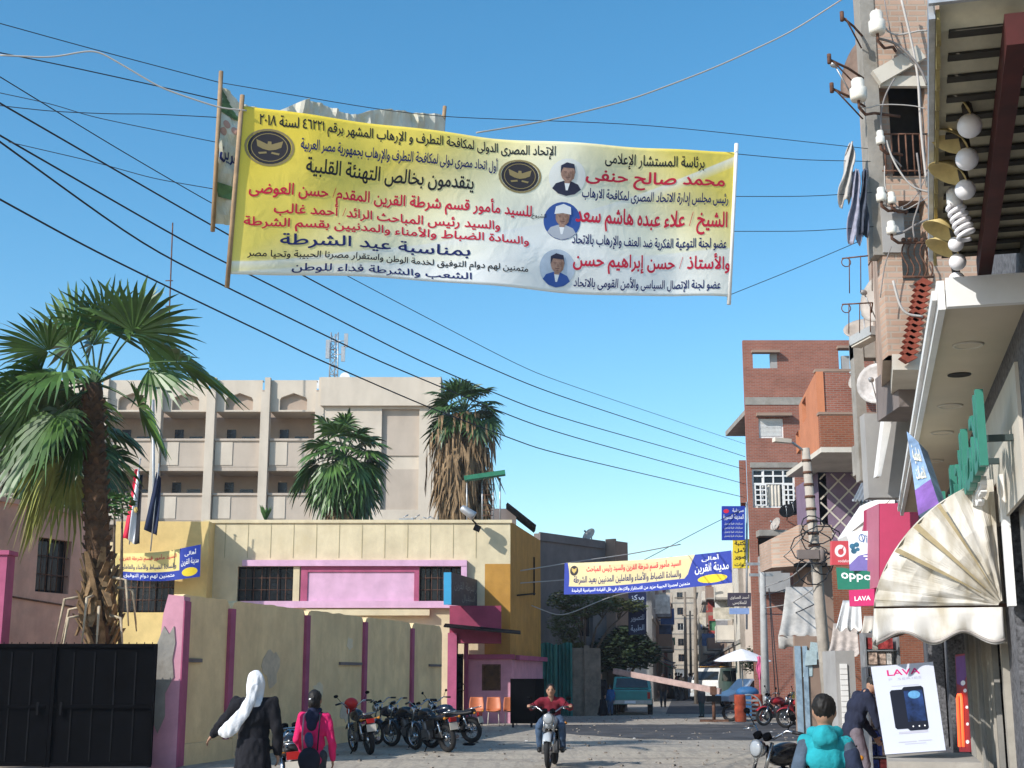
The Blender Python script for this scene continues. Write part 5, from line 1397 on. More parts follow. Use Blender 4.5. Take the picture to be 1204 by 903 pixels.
def orange_house():
    d = 46.; C = PXY(965, d); Bk = V((PXY(943, 52).x, 52, 0)); LU = (C - Bk).normalized(); LL = (C - Bk).length   # left wall runs far -> near
    N = V((LU.y, -LU.x, 0)); z = lambda py, px=965: P(px, py, d).z
    H = z(437); zb = z(527); Wd = 6.0
    t = thing('orange_house', 'orange rendered corner house with brick front balcony overhanging a lattice painted wall', 'building', C + V((Wd / 2, 0, 0)))
    wl = lambda px: (Bk.y - (lambda k: (Bk.x - k * Bk.y) / (LU.x - k * LU.y) * -LU.y + Bk.y)((px - 602) / 1636.)) / -LU.y * -1
    def uat(px):
        k = (px - 602) / 1636.; return (k * Bk.y - Bk.x) / (LU.x - k * LU.y)
    a1, b1 = uat(957), uat(962); a0, b0 = uat(948), uat(951.5)
    y1 = Bk.y + LU.y * a1; 
    ops = [(a1, P(960, 499, y1).z - zb, b1, P(960, 474, y1).z - zb), (a0, P(949, 521, 51).z - zb, b0, P(949, 497, 51).z - zb)]
    m = MB(); wall(m, Bk + V((0, 0, zb)), LU, LL, H - zb, .25, ops); p = m.build('side_wall', m_orange, t)
    for o in ops: window(p, Bk + V((0, 0, zb)), LU, *o, .2, m_wood, m_dark, 0, 0, .05)
    m = MB(); m.obox(C + Yv * .02 + X * .26, X, Wd - .26, Yv, .25, z(490), H); m.build('front_wall', m_brick, t)
    m = MB(); m.obox(C + NF * .25 + X * .003, X, Wd, Yv, .25, zb, z(488)); m.build('balcony_front', m_brick2, t)
    m = MB(); m.obox(C + NF * .25, X, Wd, Yv, 6, zb - .18, zb - .003); m.build('soffit', m_lbeige, t)
    m = MB(); m.obox(C + NF * .28 + V((-.03, 0, 0)), X, Wd, Yv, .35, z(489), z(486)); m.obox(C + NF * .0 - X * .02, X, Wd, Yv, .3, H + .003, H + .1); m.build('coping', m_brown, t)
    C2 = C + V((.9, 4.4, 0))
    m = MB(); m.obox(C2, X, Wd, Yv, .3, z(626), zb - .19); m.obox(C2 - X * .003, Yv, 4, X, .3, 0, zb - .2); pw = m.build('lower_wall', M('lilac_tiled_wall', (.20, .14, .20), .8, .1, 3), t)
    m = MB(); x0 = C2.x; zz0, zz1 = z(622), zb - .25; yy = C2.y - .012
    h = zz1 - zz0
    for i in range(-4, 8):
        for s in (-1, 1):
            xa = x0 + i * .75; xb = xa + s * h
            pa, pb = V((xa, yy, zz0)), V((xb, yy, zz1))
            if s < 0: pa, pb = V((xa, yy, zz0)), V((xa - h, yy, zz1))
            # clip to wall
            def clip(p, q):
                if p.x > q.x: p, q = q, p
                if q.x <= x0 + .05 or p.x >= x0 + Wd - .1: return None
                if p.x < x0 + .05: p = p.lerp(q, (x0 + .05 - p.x) / (q.x - p.x))
                return p, q
            r = clip(pa, pb)
            if r: m.beam(r[0] + V((0, -.004 * (s > 0), 0)), r[1] + V((0, -.004 * (s > 0), 0)), .06, .008, (0, 1, 0))
    m.build('painted_lattice', m_lbeige, pw)
    m = MB(); m.obox(C2 + V((0, -.3, 0)), X, Wd, Yv, .5, 0, z(628)); m.build('base_wall', m_brick2, t)
    m = MB(); c = P(988, 536, 47.0); m.tube([c + V((0, 0, .35)), c], .02, 6)
    for k in range(3):
        a = k * 2.1; m.beam(c, c + V((cos(a) * .55, sin(a) * .55, 0)), .12, .015)
    single(m, 'ceiling_fan', m_blackd, 'dark three bladed fan hanging under the orange house balcony', 'fan', c)
    c = P(1011, 446, 45.2); dish(c, V((-.75, -.4, .4)), .42, 'satellite dish on the orange house parapet', c + V((.0, .5, -1.2)))
    # low brick shed in front
    d2 = 41.; x0, x1 = PX(917, d2), PX(952, d2); zt, z0 = P(930, 617, d2).z, P(930, 665, d2).z
    tt = thing('brick_bay', 'small projecting brick bay with stepped top left of the lamp pole', 'building', ((x0 + x1) / 2, d2, 0))
    m = MB(); m.obox((x0 + .5, d2, 0), X, x1 - x0 + .1, Yv, 3, z0, zt); m.prism([(x0 - .2, d2 + .8, z0), (x0 + .5, d2, z0), (x0 + .5, d2, zt), (x0 - .2, d2 + .8, zt - .35)], (0, 2, 0)); m.build('wall', m_pbrick, tt)
    m = MB(); m.obox((x0 + .75, d2 + .3, 0), X, .75, Yv, 2, 0, z0 - .01); m.build('lower_wall', m_brown, tt)
    m = MB(); m.obox((x0 + .3, d2 - .5, 0), X, .9, Yv, .5, z0 - .05, z0 + .05); m.build('canopy', m_blackd, tt)
PYREF[0] = 560; orange_house(); PYREF[0] = 792
# ---- pale brick block with the insulators
B0 = V((P(1030, 170, 18).x, 18, 0))
def pale_block():
    d = 18.; z = lambda py, px=1060: P(px, py, d).z; x0 = B0.x; u = lambda py_px: 0
    U_ = lambda px, py: P(px, py, d).x - x0
    zb = z(418); H = 16.5
    t = thing('apartment_block', 'near tall pale pink brick apartment block covered in cables and white insulators', 'building', B0 + V((2, 0, 0)))
    op = (U_(1033, 150), z(207) - zb, U_(1090, 150), z(92) - zb); op2 = (U_(1060, 300), z(330) - zb, U_(1092, 300), z(236) - zb)
    m = MB(); wall(m, B0 + V((0, 0, zb)), X, 4.5, H - zb, .3, [op, op2]); m.obox(B0 + Yv * .3, SA, 9, X, .3, zb, H); m.obox(B0 + SA * 9.3, X, 5, Yv, .2, zb, H)
    m.build('wall', m_pbrick, t)
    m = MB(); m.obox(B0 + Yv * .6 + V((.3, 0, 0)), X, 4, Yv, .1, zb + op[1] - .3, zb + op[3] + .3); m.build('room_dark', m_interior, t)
    m = MB(); m.obox(B0 - X * .12 + NF * .02, X, .2, Yv, .3, z(300), H + .3); m.build('corner_column', m_conc, t)
    m = MB(); m.obox(B0 + NF * .003 + X * .09, X, 3, NF, .08, z(104), z(92)); m.beam(P(1030, 92, 17.88), P(1082, 62, 17.9), .1, .22); m.build('lintel', m_lbeige, t)
    m = MB(); m.obox(B0 + NF * .004 + X * .0, X, U_(1062, 270), NF, .05, z(298), z(245)); m.build('grey_render', m_greyp, t)
    m = MB()
    zr0, zr1 = z(207), z(160)
    for i in range(7): xx = B0.x + op[0] + .05 + i * .1; m.tube([(xx, 17.93, zr0), (xx, 17.93, zr1)], .012, 5)
    for zz in (zr0 + .05, zr1): m.tube([(B0.x + op[0], 17.93, zz), (B0.x + op[2], 17.93, zz)], .014, 5)
    m.build('balcony_railing', m_rust, t)
    m = MB(); zr0, zr1 = z(328), z(288); xa, xb = B0.x + U_(1058, 310), B0.x + U_(1094, 310)
    for i in range(5):
        x = xa + (xb - xa) * (i + .5) / 5; m.tube([V((x + .04 * sin(k * 1.1), 17.9, zr0 + (zr1 - zr0) * k / 6)) for k in range(7)], .012, 5)
        m.ell((x, 17.9, zr1 + .04), .035, None, 8, 5)
    m.tube([(xa, 17.9, zr1), (xb, 17.9, zr1)], .018, 6); m.tube([(xa, 17.9, zr0), (xb, 17.9, zr0)], .018, 6); m.build('ornate_railing', m_rust, t)
    # underside and recess below the overhang
    m = MB(); m.obox(B0 + NF * .1 + X * .02, SA, 8.5, X, 4.2, zb - .22, zb - .004); m.build('overhang_slab', m_lbeige, t)
    m = MB()
    q = [P(1094, 332, 17.7), P(1076, 420, 17.7)]
    for k in range(14):
        f = k / 13; c = q[0].lerp(q[1], f); m.prism([c + V((-.10, 0, .07)), c + V((.04, 0, .0)), c + V((-.10, 0, -.07)), c + V((-.2, 0, 0))], (0, .12, 0))
    m.build('serrated_trim', M('red_tile', (.26, .06, .035), .8, .2, 6), t)
    d2 = 21.; C = V((PXY(1033, d2).x, d2, 0)); zz = P(1050, 425, d2).z
    m = MB(); m.obox(C, X, 4, Yv, .3, P(1050, 585, d2).z, zb - .23); m.build('lower_wall', m_greyp, t)
    m = MB(); m.prism([P(1060, 440, 20.6), P(1036, 560, 20.6), P(1031, 560, 20.6), P(1046, 440, 20.6)], (0, .2, 0)); m.build('white_brace', m_white, t)
    m = MB(); m.obox(P(1057, 470, 19.2), X, .45, Yv, 1.2, P(1057, 478, 19.2).z, P(1057, 425, 19.2).z); m.build('bay_box', m_dconc, t)
    # concrete frame left of it
    d3 = 24.; m = MB(); xa, xb = PX(1024, d3), PX(1036, d3); m.obox((xa, d3, 0), X, xb - xa, Yv, .3, P(1030, 565, d3).z, P(1030, 395, d3).z); m.obox((xa, d3 + .02, 0), X, 2, Yv, .3, P(1030, 420, d3).z, P(1030, 400, d3).z)
    m.obox((xa + .01, d3 + .31, 0), X, 1.5, Yv, .25, P(1030, 555, d3).z, P(1030, 520, d3).z)
    m.build('concrete_frame', m_conc, t)
pale_block()
def insulators():
    spec = [((1031, 27), 17.6, 'largest white porcelain insulator at the top of the pale brick wall', .15, 1.0), ((1009, 106), 17.6, 'white porcelain insulator hanging left of the corner column', .15, .95), ((1035, 162), 17.7, 'small greenish white insulator above the balcony railing', .08, .6), ((1036, 229), 17.7, 'lower small insulator beside the black wire end', .09, .6), ((1048, 233), 17.7, 'small insulator next to the looping cable under the railing', .08, .5), ((1048, 268), 17.7, 'lowest small insulator on the grey rendered patch', .09, .55)]
    for i, ((px, py), d, lab, r, k) in enumerate(spec):
        c = P(px, py, d); t = thing('insulator', lab, 'insulator', c, 'porcelain insulators on the pale brick block')
        h = .34 * k
        m = MB(); m.lathe([(r * .5, h * .5), (r * .62, h * .4), (r * .6, h * .1), (r * .8, h * .05), (r * .78, -h * .35), (r * .66, -h * .48), (r * .3, -h * .48)], c, None, 14); m.build('bell', M('porcelain', (.72, .68, .60), .25, .06, 5, spec=.5), t)
        m = MB(); s = 1 if i != 1 else 1
        m.tube([c + V((0, 0, -h * .45)), c + V((0, 0, -h * .8)), c + V((.1, .05, -h * 1.05)), c + V((.25, .15, -h * .85)), V((B0.x + .35, 17.98, c.z - h * .7))], .022, 6); m.build('hook', m_rust, t)
    for i, (px, py) in enumerate(((990, 20), (975, 70), (978, 104))):
        a = P(px, py, 17.6); b = V((B0.x - .05, 18.05, a.z - .12))
        m = MB(); m.tube([a, a.lerp(b, .5) + V((0, 0, .03)), b], .018, 6); m.tube([a + V((0, 0, -.06)), a + V((0, 0, .08))], .03, 6); m.tube([a + V((.05, 0, -.02)), a.lerp(b, .8) + V((0, 0, -.2))], .012, 5)
        single(m, 'wall_bracket', m_rust, ('uppermost rusty bracket sticking out left of the corner column', 'middle rusty bracket sticking out beside the brown dish', 'lowest rusty bracket sticking out near the hanging insulator')[i], 'bracket', b)
    rnd = random.Random(9)
    paths = [[(1040, 0), (1050, 60), (1078, 70), (1085, 130), (1088, 190)], [(1030, 10), (1045, 45), (1080, 36), (1090, 36)], [(1031, 45), (1055, 50), (1082, 78), (1090, 100)], [(1010, 125), (1020, 128), (1035, 122), (1075, 124), (1088, 128)],
             [(1052, 92), (1040, 112), (1034, 140), (1040, 175), (1060, 196)], [(1060, 0), (1072, 50), (1080, 90), (1082, 150), (1090, 220)], [(1035, 240), (1060, 246), (1078, 232), (1092, 200)], [(1042, 165), (1050, 190), (1070, 220), (1092, 226)], [(1048, 276), (1062, 274), (1080, 262), (1092, 258)], [(1040, 195), (1040, 225), (1052, 240), (1062, 250), (1090, 232)],
             [(1078, 180), (1085, 230), (1072, 262), (1075, 280)], [(1050, 330), (1060, 370), (1085, 372)], [(1035, 350), (1040, 310), (1048, 290)]]
    for i, p in enumerate(paths):
        w = [P(x, y, 17.78 - .03 * (i % 4)) for x, y in p]
        ww = []
        for k in range(len(w) - 1):
            for j in range(6): ww.append(w[k].lerp(w[k + 1], j / 6))
        ww.append(w[-1])
        for _ in range(8): ww = [ww[0]] + [(ww[q - 1] + ww[q] * 2 + ww[q + 1]) / 4 for q in range(1, len(ww) - 1)] + [ww[-1]]
        m = MB(); m.tube(ww, .008 + .005 * (i % 3), 6)
        single(m, 'wall_cable', m_wcable if i % 2 else M('grey_cable', (.22, .20, .19), .8, .1, 4), ['thick cable dropping from the roof edge past the lintel', 'pale cable looping from the largest insulator to the canopy corner', 'grey rod from the largest insulator down to the canopy edge', 'pale horizontal rod across the dark balcony', 'grey cable curling past the left side of the dark balcony', 'pale vertical conduit down the middle of the brick wall',
               'grey cable sagging from the lower small insulator', 'pale cable hanging under the balcony railing', 'dark cable from the lowest small insulator', 'pale cable looping below the greenish insulator', 'grey vertical cable at the right of the rendered patch', 'pale cable along the overhang brickwork', 'grey cable beside the large dish'][i], 'cable', w[0], 'cables on the pale brick block')
insulators()
def facade_dishes():
    c = P(1012, 84, 18.6); dish(c, V((-.93, -.2, .15)), .42, 'brown satellite dish seen almost edge-on beside the corner column', c + V((.4, .2, -.2)), M('brown_dish', (.20, .14, .11), .8, .2, 5))
    c = P(1038, 352, 22); dish(c, V((-.85, -.45, .15)), .42, 'large grey satellite dish seen from the side below the aerials', c + V((.35, .2, -.3)))
    c = P(1018, 392, 24.5); dish(c, V((-.2, -.6, .75)), .4, 'flat lying satellite dish behind the street lamp head', c + V((.3, .1, -.35)))
    c = P(1033, 452, 23.2); dish(c, V((-.55, -.8, .05)), .36, 'oval satellite dish with dark printed centre on the concrete frame', c + V((.15, .3, -.1)), M('pale_dish', (.55, .53, .52), .5, .3, 3))
    a, b = P(1006, 402, 23.5), P(1047, 380, 22.5)
    t = thing('street_lamp', 'long grey tilted street lamp head fixed to the facade above the brick house', 'street lamp', b)
    m = MB(); m.beam(a, a.lerp(b, .62), .26, .16); m.build('lamp_head', M('lamp_grey', (.36, .37, .37), .6, .1, 4), t)
    m = MB(); m.beam(a + V((0, -.02, -.09)), a.lerp(b, .55) + V((0, -.02, -.09)), .2, .05); m.build('lens', m_lbeige, t)
    m = MB(); m.tube([a.lerp(b, .5), b + V((.2, .3, .1))], .035, 6); m.build('arm', m_steel, t)
    for i, (pts, lab) in enumerate(((((990, 304), (1028, 300)), 'upper tv aerial of thin rods beyond the clothes line'), (((990, 358), (1026, 356)), 'lower tv aerial of thin rods above the dish'))):
        a, b = P(*pts[0], 20), P(*pts[1], 20)
        m = MB(); m.tube([a, b], .012, 5)
        for f in (.2, .55, .9):
            c = a.lerp(b, f); m.tube([c + V((0, -.05, 0)), c + V((0, .05, -.55 + .1 * i))], .008, 5)
        m.torus(a + V((.06, 0, -.06)), .07, .008, (0, 1, 0), 12, 5); m.tube([b, V((B0.x + .4, 20.2, b.z - .1))], .012, 5)
        single(m, 'tv_aerial', m_rust, lab, 'aerial', a)
    # washing on the line
    t0 = [((1001, 168), (993, 232), .20, m_wcable, 'pale grey garment pegged first on the clothes line'), ((1006, 200), (1005, 278), .22, M('grey_cloth', (.30, .30, .38), .9, .25, 8), 'bluish grey trousers hanging on the clothes line'), ((1016, 200), (1015, 270), .16, M('dark_cloth', (.07, .08, .11), .9, .25, 8), 'dark garment hanging nearest the corner column')]
    for i, (a, b, w, mt, lab) in enumerate(t0):
        A, Bp = P(*a, 17.9), P(*b, 17.9)
        m = MB(); m.grid(lambda u, v: A.lerp(Bp, v) + V(((u - .5) * w * (.15 + 1.6 * v - .9 * v * v) * (1 + .2 * sin(v * 9 + i)), .07 * sin(u * 9 + v * 6 + i), -.05 * sin(u * 7 + i) * v - .12 * (u * 3 % 1) * (v > .9))), 10, 14, True, .012)
        single(m, 'garment', mt, lab, 'clothing', A, 'washing on the line')
facade_dishes()
# ------------------------------------------------------------------ near right: shops, canopy, soffit, awning
m_corr = M('olive_corrugated_sheet', (.62, .57, .42), .75, .25, 2, streak=.3)
m_redbeam = M('dark_red_beam', (.07, .012, .01), .7, .25, 4)
m_soffit = M('cream_soffit', (.58, .50, .38), .8, .06, 1.2)
m_stone = M('dark_speckled_cladding', (.13, .13, .14), .8, .5, 22, bump=.2)
def shops():
    Y0, Y1, H = 5.0, 32.0, 5.2
    O = FA(Y1); U = -SA; L = (Y1 - Y0) / .968; uy = lambda y: (Y1 - y) / .968
    t = thing('shop_building', 'long near shop row with cream soffit slab, grey shutters and dark speckled cladding', 'building', FA(18))
    ops = [(uy(11.6), .15, uy(8.6), 3.0), (uy(16.4), .15, uy(12.6), 2.9), (uy(22.2), .15, uy(17.0), 2.9), (uy(29.5), .15, uy(23), 2.9)]
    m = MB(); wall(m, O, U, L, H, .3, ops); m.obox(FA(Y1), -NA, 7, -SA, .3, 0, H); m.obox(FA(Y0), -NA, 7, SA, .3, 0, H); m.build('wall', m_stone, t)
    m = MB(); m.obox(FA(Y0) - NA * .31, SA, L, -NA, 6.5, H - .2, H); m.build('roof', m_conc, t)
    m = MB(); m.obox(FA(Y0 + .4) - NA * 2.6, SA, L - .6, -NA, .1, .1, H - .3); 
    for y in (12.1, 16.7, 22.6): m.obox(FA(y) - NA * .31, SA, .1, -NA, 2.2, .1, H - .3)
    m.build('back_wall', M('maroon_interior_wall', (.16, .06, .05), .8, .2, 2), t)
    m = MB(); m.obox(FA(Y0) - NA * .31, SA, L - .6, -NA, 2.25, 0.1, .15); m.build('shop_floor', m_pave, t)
    # shutter boards between depth 12 and 16: three leaves standing ajar
    mb_ = [M('grey_shutter_board', (.27, .26, .24), .8, .2, 3, streak=.5), M('beige_shutter_board', (.38, .35, .30), .8, .15, 3, streak=.5)]
    for i, (ya, yb, o) in enumerate(((12.75, 13.35, .06), (13.45, 13.95, .10), (14.3, 14.9, .05), (15.05, 15.6, .10), (15.7, 16.3, .05))):
        m = MB(); m.obox(FA(ya, o), SA, (yb - ya) / .968, NA, .05, .16, 2.95); p = m.build('shutter_leaf', mb_[i % 2], t)
        m = MB()
        for k in range(4): m.obox(FA(ya + .03 + (yb - ya - .06) * k / 4, o + .052), SA, .02, NA, .02, .2, 2.9)
        m.build('board_rib', mb_[(i + 1) % 2], p)
    m = MB(); m.obox(FA(8.8, -.12), SA, 2.7, NA, .05, .16, 3.0); m.build('roller_shutter', mb_[0], t)
    for y in (11.4, 12.35, 16.55):
        m = MB(); m.obox(FA(y, .003), SA, .16, NA, .06, .13 if y > 12 else 2.2, 3.3); m.build('white_post', m_white if y < 12 else mb_[1], t)
    # soffit slab with fascia and lamps
    z0, z1 = 4.2, 4.31; ya, yb = 9.15, 21.8
    m = MB(); m.obox(FA(ya, .003), SA, (yb - ya) / .968, NA, .56, z0, z1); m.build('soffit', m_soffit, t)
    m = MB(); m.obox(FA(ya - .06, .56), SA, (yb - ya + .1) / .968, NA, .05, z0 - .05, z1 + .05); m.obox(FA(ya - .06, .612), SA, (yb - ya + .1) / .968, NA, .035, z0 + .02, z1 - .02); m.obox(FA(ya - .06, .003), -SA, -.0 + .07, NA, .55, z0 - .05, z1 + .05); m.build('fascia', m_white, t)
    for i, y in enumerate((10.4, 11.5, 12.9, 14.4, 16.4, 18.8)):
        c = FA(y, .32, z0 - .004)
        m = MB()
        if i == 1: m.lathe([(.10, 0), (.10, -.004)], c, None, 20); m.build('empty_lamp_hole', m_interior, t)
        else:
            m.torus(c, .11, .012, (0, 0, 1), 20, 6); p = m.build('lamp_ring', m_lbeige, t)
            m = MB(); m.lathe([(.10, 0), (.10, -.003)], c, None, 20); m.build('lamp_glass', m_soffit, p)
    return t
shops()
def canopy():
    z = 4.66; ya, yb = 5.65, 9.5; oo = .71; FA0 = FA
    def FA_(Y, o=0., zz=0.): return FA0(Y, o - .04 * (Y - 5.65) + .02, zz)
    SC = (FA_(9.) - FA_(6.)).normalized()
    t = thing('metal_canopy', 'dark corrugated sheet canopy with scalloped edge and dark red beam above the bulbs', 'canopy', FA(7.5, .4, z))
    m = MB(); n = 96
    prof = lambda k: .035 * (1 if (k // 2) % 2 else -1)
    rows = []
    m.grid(lambda u, v: FA_(ya + (yb - ya) * u, -.0 + (oo) * (1 - v) - .25 * v * 4, z) + V((0, 0, .05 * (abs((u * 15) % 1 - .5) * 4 - 1 if True else 0) + .02)), 180, 2, False, .006)
    m.build('corrugated_sheet', m_corr, t)
    m = MB(); m.obox(FA_(ya, .34), SC, (yb - ya) / .968, NA, .09, z - .2, z - .045); m.build('red_beam', m_redbeam, t)
    for k in range(15):
        y = ya + .12 + (yb - ya - .3) * k / 14
        m = MB(); m.obox(FA_(y, -.6), NA, 1.27, SA, .075, z - .045, z - .032); m.build('joist', M('dark_joist', (.045, .04, .03), .85, .3, 5), t)
    # scalloped valance along the outer edge
    m = MB(); nS = 15
    for i in range(nS):
        a = ya + (yb - ya) * i / nS; b = ya + (yb - ya) * (i + 1) / nS; w = b - a
        pts = [FA_(a + .01, oo, z + .02), FA_(b - .01, oo, z + .02)] + [FA_(b - .01 - (w - .02) * k / 8, oo, z - .03 - .07 * sin(pi * k / 8)) for k in range(9)]
        m.prism(pts, NA * .02)
    m.build('scalloped_valance', M('dusty_yellow_trim', (.30, .24, .10), .8, .2, 4), t)
    m = MB(); m.obox(FA_(ya, oo + .022), SC, (yb - ya) / .968, NA, .03, z - .03, z + .07); m.obox(FA_(ya - .03, -.6), NA, 1.36, -SA, .03, z + .02, z + .08); m.build('edge_rail', m_steel, t)
canopy()
def bulbs():
    sp = [(1140, 148, 6.9, .066, 0, 'largest white globe bulb, nearest under the corrugated canopy'), (1137, 187, 7.25, .064, 0, 'second white globe bulb from the near end, between two other globes'), (1135, 223, 7.6, .06, 0, 'third white globe bulb right above the spiral lamp'), (1134, 262, 8.0, .058, 1, 'white spiral energy saving lamp hanging among the globe bulbs'), (1124, 287, 8.5, .05, 0, 'globe bulb half hidden behind the spiral lamp'), (1126, 308, 8.9, .058, 0, 'white globe bulb next to last at the far end of the canopy'), (1125, 329, 9.35, .058, 0, 'white globe bulb at the far end just above the cream soffit')]
    mg = M('milk_glass', (.78, .76, .78), .3, .0, 3, spec=.5)
    mg2 = M('dark_socket', (.05, .04, .03), .6, .2, 5)
    msk = M('golden_lamp_hood', (.55, .42, .17), .6, .2, 5)  # golden yellow tone of the bulb hoods
    for (px, py, d, r, kind, lab) in sp:
        c = P(px, py, d); top = V((c.x, c.y, 4.62))
        t = thing('light_bulb', lab, 'bulb', c, 'bulbs under the corrugated canopy')
        if kind == 0:
            m = MB(); m.ell(c, (r, r, r * 1.02), None, 18, 12); m.build('globe', mg, t)
        else:
            m = MB(); pts = []
            ax = V((.25, -.1, -1)).normalized(); x = ax.orthogonal().normalized(); y = ax.cross(x)
            for k in range(121):
                a = 2 * pi * 5.5 * k / 120; pts.append(c + V((-.05, 0, .11)) + ax * (.22 * k / 120) + (x * cos(a) + y * sin(a)) * r * .85)
            m.tube(pts, .0135, 8); m.build('spiral_tube', mg, t)
            m = MB(); m.lathe([(.03, .0), (.05, .03), (.05, .10), (.03, .13)], c + V((-.05, 0, .10)), None, 12); m.build('ballast', m_white, t)
        m = MB(); b = c + V((0, 0, r * .8 if kind == 0 else .22)); m.tube([b, b + V((-.01, 0, .08))], .03, 8); m.tube([b + V((-.01, 0, .07)), V((top.x - .02, top.y, top.z))], .008, 5); m.build('socket', mg2, t)
        if kind == 0 and d < 9.3:
            m = MB(); m.lathe([(.03, .08), (.045, .07), (.12, -.0), (.115, -.0), (.04, .06), (.03, .065)], c + V((-.10, 0, r + .04)), Matrix.Rotation(.5, 3, 'Y'), 16); m.build('hood', msk, t)
bulbs()
def letters3d():
    near, far = 10.2, 16.2; o = .25
    fn = bil(FA(far, o, 3.80), FA(near, o, 3.80), FA(near, o, 3.15), FA(far, o, 3.15))
    mg = M('green_letter_face', (.035, .20, .15), .5, .1, 4)
    mside = M('dark_letter_side', (.04, .06, .06), .7, .1, 4)
    t = thing('shop_sign', 'green raised metal lettering under the cream soffit, seen almost edge-on', 'sign', fn(.5, .5))
    def raised(mb, tx, r, dpt, bold):
        vs, fs, _ = text_mesh(tx, bold)
        pts = []
        for x, y in vs:
            u = r[0] + (r[2] - r[0]) * x; v = r[3] + (r[1] - r[3]) * y; pts.append(fn(u, v))
        k = len(pts); ed = {}
        for f in fs:
            for a, b in zip(f, f[1:] + f[:1]): ed[(a, b)] = 1
        mb.add(pts + [p + NA * dpt for p in pts], [tuple(f) for f in fs] + [tuple(i + k for i in f) for f in fs] + [(a, b, b + k, a + k) for (a, b) in ed if (b, a) not in ed], False)
    m = MB(); raised(m, ar('المحمول'), (.0, .1, .42, 1.1), .06, .012); m.build('raised_word', mg, t)
    m = MB(); raised(m, ar('الاتصالات'), (.47, .0, 1, .95), .06, .012); m.build('raised_word', mg, t)
    m = MB(); m.obox(FA(near - .2, .003), SA, (far - near + .5) / .968, NA, .03, 2.95, 3.95); m.build('back_panel', m_lbeige, t)
    for y in (10.4, 11.6, 12.9, 14.4, 15.8):
        m = MB(); m.obox(FA(y, .035), SA, .05, NA, .21, 3.42, 3.47); m.build('bracket', mside, t)
    fn2 = bil(FA(13.2, .2, 3.34), FA(11, .2, 3.34), FA(11, .2, 3.02), FA(13.2, .2, 3.02))
    m = MB(); fn = fn2; raised(m, ar('بيع وشراء'), (0, .1, 1, .9), .05, .01)
    single(m, 'shop_sign', m_white, 'white raised lettering below the green letters, just above the striped awning', 'sign', FA(11, .2, 2.9))
letters3d()
def awning():
    Yc = 12.0; Yf = 15.4; C = P(1191, 711, Yc); o0 = 0.06; zc = C.z
    C = FA(Yc, o0, zc); rh = 1.08; rv = 1.10
    mt = bpy.data.materials.new('stained_striped_canvas'); mt.use_nodes = True
    n = mt.node_tree.nodes; l = mt.node_tree.links; b = n['Principled BSDF']; b.inputs['Roughness'].default_value = .85
    tc = n.new('ShaderNodeTexCoord'); 
    def ns(sc, p0, p1, c0, c1, sx=(1, 1, 1)):
        mp = n.new('ShaderNodeMapping'); mp.inputs['Scale'].default_value = sx; l.new(tc.outputs['Object'], mp.inputs[0])
        x = n.new('ShaderNodeTexNoise'); x.inputs['Scale'].default_value = sc; x.inputs['Detail'].default_value = 8; l.new(mp.outputs[0], x.inputs['Vector'])
        r = n.new('ShaderNodeValToRGB'); r.color_ramp.elements[0].position = p0; r.color_ramp.elements[1].position = p1; r.color_ramp.elements[0].color = (*c0, 1); r.color_ramp.elements[1].color = (*c1, 1); l.new(x.outputs['Fac'], r.inputs[0]); return r.outputs[0]
    mx = n.new('ShaderNodeMixRGB'); mx.blend_type = 'MULTIPLY'; mx.inputs[0].default_value = 1
    l.new(ns(1.3, .35, .65, (.62, .59, .53), (.72, .70, .67)), mx.inputs[1]); l.new(ns(2.2, .38, .6, (.62, .57, .47), (1, 1, 1), (2.5, 2.5, .8)), mx.inputs[2]); l.new(mx.outputs[0], b.inputs['Base Color'])
    m_dirty = M('brown_canvas_stain', (.36, .29, .17), .9, .2, 4)
    t = thing('awning', 'large dirty cream canvas shop awning with pleated fan side and wavy valance', 'awning', V((C.x, C.y, zc)))
    e = 1.55
    def arc(a):   # a 0 (outer) .. pi/2 (top)
        return rh * abs(cos(a)) ** (2 / e), rv * abs(sin(a)) ** (2 / e)
    def side(Y, flip):
        m = MB(); nA, nR = 60, 8
        def fn(u, v):
            a = pi / 2 * u; x, z = arc(a); r = .03 + .97 * v
            pl = (abs((u * 7.5) % 1 - .5) - .25) * .075 * v + .05 * noise.noise(V((u * 9, v * 4, Y)))
            return FA(Y, o0 + x * r, zc + z * r) + SA * (pl - .10 * sin(pi * v) * sin(pi * u))
        m.grid(fn, nA, nR, False, .004); return m
    p = side(Yc, 1).build('fan_side', mt, t)
    side(Yf, 1).build('fan_side', mt, t)
    m = MB(); m.grid(lambda u, v: (lambda x, z: FA(Yc + (Yf - Yc) * v, o0 + x, zc + z + .03 * sin(v * 21) * sin(pi * u)))(*arc(pi / 2 * u)), 28, 40, True, .004); m.build('barrel_top', mt, t)
    def stain(mm, u, w):
        k = 10
        for i in range(k):
            v0, v1 = .2 + .8 * i / k, .2 + .8 * (i + 1) / k
            q = lambda uu, v: (lambda x, z: FA(Yc - .012, o0 + x * v, zc + z * v) + SA * (-.16 * v * .25 - .10 * sin(pi * v) * sin(pi * uu) - .03))(*arc(pi / 2 * uu))
            mm.quad(q(u - w, v0), q(u + w, v0), q(u + w, v1), q(u - w, v1))
    m = MB()
    for u, w in ((.36, .012), (.50, .014), (.64, .010)): stain(m, u, w)
    m.build('seam_stripe', m_dirty, p)
    # valance hangs round the outer edge and the near side
    m = MB(); vd = .27
    def va(s, v):   # s 0..1 along near side from wall to outer corner
        o = o0 + rh * s; wv = .05 * sin(s * pi * 4.2 + .6)
        return FA(Yc, o, zc - .02 - v * (vd + wv - .10 * s * 0)) + SA * (-.04 * sin(s * 20) * v) + V((0, 0, .10 * s * 0))
    m.grid(va, 60, 4, True, .004)
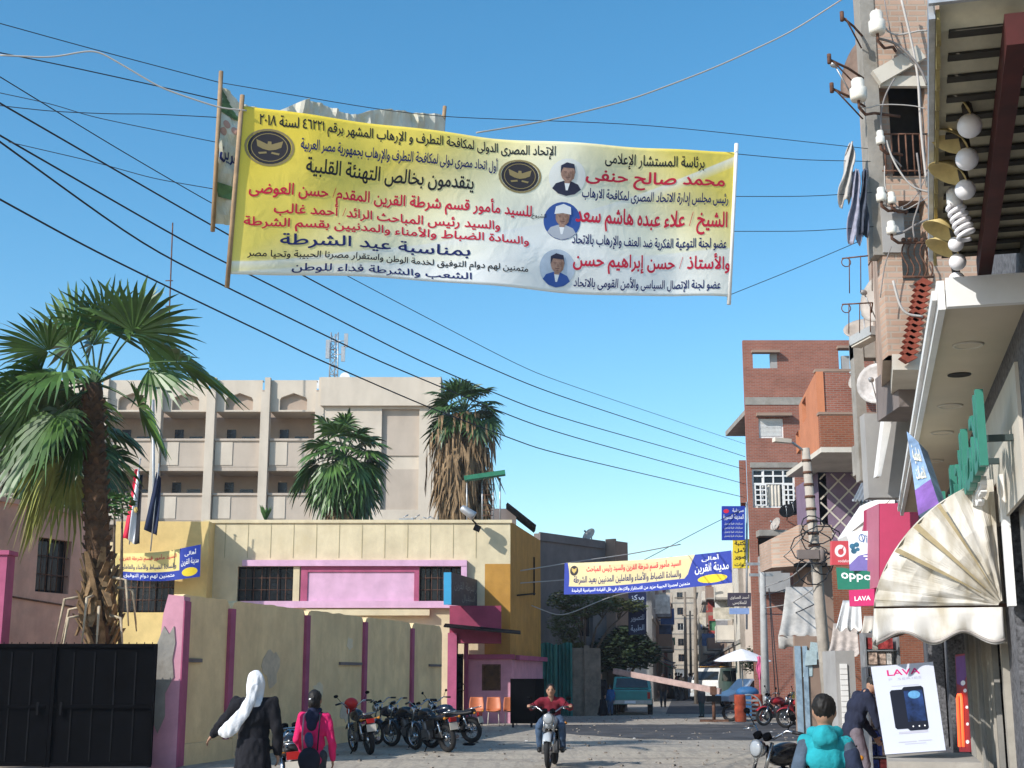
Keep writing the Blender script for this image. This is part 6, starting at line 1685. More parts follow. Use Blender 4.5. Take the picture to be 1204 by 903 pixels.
    m.grid(lambda s, v: FA(Yc + (Yf - Yc) * s, o0 + rh, zc - .02 - v * (vd + .05 * sin(s * 17))) + NA * (.03 * sin(s * 30) * v), 60, 4, True, .004); v_ = m.build('valance', mt, t)
    m = MB(); m.tube([va(i / 40, .93) - SA * .012 for i in range(41)], .012, 5); m.build('valance_braid', M('grey_braid', (.33, .30, .28), .9, .2, 6), v_)
    m = MB()
    for Y in (Yc + .06, Yf - .06):
        m.tube([FA(Y, .02, zc), FA(Y, o0 + rh - .03, zc - .0)], .018, 6); m.tube([FA(Y, .02, zc + rv - .06), FA(Y, o0 + rh * .5, zc + rv * .62), FA(Y, o0 + rh - .03, zc)], .016, 6)
    m.tube([FA(Yc + .06, o0 + rh - .03, zc), FA(Yf - .06, o0 + rh - .03, zc)], .02, 6); m.build('awning_frame', m_rust, t)
    # second, lower brown cloth under it, farther
    m = MB(); a, b2 = 16.0, 22.0
    m.grid(lambda u, v: FA(a + (b2 - a) * u, .05 + .95 * v, 2.75 - .4 * v - .14 * sin(pi * v) + .07 * sin(u * 17) * v - .1 * sin(pi * 2.5 * u) * v), 50, 12, True, .006)
    o = single(m, 'awning', M('brown_cloth', (.17, .11, .075), .9, .3, 3), 'low sagging brown cloth awning behind the cream awning', 'awning', FA(19, .7, 2.6))
awning()
def neon():
    A, B, C, E = P(1123, 770, 18.2), P(1137, 768, 17.4), P(1141, 884, 17.4), P(1128, 884, 18.2)
    t = thing('neon_sign', 'narrow upright red lit neon sign beside the grey shutters', 'sign', (C + E) / 2)
    fn = bil(A, B, C, E); n = snorm(fn, .5, .5)
    m = MB(); m.prism([fn(0, 0), fn(1, 0), fn(1, 1), fn(0, 1)], -n * .1); m.build('board', M('red_sign_board', (.30, .02, .03), .5, .2, 3), t)
    m = MB(); patch(m, fn, [(.05, .02), (.95, .02), (.95, .2), (.05, .2)]); patch(m, fn, [(.05, .2), (.95, .2), (.6, .34), (.05, .3)], .005); m.build('purple_print', M('purple_print', (.15, .05, .25), .5, .2, 3), t)
    m = MB()
    for (u, v, r) in ((.6, .3, .2), (.75, .38, .15), (.85, .55, .12), (.85, .72, .12), (.8, .9, .15)): disc(m, fn, u, v, r, r * .13, .008)
    m.build('white_print', m_wink, t)
    m = MB(); m.tube([fn(.25, .95) + n * .03, fn(.25, .45) + n * .03, fn(.35, .42) + n * .03, fn(.55, .42) + n * .03, fn(.6, .46) + n * .03, fn(.6, .95) + n * .03], .018, 8); m.build('neon_tube', M('neon_red', (1.0, .10, .03), .5, 0, emit=1.6), t)
neon()
def poster():
    d = 12.6
    A, B, C, E = P(1024, 784, d), P(1097, 778, d - .1), P(1112, 882, d - .35), P(1041, 887, d - .25)
    fn = bil(A, B, C, E); n = snorm(fn, .5, .5)
    t = thing('advert_board', 'tilted white phone advert board reading LAVA on a pale block by the shops', 'sign', (C + E) / 2)
    m = MB(); m.prism([A, B, C, E], -n * .035); m.build('board', M('white_poster', (.54, .57, .67), .45, .03, 2), t)
    m = MB(); letter(m, 'LAVA', fn, .24, .055, .77, .125, .025, .004); m.build('pink_lettering', M('magenta_ink', (.55, .01, .16), .6, 0), t)
    mg = M('pale_grey_ink', (.42, .42, .50), .6, 0)
    m = MB(); letter(m, 'P  SERIES', fn, .25, .155, .78, .18, .0, .004)
    for (a, b, c, e) in ((.28, .245, .72, .25), (.28, .765, .76, .79), (.25, .875, .55, .886), (.58, .872, .8, .882), (.35, .90, .7, .908)): patch(m, fn, [(a, b), (c, b), (c, e), (a, e)], .004)
    m.build('grey_print', mg, t)
    m = MB()
    for (x0, y0, x1, y1, e) in ((.235, .29, .56, .735, .005), (.44, .265, .78, .76, .008)):
        r = .03
        pts = [(x0 + r, y0), (x1 - r, y0), (x1, y0 + r * .7), (x1, y1 - r * .7), (x1 - r, y1), (x0 + r, y1), (x0, y1 - r * .7), (x0, y0 + r * .7)]
        patch(m, fn, pts, e)
    ph = m.build('printed_phones', M('phone_black', (.008, .01, .02), .35, .1, 3), t)
    m = MB(); patch(m, fn, [(.46, .31), (.76, .31), (.76, .66), (.46, .66)], .010); m.build('printed_screen', M('screen_blue', (.012, .03, .10), .35, .9, 7), ph)
    m = MB(); disc(m, fn, .62, .36, .10, .045, .012); m.build('screen_glow_print', M('screen_cyan', (.10, .28, .50), .4, .4, 9), ph)
    m = MB()
    for u in (.53, .63, .72): disc(m, fn, u, .715, .012, .009, .012, 10)
    m.build('printed_buttons', m_wink, ph)
    p = P(1080, 905, d); m = MB(); m.obox(FA(11.6, .35), SA, 1.5, NA, .75, .13, P(1080, 888, 12.4).z - .02)
    single(m, 'block', m_pave, 'pale concrete block under the tilted phone advert board', 'block', FA(12.2, .7, .13))
    for i, (y, o, z) in enumerate(((13.6, .9, .55), (15, .8, .42))):
        m = MB(); m.obox(FA(y, o - .6), SA, 1.0, NA, 1.1, .13, z); m.obox(FA(y + .15, o - .45), SA, .7, NA, .8, z + .002, z + .06)
        single(m, 'step', m_pave, ('dusty concrete step beside the phone advert board', 'lower dusty concrete step toward the neon sign')[i], 'step', FA(y, o, .13))
poster()
# ------------------------------------------------------------------ signs farther along
def signbox(label, A, B, C, E, mboard, thick=.15, name='shop_sign', cat='sign'):
    fn = bil(A, B, C, E); n = snorm(fn, .5, .5)
    if n.y > 0: n = -n
    t = thing(name, label, cat, fn(.5, 1))
    m = MB(); m.prism([A, B, C, E], -n * thick); m.build('board', mboard, t)
    return t, fn
def signs():
    d = 27.
    q = lambda a, b, c, e, d: (P(a, b, d), P(c, b, d), P(c, e, d), P(a, e, d))
    mwh = M('sign_white', (.66, .68, .72), .5, .04, 3); mred = M('sign_red', (.62, .09, .11), .5, .05, 3); mgr = M('sign_green', (.02, .17, .11), .5, .05, 3); mpk = M('sign_pink', (.50, .03, .13), .5, .05, 3)
    t, fn = signbox('red sign box with a white ring emblem, left of the white panel sign', *q(978, 636, 1002, 664, 28.2), mred)
    m = MB(); disc(m, fn, .42, .42, .28, .26, .006); m.build('white_ring', m_wink, t)
    m = MB(); disc(m, fn, .44, .46, .14, .13, .010); patch(m, fn, [(.44, .38), (.6, .2), (.52, .46)], .010); m.build('ring_mark', mred, t)
    m = MB(); letter(m, 'vodafone', fn, .3, .78, .97, .9, .01, .006); m.build('lettering', m_wink, t)
    t, fn = signbox('white and violet panel sign above the green sign', P(997, 625, 27.2), P(1036, 624, 26.6), P(1037, 671, 26.6), P(999, 671, 27.2), mwh)
    m = MB(); patch(m, fn, [(.0, .85), (.3, .62), (.7, .55), (1, .6), (1, 1), (0, 1)], .006); m.build('violet_print', M('violet_print', (.16, .13, .36), .6, .1, 3), t)
    m = MB(); letter(m, 'Vision', fn, .4, .1, .95, .3, .02, .008); ring2(m, fn, .42, .17, .1, .1, .75, .008); m.build('blue_lettering', M('steel_blue_ink', (.06, .12, .28), .6, 0), t)
    m = MB()
    for (u, v, r) in ((.12, .38, .09), (.25, .34, .08), (.16, .5, .09), (.28, .46, .06)): disc(m, fn, u, v, r, r * .8, .008)
    disc(m, fn, .8, .44, .04, .03, .008); m.build('teal_print', M('teal_print', (.03, .12, .20), .6, .3, 9), t)
    m = MB()
    for i in range(5): patch(m, fn, [(.95 - .5 + .06 * i, .62 + i * .075), (.96, .62 + i * .075), (.96, .645 + i * .075), (.95 - .5 + .06 * i, .645 + i * .075)], .010)
    m.build('white_lines', m_wink, t)
    t, fn = signbox('dark green sign reading oppo below the white panel sign', P(983, 667, 28), P(1031, 673, 26.4), P(1031, 693, 26.4), P(985, 693, 28), mgr)
    m = MB(); letter(m, 'oppo', fn, .12, .2, .88, .62, .02, .006); m.build('lettering', m_wink, t)
    t, fn = signbox('crimson sign reading LAVA hanging lowest of the stacked signs', P(998, 694, 26.8), P(1028, 692, 26.2), P(1028, 712, 26.2), P(999, 713, 26.8), mpk)
    m = MB(); letter(m, 'LAVA', fn, .22, .4, .86, .68, .02, .006); m.build('lettering', m_wink, t)
    m = MB(); a, b = P(1034, 592, 25.5), P(1082, 590, 24.5)
    m.prism([P(1034, 592, 26), P(1080, 591, 25.4), P(1080, 690, 25.4), P(1034, 690, 26)], (.0, 1.2, 0)); t = tag(m.build('magenta_sign_box', M('magenta_panel', (.36, .025, .08), .5, .06, 3), None, P(1056, 690, 25.6)), 'large plain magenta sign box behind the cream awning fan', 'sign')
    m = MB(); m.prism([P(1033.5, 592, 26), P(1022, 640, 27.2), P(1024, 690, 27.2), P(1033.5, 690, 26)], (.0, .9, 0)); single(m, 'sign_return', M('pale_magenta_panel', (.42, .13, .19), .5, .06, 3), 'pale pink slanted side panel joined to the magenta box', 'sign panel', P(1028, 690, 26.5))
    m = MB(); m.prism([P(995, 630, 28.8), P(1022, 590, 28.2), P(1052, 583, 27.4), P(1052, 600, 27.4), P(1024, 612, 28.2), P(1000, 640, 28.8)], (.0, .8, 0)); single(m, 'white_canopy_frame', m_white, 'white stepped canopy frame above the panel sign', 'canopy', P(1024, 612, 28))
    # corrugated lean-to above
    t = thing('metal_canopy', 'grey corrugated lean-to sheet over the sign cluster', 'canopy', P(1035, 572, 29))
    A, B, C, E = P(1018, 557, 30.5), P(1066, 558, 28.8), P(1060, 588, 28), P(1003, 588, 29.5)
    f0 = bil(A, B, C, E); m = MB(); m.grid(lambda u, v: f0(u, v) + V((0, 0, .03 * sin(u * 80))), 80, 3, False, .01); m.build('corrugated_sheet', m_steel, t)
    m = MB(); m.tube([A, A + V((.4, .6, -.8))], .03, 6); m.tube([E, E + V((1.2, .9, -.1))], .03, 6); m.tube([P(1012, 588, 29.6), P(1018, 645, 29.6)], .03, 6); m.build('support', m_steel, t)
    # long colourful projecting panel
    A, B, C, E = P(1066, 507, 13.6), P(1080, 520, 13.4), P(1104, 592, 12.5), P(1080, 606, 12.7)
    t, fn = signbox('slanting blue and purple printed hanging sign next to the cream soffit', A, B, C, E, M('washed_blue_print', (.22, .33, .50), .5, .5, 2.2))
    m = MB(); patch(m, fn, [(0, .72), (1, .62), (1, 1), (0, 1)], .006); m.build('purple_print', M('purple_print2', (.20, .10, .34), .5, .3, 4), t)
    m = MB(); letter(m, ar('العالمية'), fn, .2, .15, .8, .4, .02, .008); letter(m, ar('للاتصالات'), fn, .2, .42, .8, .6, .02, .008); m.build('lettering', M('cream_ink', (.7, .66, .5), .6, 0), t)
    # signs at the brick tower
    d = 60.
    t, fn = signbox('square blue printed sign sticking out high on the brick tower', *q(849, 595, 876, 635, d), m_blue)
    m = MB()
    letter(m, ar('صيدلية'), fn, .45, .07, .95, .2, .03, .02); letter(m, ar('المدينة المنورة'), fn, .05, .24, .95, .42, .03, .02)
    for i in range(4): letter(m, ar('مستلزمات طبية وتجميل'), fn, .1, .48 + i * .12, .9, .56 + i * .12, .01, .02)
    m.build('white_lettering', M('pale_ink', (.6, .63, .75), .7, 0), t); m = MB(); disc(m, fn, .18, .15, .12, .06, .02); m.build('red_oval', m_red, t)
    t, fn = signbox('yellow and black lettered sign under the square blue sign', *q(862, 634, 881, 668, d + 1), m_yink)
    m = MB()
    for i in range(4): letter(m, ar(('مكتبة', 'الأمل', 'تصوير', 'أدوات'))[i:i + 1] or 'ا', fn, .1, .06 + i * .24, .9, .24 + i * .24, .03, .02) if False else letter(m, ar(('مكتبة', 'الأمل', 'تصوير', 'أدوات')[i]), fn, .08, .05 + i * .24, .92, .24 + i * .24, .05, .02)
    m.build('lettering', m_ink, t)
    t, fn = signbox('dark brown lettered board lowest in the sign column by the brick tower', *q(856, 697, 883, 713, d), M('brown_sign', (.06, .05, .07), .5, .1, 3))
    m = MB(); letter(m, ar('أحمد الصاوى'), fn, .08, .15, .92, .5, .03, .02); letter(m, ar('للملابس'), fn, .2, .58, .8, .9, .02, .02); m.build('lettering', M('pale_ink2', (.55, .5, .45), .7, 0), t)
    t, fn = signbox('narrow pale blue board below the brown board', *q(858, 715, 881, 722, d), M('paleblue_sign', (.25, .35, .6), .5, .1, 3))
    m = MB(); m.tube([P(878, 590, 60.8), P(878, 740, 60.8)], .05, 6)
    single(m, 'sign_post', m_steel, 'thin post carrying the sign column at the brick tower', 'post', P(878, 740, 60.8))
    # hanging stock and awnings along the road
    d = 34
    cl = M('grey_canvas', (.42, .40, .37), .9, .2, 3)
    for i, (x0, x1, y0, y1, dd, lab) in enumerate(((918, 962, 690, 748, 39, 'square dusty canvas awning hanging behind the lamp pole'), (974, 1008, 733, 770, 31, 'striped pale cloth awning right of the lamp pole'), (985, 1012, 706, 740, 29, 'light slatted panel hanging under the crimson sign'), (1010, 1042, 724, 745, 24, 'white cloth bundle under the tip of the cream awning'))):
        m = MB(); A, B = P(x0 + 6, y0, dd + .5), P(x1, y0, dd + .5); C, E = P(x1 + 2, y1, dd - .8), P(x0 - 3, y1, dd - .8); f0 = bil(A, B, C, E)
        m.grid(lambda u, v: f0(u, v) + V((0, -.05 * sin(u * 14 + i) * v, -.35 * sin(pi * v) * (i != 2) * .4 + .04 * sin(u * 20) * v)), 30, 8, True, .012)
        if i == 0: m.grid(lambda u, v: E.lerp(C, u) + V((.03 * sin(u * 20) * v, -.04 * sin(u * 18) * v, -.32 * v - .04 * sin(u * 16) * v)), 24, 3, True, .012)
        single(m, 'awning', (cl, M('striped_cloth', (.50, .43, .38), .9, .25, 5), m_alu, m_lbeige)[i], lab, 'awning', (A + B) / 2)
signs()
# ------------------------------------------------------------------ poles
def poles():
    d = 33.; a, b = P(979, 876, d), P(947, 527, d); a.z = 0
    t = thing('utility_pole', 'tall pale leaning utility pole with banded top and a street lamp arm', 'utility pole', a)
    m = MB(); m.tube([a, a.lerp(b, .5), b], [.16, .135, .1], 12); m.build('pole', M('pale_pole', (.40, .36, .31), .9, .15, 3, bump=.3), t)
    m = MB()
    for k in range(9):
        c = a.lerp(b, .62 + .042 * k); m.lathe([(.15 - .004 * k, -.03), (.15 - .004 * k, .03)], c, None, 12)
    m.build('band', m_rust, t)
    m = MB(); e = P(917, 519, d - .3); m.tube([b - V((0, 0, .1)), b.lerp(e, .5) + V((0, 0, .05)), e], .03, 6); l_ = m.build('lamp_arm', m_steel, t)
    m = MB(); m.beam(b.lerp(e, .6) + V((0, 0, .07)), e + V((-.15, 0, .04)), .17, .1); m.build('lamp_head', m_lbeige, l_)
    m = MB(); m.lathe([(.09, -.2), (.1, .15), (.05, .2)], P(966, 655, d - .2), None, 10); m.box(P(950, 652, d - .2), (.5, .2, .22)); m.build('junction_box', m_dconc, t)
    m = MB()
    for k in range(7):
        c = P(955 + (k % 3) * 6, 612 + k * 9, d - .25); rr = .28 + .07 * (k % 4)
        pts = [c + V((rr * cos(i / 10 * 2 * pi) * (1 + .2 * sin(k)), .1 * sin(i + k), rr * .8 * sin(i / 10 * 2 * pi) - .1)) for i in range(11)]
        m.tube(pts, .016, 5)
    m.build('coiled_wire', m_cable, t)
    d = 51.; a, b = P(901, 846, d), P(896, 660, d); a.z = 0
    t = thing('utility_pole', 'slimmer grey utility pole standing before the grey balcony of the brick tower', 'utility pole', a)
    m = MB(); m.tube([a, b], [.17, .1], 10); m.build('pole', M('grey_pole', (.38, .38, .37), .8, .15, 3), t)
    m = MB(); m.beam(b + V((-.6, 0, -.1)), b + V((.6, 0, -.1)), .08, .1); m.beam(b + V((-.5, 0, -.5)), b + V((.4, 0, -.5)), .08, .1); m.build('cross_arm', m_steel, t)
    m = MB(); m.tube([a + V((.35, -.2, 0)), b + V((.2, -.1, -1))], .02, 5); m.tube([a + V((.5, -.2, 0)), b + V((.22, -.1, -1.2))], .02, 5); m.build('drop_cable', m_cable, t)
    for i, (p0, p1) in enumerate((((899, 690), (958, 655)), ((899, 700), (958, 668)), ((899, 715), (960, 690)), ((900, 722), (963, 708)), ((898, 668), (953, 620)))):
        cable('slack cable from the slim pole to the leaning pole, strand %s' % ('at the top', 'second from the top', 'in the middle', 'second lowest', 'highest on the slim pole')[i], [p0, ((p0[0] + p1[0]) / 2, (p0[1] + p1[1]) / 2 + 8), p1], 51, 33, .016, m_cable if i % 2 else m_wcable)
    d = 70; a, b = P(811, 825, d), P(812, 700, d)
poles()
# ------------------------------------------------------------------ people
def remesh(mb, name, mat, parent, voxel, fold=0.0, smooth=2):
    if fold and name not in ('hair', 'shoes'): smooth = 9
    me = bpy.data.meshes.new(name)
    me.from_pydata([tuple(p) for p in mb.v], [], mb.f); me.update()
    o = bpy.data.objects.new(name, me); COL.objects.link(o)
    md = o.modifiers.new('remesh', 'REMESH'); md.mode = 'VOXEL'; md.voxel_size = voxel; md.use_smooth_shade = True
    sm = o.modifiers.new('smooth', 'SMOOTH'); sm.iterations = smooth; sm.factor = .5
    bpy.context.view_layer.update()
    dg = bpy.context.evaluated_depsgraph_get()
    m2 = bpy.data.meshes.new_from_object(o.evaluated_get(dg))
    bpy.data.objects.remove(o); bpy.data.meshes.remove(me)
    if fold:
        nn = [v.normal.copy() for v in m2.vertices]
        for v, n_ in zip(m2.vertices, nn):
            c = v.co
            v.co = c + n_ * fold * (.8 * noise.noise(V((c.x * 11, c.y * 11, c.z * 5))) + .7 * noise.noise(V((c.x * 22 + 5, c.y * 22, c.z * 9))))
    m2.name = name; m2.materials.clear(); m2.materials.append(mat)
    m2.polygons.foreach_set('use_smooth', [True] * len(m2.polygons)); m2.update()
    r = bpy.data.objects.new(name, m2); COL.objects.link(r); r.parent = parent
    return r
def limb(mb, pts, rs, n=12):
    mb.tube(pts, rs, n)
    for p, r in zip(pts, rs): mb.ell(p, r * .985, None, n, 8)
def hand(mb, wrist, d, up, s, curl=.5, side=1, k=1.0):
    """palm, four fingers and thumb; d forearm direction, up back-of-hand normal"""
    d = V(d).normalized(); up = (V(up) - d * V(up).dot(d)).normalized(); w = d.cross(up) * side
    pc = V(wrist) + d * .05 * s
    R = Matrix((d, w, up)).transposed()
    mb.ell(pc, (.055 * s, .042 * s, .018 * s), R, 10, 6)
    for i, L in enumerate((.072, .08, .074, .058)):
        b = V(wrist) + d * .085 * s + w * ((i - 1.5) * .021 * s)
        p = [b - d * .02 * s]; dd = d.copy()
        for j in range(3):
            p.append(p[-1] + dd * L * s / 2.4); dd = (dd * cos(curl * .7) - up * sin(curl * .7)).normalized()
        mb.tube(p, [.0095 * s * k, .0093 * s * k, .0085 * s * k, .007 * s * k], 7)
    b = V(wrist) + d * .03 * s - w * .036 * s
    mb.tube([b, b + (d * .5 - w * .7 - up * .1).normalized() * .035 * s, b + (d * .8 - w * .6 - up * .5).normalized() * .062 * s], [.012 * s, .0105 * s, .008 * s], 7)
def person(label, loc, rz, H=1.7, pose=None, top=None, legs=None, shoes=None, skin=None, hair='short', dress=None, voxel=.014, extra=None, group=None, top_name='jacket', sleeves=None, bw=1.0, hs=1.0):
    """standing by default; y forward, x to the person's right hand side is -x... joints as fractions of H"""
    t = thing('person', label, 'person', loc, group, rz, local=True)
    J = dict(pel=(0, 0, .53), chest=(0, .0, .72), neck=(0, .0, .835), head=(0, .012, .93),
             shL=(-.108, 0, .805), elL=(-.135, -.01, .63), wrL=(-.14, .03, .485), shR=(.108, 0, .805), elR=(.135, -.01, .63), wrR=(.14, .03, .485),
             hiL=(-.05, 0, .52), knL=(-.055, .01, .285), anL=(-.055, -.01, .05), hiR=(.05, 0, .52), knR=(.055, .01, .285), anR=(.055, -.01, .05), look=(0, 1, 0))
    if pose: J.update(pose)
    j = {k: V(v) * (H if k != 'look' else 1) for k, v in J.items() if k != 'grip'}
    s = H / 1.7; bs = s * bw
    c_ = (j['shL'] + j['shR']) / 2; dl, dr = (j['shL'] - c_) * (bw - 1), (j['shR'] - c_) * (bw - 1)
    for q_ in ('sh', 'el', 'wr'): j[q_ + 'L'] = j[q_ + 'L'] + dl; j[q_ + 'R'] = j[q_ + 'R'] + dr
    s0 = s; hsz = s * hs
    look = j['look'].normalized(); rt = look.cross(V((0, 0, 1))).normalized(); hu = rt.cross(look)
    HR = Matrix((rt, look, hu)).transposed()
    def torso(mb, inf=0.0):
        a, c, n_ = j['pel'], j['chest'], j['neck']
        sx = (j['shR'] - j['shL']).normalized(); ax = (n_ - a).normalized(); fw = sx.cross(ax) * -1
        R = Matrix((sx, ax.cross(sx), ax)).transposed()
        mb.ell(a, (.155 * bs + inf, .115 * bs + inf, .13 * bs), R, 16, 10)
        mb.ell(a.lerp(c, .5), (.14 * bs + inf, .105 * bs + inf, .16 * bs), R, 16, 10)
        mb.ell(c, (.165 * bs + inf, .115 * bs + inf, .17 * bs), R, 16, 10)
        limb(mb, [j['shL'], c.lerp(n_, .45), j['shR']], [.052 * bs + inf, .082 * bs + inf, .052 * bs + inf])
        limb(mb, [c, n_], [.10 * bs + inf, .058 * bs + inf * .6])
    def arm(mb, sd, inf=0.0, to=1.0):
        a, b, c = j['sh' + sd], j['el' + sd], j['wr' + sd]
        limb(mb, [a, a.lerp(b, .5), b, b.lerp(c, .5), b.lerp(c, to)], [.056 * bs + inf, .05 * bs + inf, .042 * bs + inf, .038 * bs + inf, .029 * bs + inf])
    def leg(mb, sd, inf=0.0):
        a, b, c = j['hi' + sd], j['kn' + sd], j['an' + sd]
        limb(mb, [a, a.lerp(b, .5), b, b.lerp(c, .35), c], [.088 * bs + inf, .075 * bs + inf, .056 * bs + inf, .055 * bs + inf, .038 * bs + inf])
    def foot(mb, sd, inf=0.0):
        c = j['an' + sd]; f = V((0, 1, 0)) if 'foot' not in J else V(J['foot'])
        limb(mb, [c + V((0, 0, -.0)), c + f * .02 * s + V((0, 0, -.035 * s)), c + f * .11 * s + V((0, 0, -.045 * s)), c + f * .17 * s + V((0, 0, -.052 * s))], [.04 * s + inf, .045 * s + inf, .04 * s + inf, .028 * s + inf], 10)
    b = MB(); torso(b); hd = j['head']; fh = .066 * H
    for sd in 'LR':
        arm(b, sd); leg(b, sd); foot(b, sd)
        w = j['wr' + sd]; d = (w - j['el' + sd])
        hand(b, w, d, V((1 if sd == 'R' else -1, .2, .3)) if abs(d.normalized().z) > .5 else V((0, 0, 1)), s * .95, .6 if 'grip' not in J else 1.5, 1 if sd == 'R' else -1)
    limb(b, [j['neck'] - V((0, 0, .03 * hsz)), hd - hu * .05 * hsz], [.055 * hsz, .05 * hsz])
    b.ell(hd, (.074 * hsz, .094 * hsz, .112 * hsz), HR, 18, 14)
    b.ell(hd - hu * .055 * hsz + look * .02 * hsz, (.056 * hsz, .066 * hsz, .062 * hsz), HR, 14, 10)
    b.ell(hd + look * .094 * hsz - hu * .018 * hsz, (.014 * hsz, .022 * hsz, .026 * hsz), HR, 10, 8)
    for q in (-1, 1): b.ell(hd + rt * .075 * hsz * q - hu * .008 * hsz, (.012 * hsz, .022 * hsz, .032 * hsz), HR, 8, 6)
    body = remesh(b, 'body', skin or m_skin, t, min(voxel, .012))
    e = MB()
    for q in (-1, 1):
        c = hd + look * .083 * hsz + rt * .03 * hsz * q + hu * .012 * hsz
        e.ell(c, (.013 * hsz, .008 * hsz, .008 * hsz), HR, 8, 6)
    if hair != 'veil': e.build('eye', m_ink, t, org=(0, 0, 0))
    if hair == 'short':
        e = MB()
        for q in (-1, 1): e.ell(hd + look * .088 * hsz + rt * .03 * hsz * q + hu * .032 * hsz, (.02 * hsz, .008 * hsz, .005 * hsz), HR, 8, 6)
        e.build('eyebrow', m_hair, t, org=(0, 0, 0))
        e = MB(); e.ell(hd + look * .082 * hsz - hu * .055 * hsz, (.022 * hsz, .008 * hsz, .006 * hsz), HR, 8, 6); e.build('mouth', M('lips', (.25, .09, .07), .5, 0), t, org=(0, 0, 0))
    if hair in ('short', 'long'):
        hb = MB(); hb.ell(hd + hu * .028 * hsz - look * .018 * hsz, (.083 * hsz, .094 * hsz, .098 * hsz), HR, 18, 12)
        if hair == 'short': hb.ell(hd - look * .045 * hsz - hu * .0 * hsz, (.068 * hsz, .052 * hsz, .066 * hsz), HR, 14, 10)
        else:
            hb.ell(hd - look * .05 * hsz - hu * .03 * hsz, (.078 * hsz, .06 * hsz, .11 * hsz), HR, 14, 10); hb.ell(hd - look * .115 * hsz - hu * .03 * hsz, (.045 * hsz, .045 * hsz, .05 * hsz), HR, 10, 8)
        hr = remesh(hb, 'hair', m_hair, t, .009, .006)
        for v in hr.data.vertices:
            c = v.co; w = .007 * noise.noise(V((c.x * 60, c.y * 60, c.z * 25))); v.co = c + v.normal * w
    if top:
        g_ = MB(); torso(g_, .022)
        if not sleeves:
            for sd in 'LR': arm(g_, sd, .016, .97)
        else:
            for sd in 'LR': a_, b_ = j['sh' + sd], j['el' + sd]; limb(g_, [a_, a_.lerp(b_, .25), a_.lerp(b_, .5)], [.074 * bs, .072 * bs, .068 * bs])
        limb(g_, [j['pel'] + V((-.04, 0, -.04)) * s, j['pel'] + V((.04, 0, -.04)) * s], [.125 * s, .125 * s])
        remesh(g_, top_name, top, t, voxel, .018)
        if sleeves:
            for k, sd in enumerate('LR'):
                g_ = MB(); arm(g_, sd, .016, .97); remesh(g_, 'sleeve', sleeves, t, voxel, .012)
    if legs:
        g_ = MB()
        for sd in 'LR': leg(g_, sd, .016)
        limb(g_, [j['hiL'], j['pel'], j['hiR']], [.1 * s, .125 * s, .1 * s]); remesh(g_, 'trousers', legs, t, voxel, .012)
    if dress:
        g_ = MB(); torso(g_, .03)
        for sd in 'LR': arm(g_, sd, .024, .95)
        p = j['pel']; base = V((p.x * .5, p.y * .5, .02))
        n = 10; g_.tube([p.lerp(base, i / n) + V((0, 0, .1 * s * (1 - i / n))) for i in range(n + 1)], [(.17 + .10 * (i / n)) * s for i in range(n + 1)], 20)
        rb = remesh(g_, 'robe', dress, t, voxel, .02)
        for v in rb.data.vertices:
            if v.co.z < H * .5:
                a = atan2(v.co.y, v.co.x); w = min(1, (H * .5 - v.co.z) / .3) * .016 * sin(a * 11 + 2.5 * noise.noise(v.co * 3)); v.co.x += cos(a) * w; v.co.y += sin(a) * w
    if shoes:
        g_ = MB()
        for sd in 'LR': foot(g_, sd, .008)
        remesh(g_, 'shoes', shoes, t, .012)
    if extra: extra(t, j, s, HR)
    return t
CL = lambda n, c, v=.2: M('cloth_' + n, c, .92, v, 7, bump=.25)
m_blackcloth = CL('black', (.010, .010, .014)); m_jeans = CL('jeans', (.06, .10, .17)); m_dgrey = CL('dark_grey', (.04, .045, .055)); m_shoe = M('dark_shoe', (.02, .018, .016), .5, .2, 8)
m_whitecl = CL('white', (.72, .72, .74), .06)
def scarf_woman():
    loc = PXY(301, 14.8)
    def scarf(t, j, s, HR):
        g = MB(); hd = j['head']; lk = HR.col[1]; up = V((0, 0, 1))
        g.ell(hd + up * .012, (.098 * s, .118 * s, .135 * s), HR, 18, 12); limb(g, [hd - V((0, .01, .06)), j['neck'] + V((0, 0, .0)), j['neck'] - V((0, 0, .06))], [.095 * s, .088 * s, .12 * s])
        remesh(g, 'white_headscarf', m_whitecl, t, .011, .014)
        g = MB(); a = j['neck'] + V((-.01, -.11, .12)); pts = [a, j['neck'] + V((-.05, -.13, -.02)), j['chest'] + V((-.11, -.165, .06)), j['chest'] + V((-.23, -.17, -.10)), j['chest'] + V((-.31, -.14, -.16))]
        R_ = [.055, .06, .068, .085, .06]
        for i in range(len(pts) - 1):
            for k in range(6):
                f = k / 6; c = pts[i].lerp(pts[i + 1], f); r = R_[i] + (R_[i + 1] - R_[i]) * f
                g.ell(c, (r, .028, r), None, 10, 6)
        remesh(g, 'scarf_tail', m_whitecl, t, .011, .018)
    person('woman in a black robe with a long white headscarf, one arm stretched out', loc, radians(8), 1.66,
           dict(elL=(-.185, .02, .70), wrL=(-.255, .05, .615), look=(-.45, .9, 0), elR=(.15, -.03, .64), wrR=(.155, .0, .50)), dress=m_blackcloth, hair='veil', extra=scarf, shoes=m_shoe, voxel=.013)
scarf_woman()
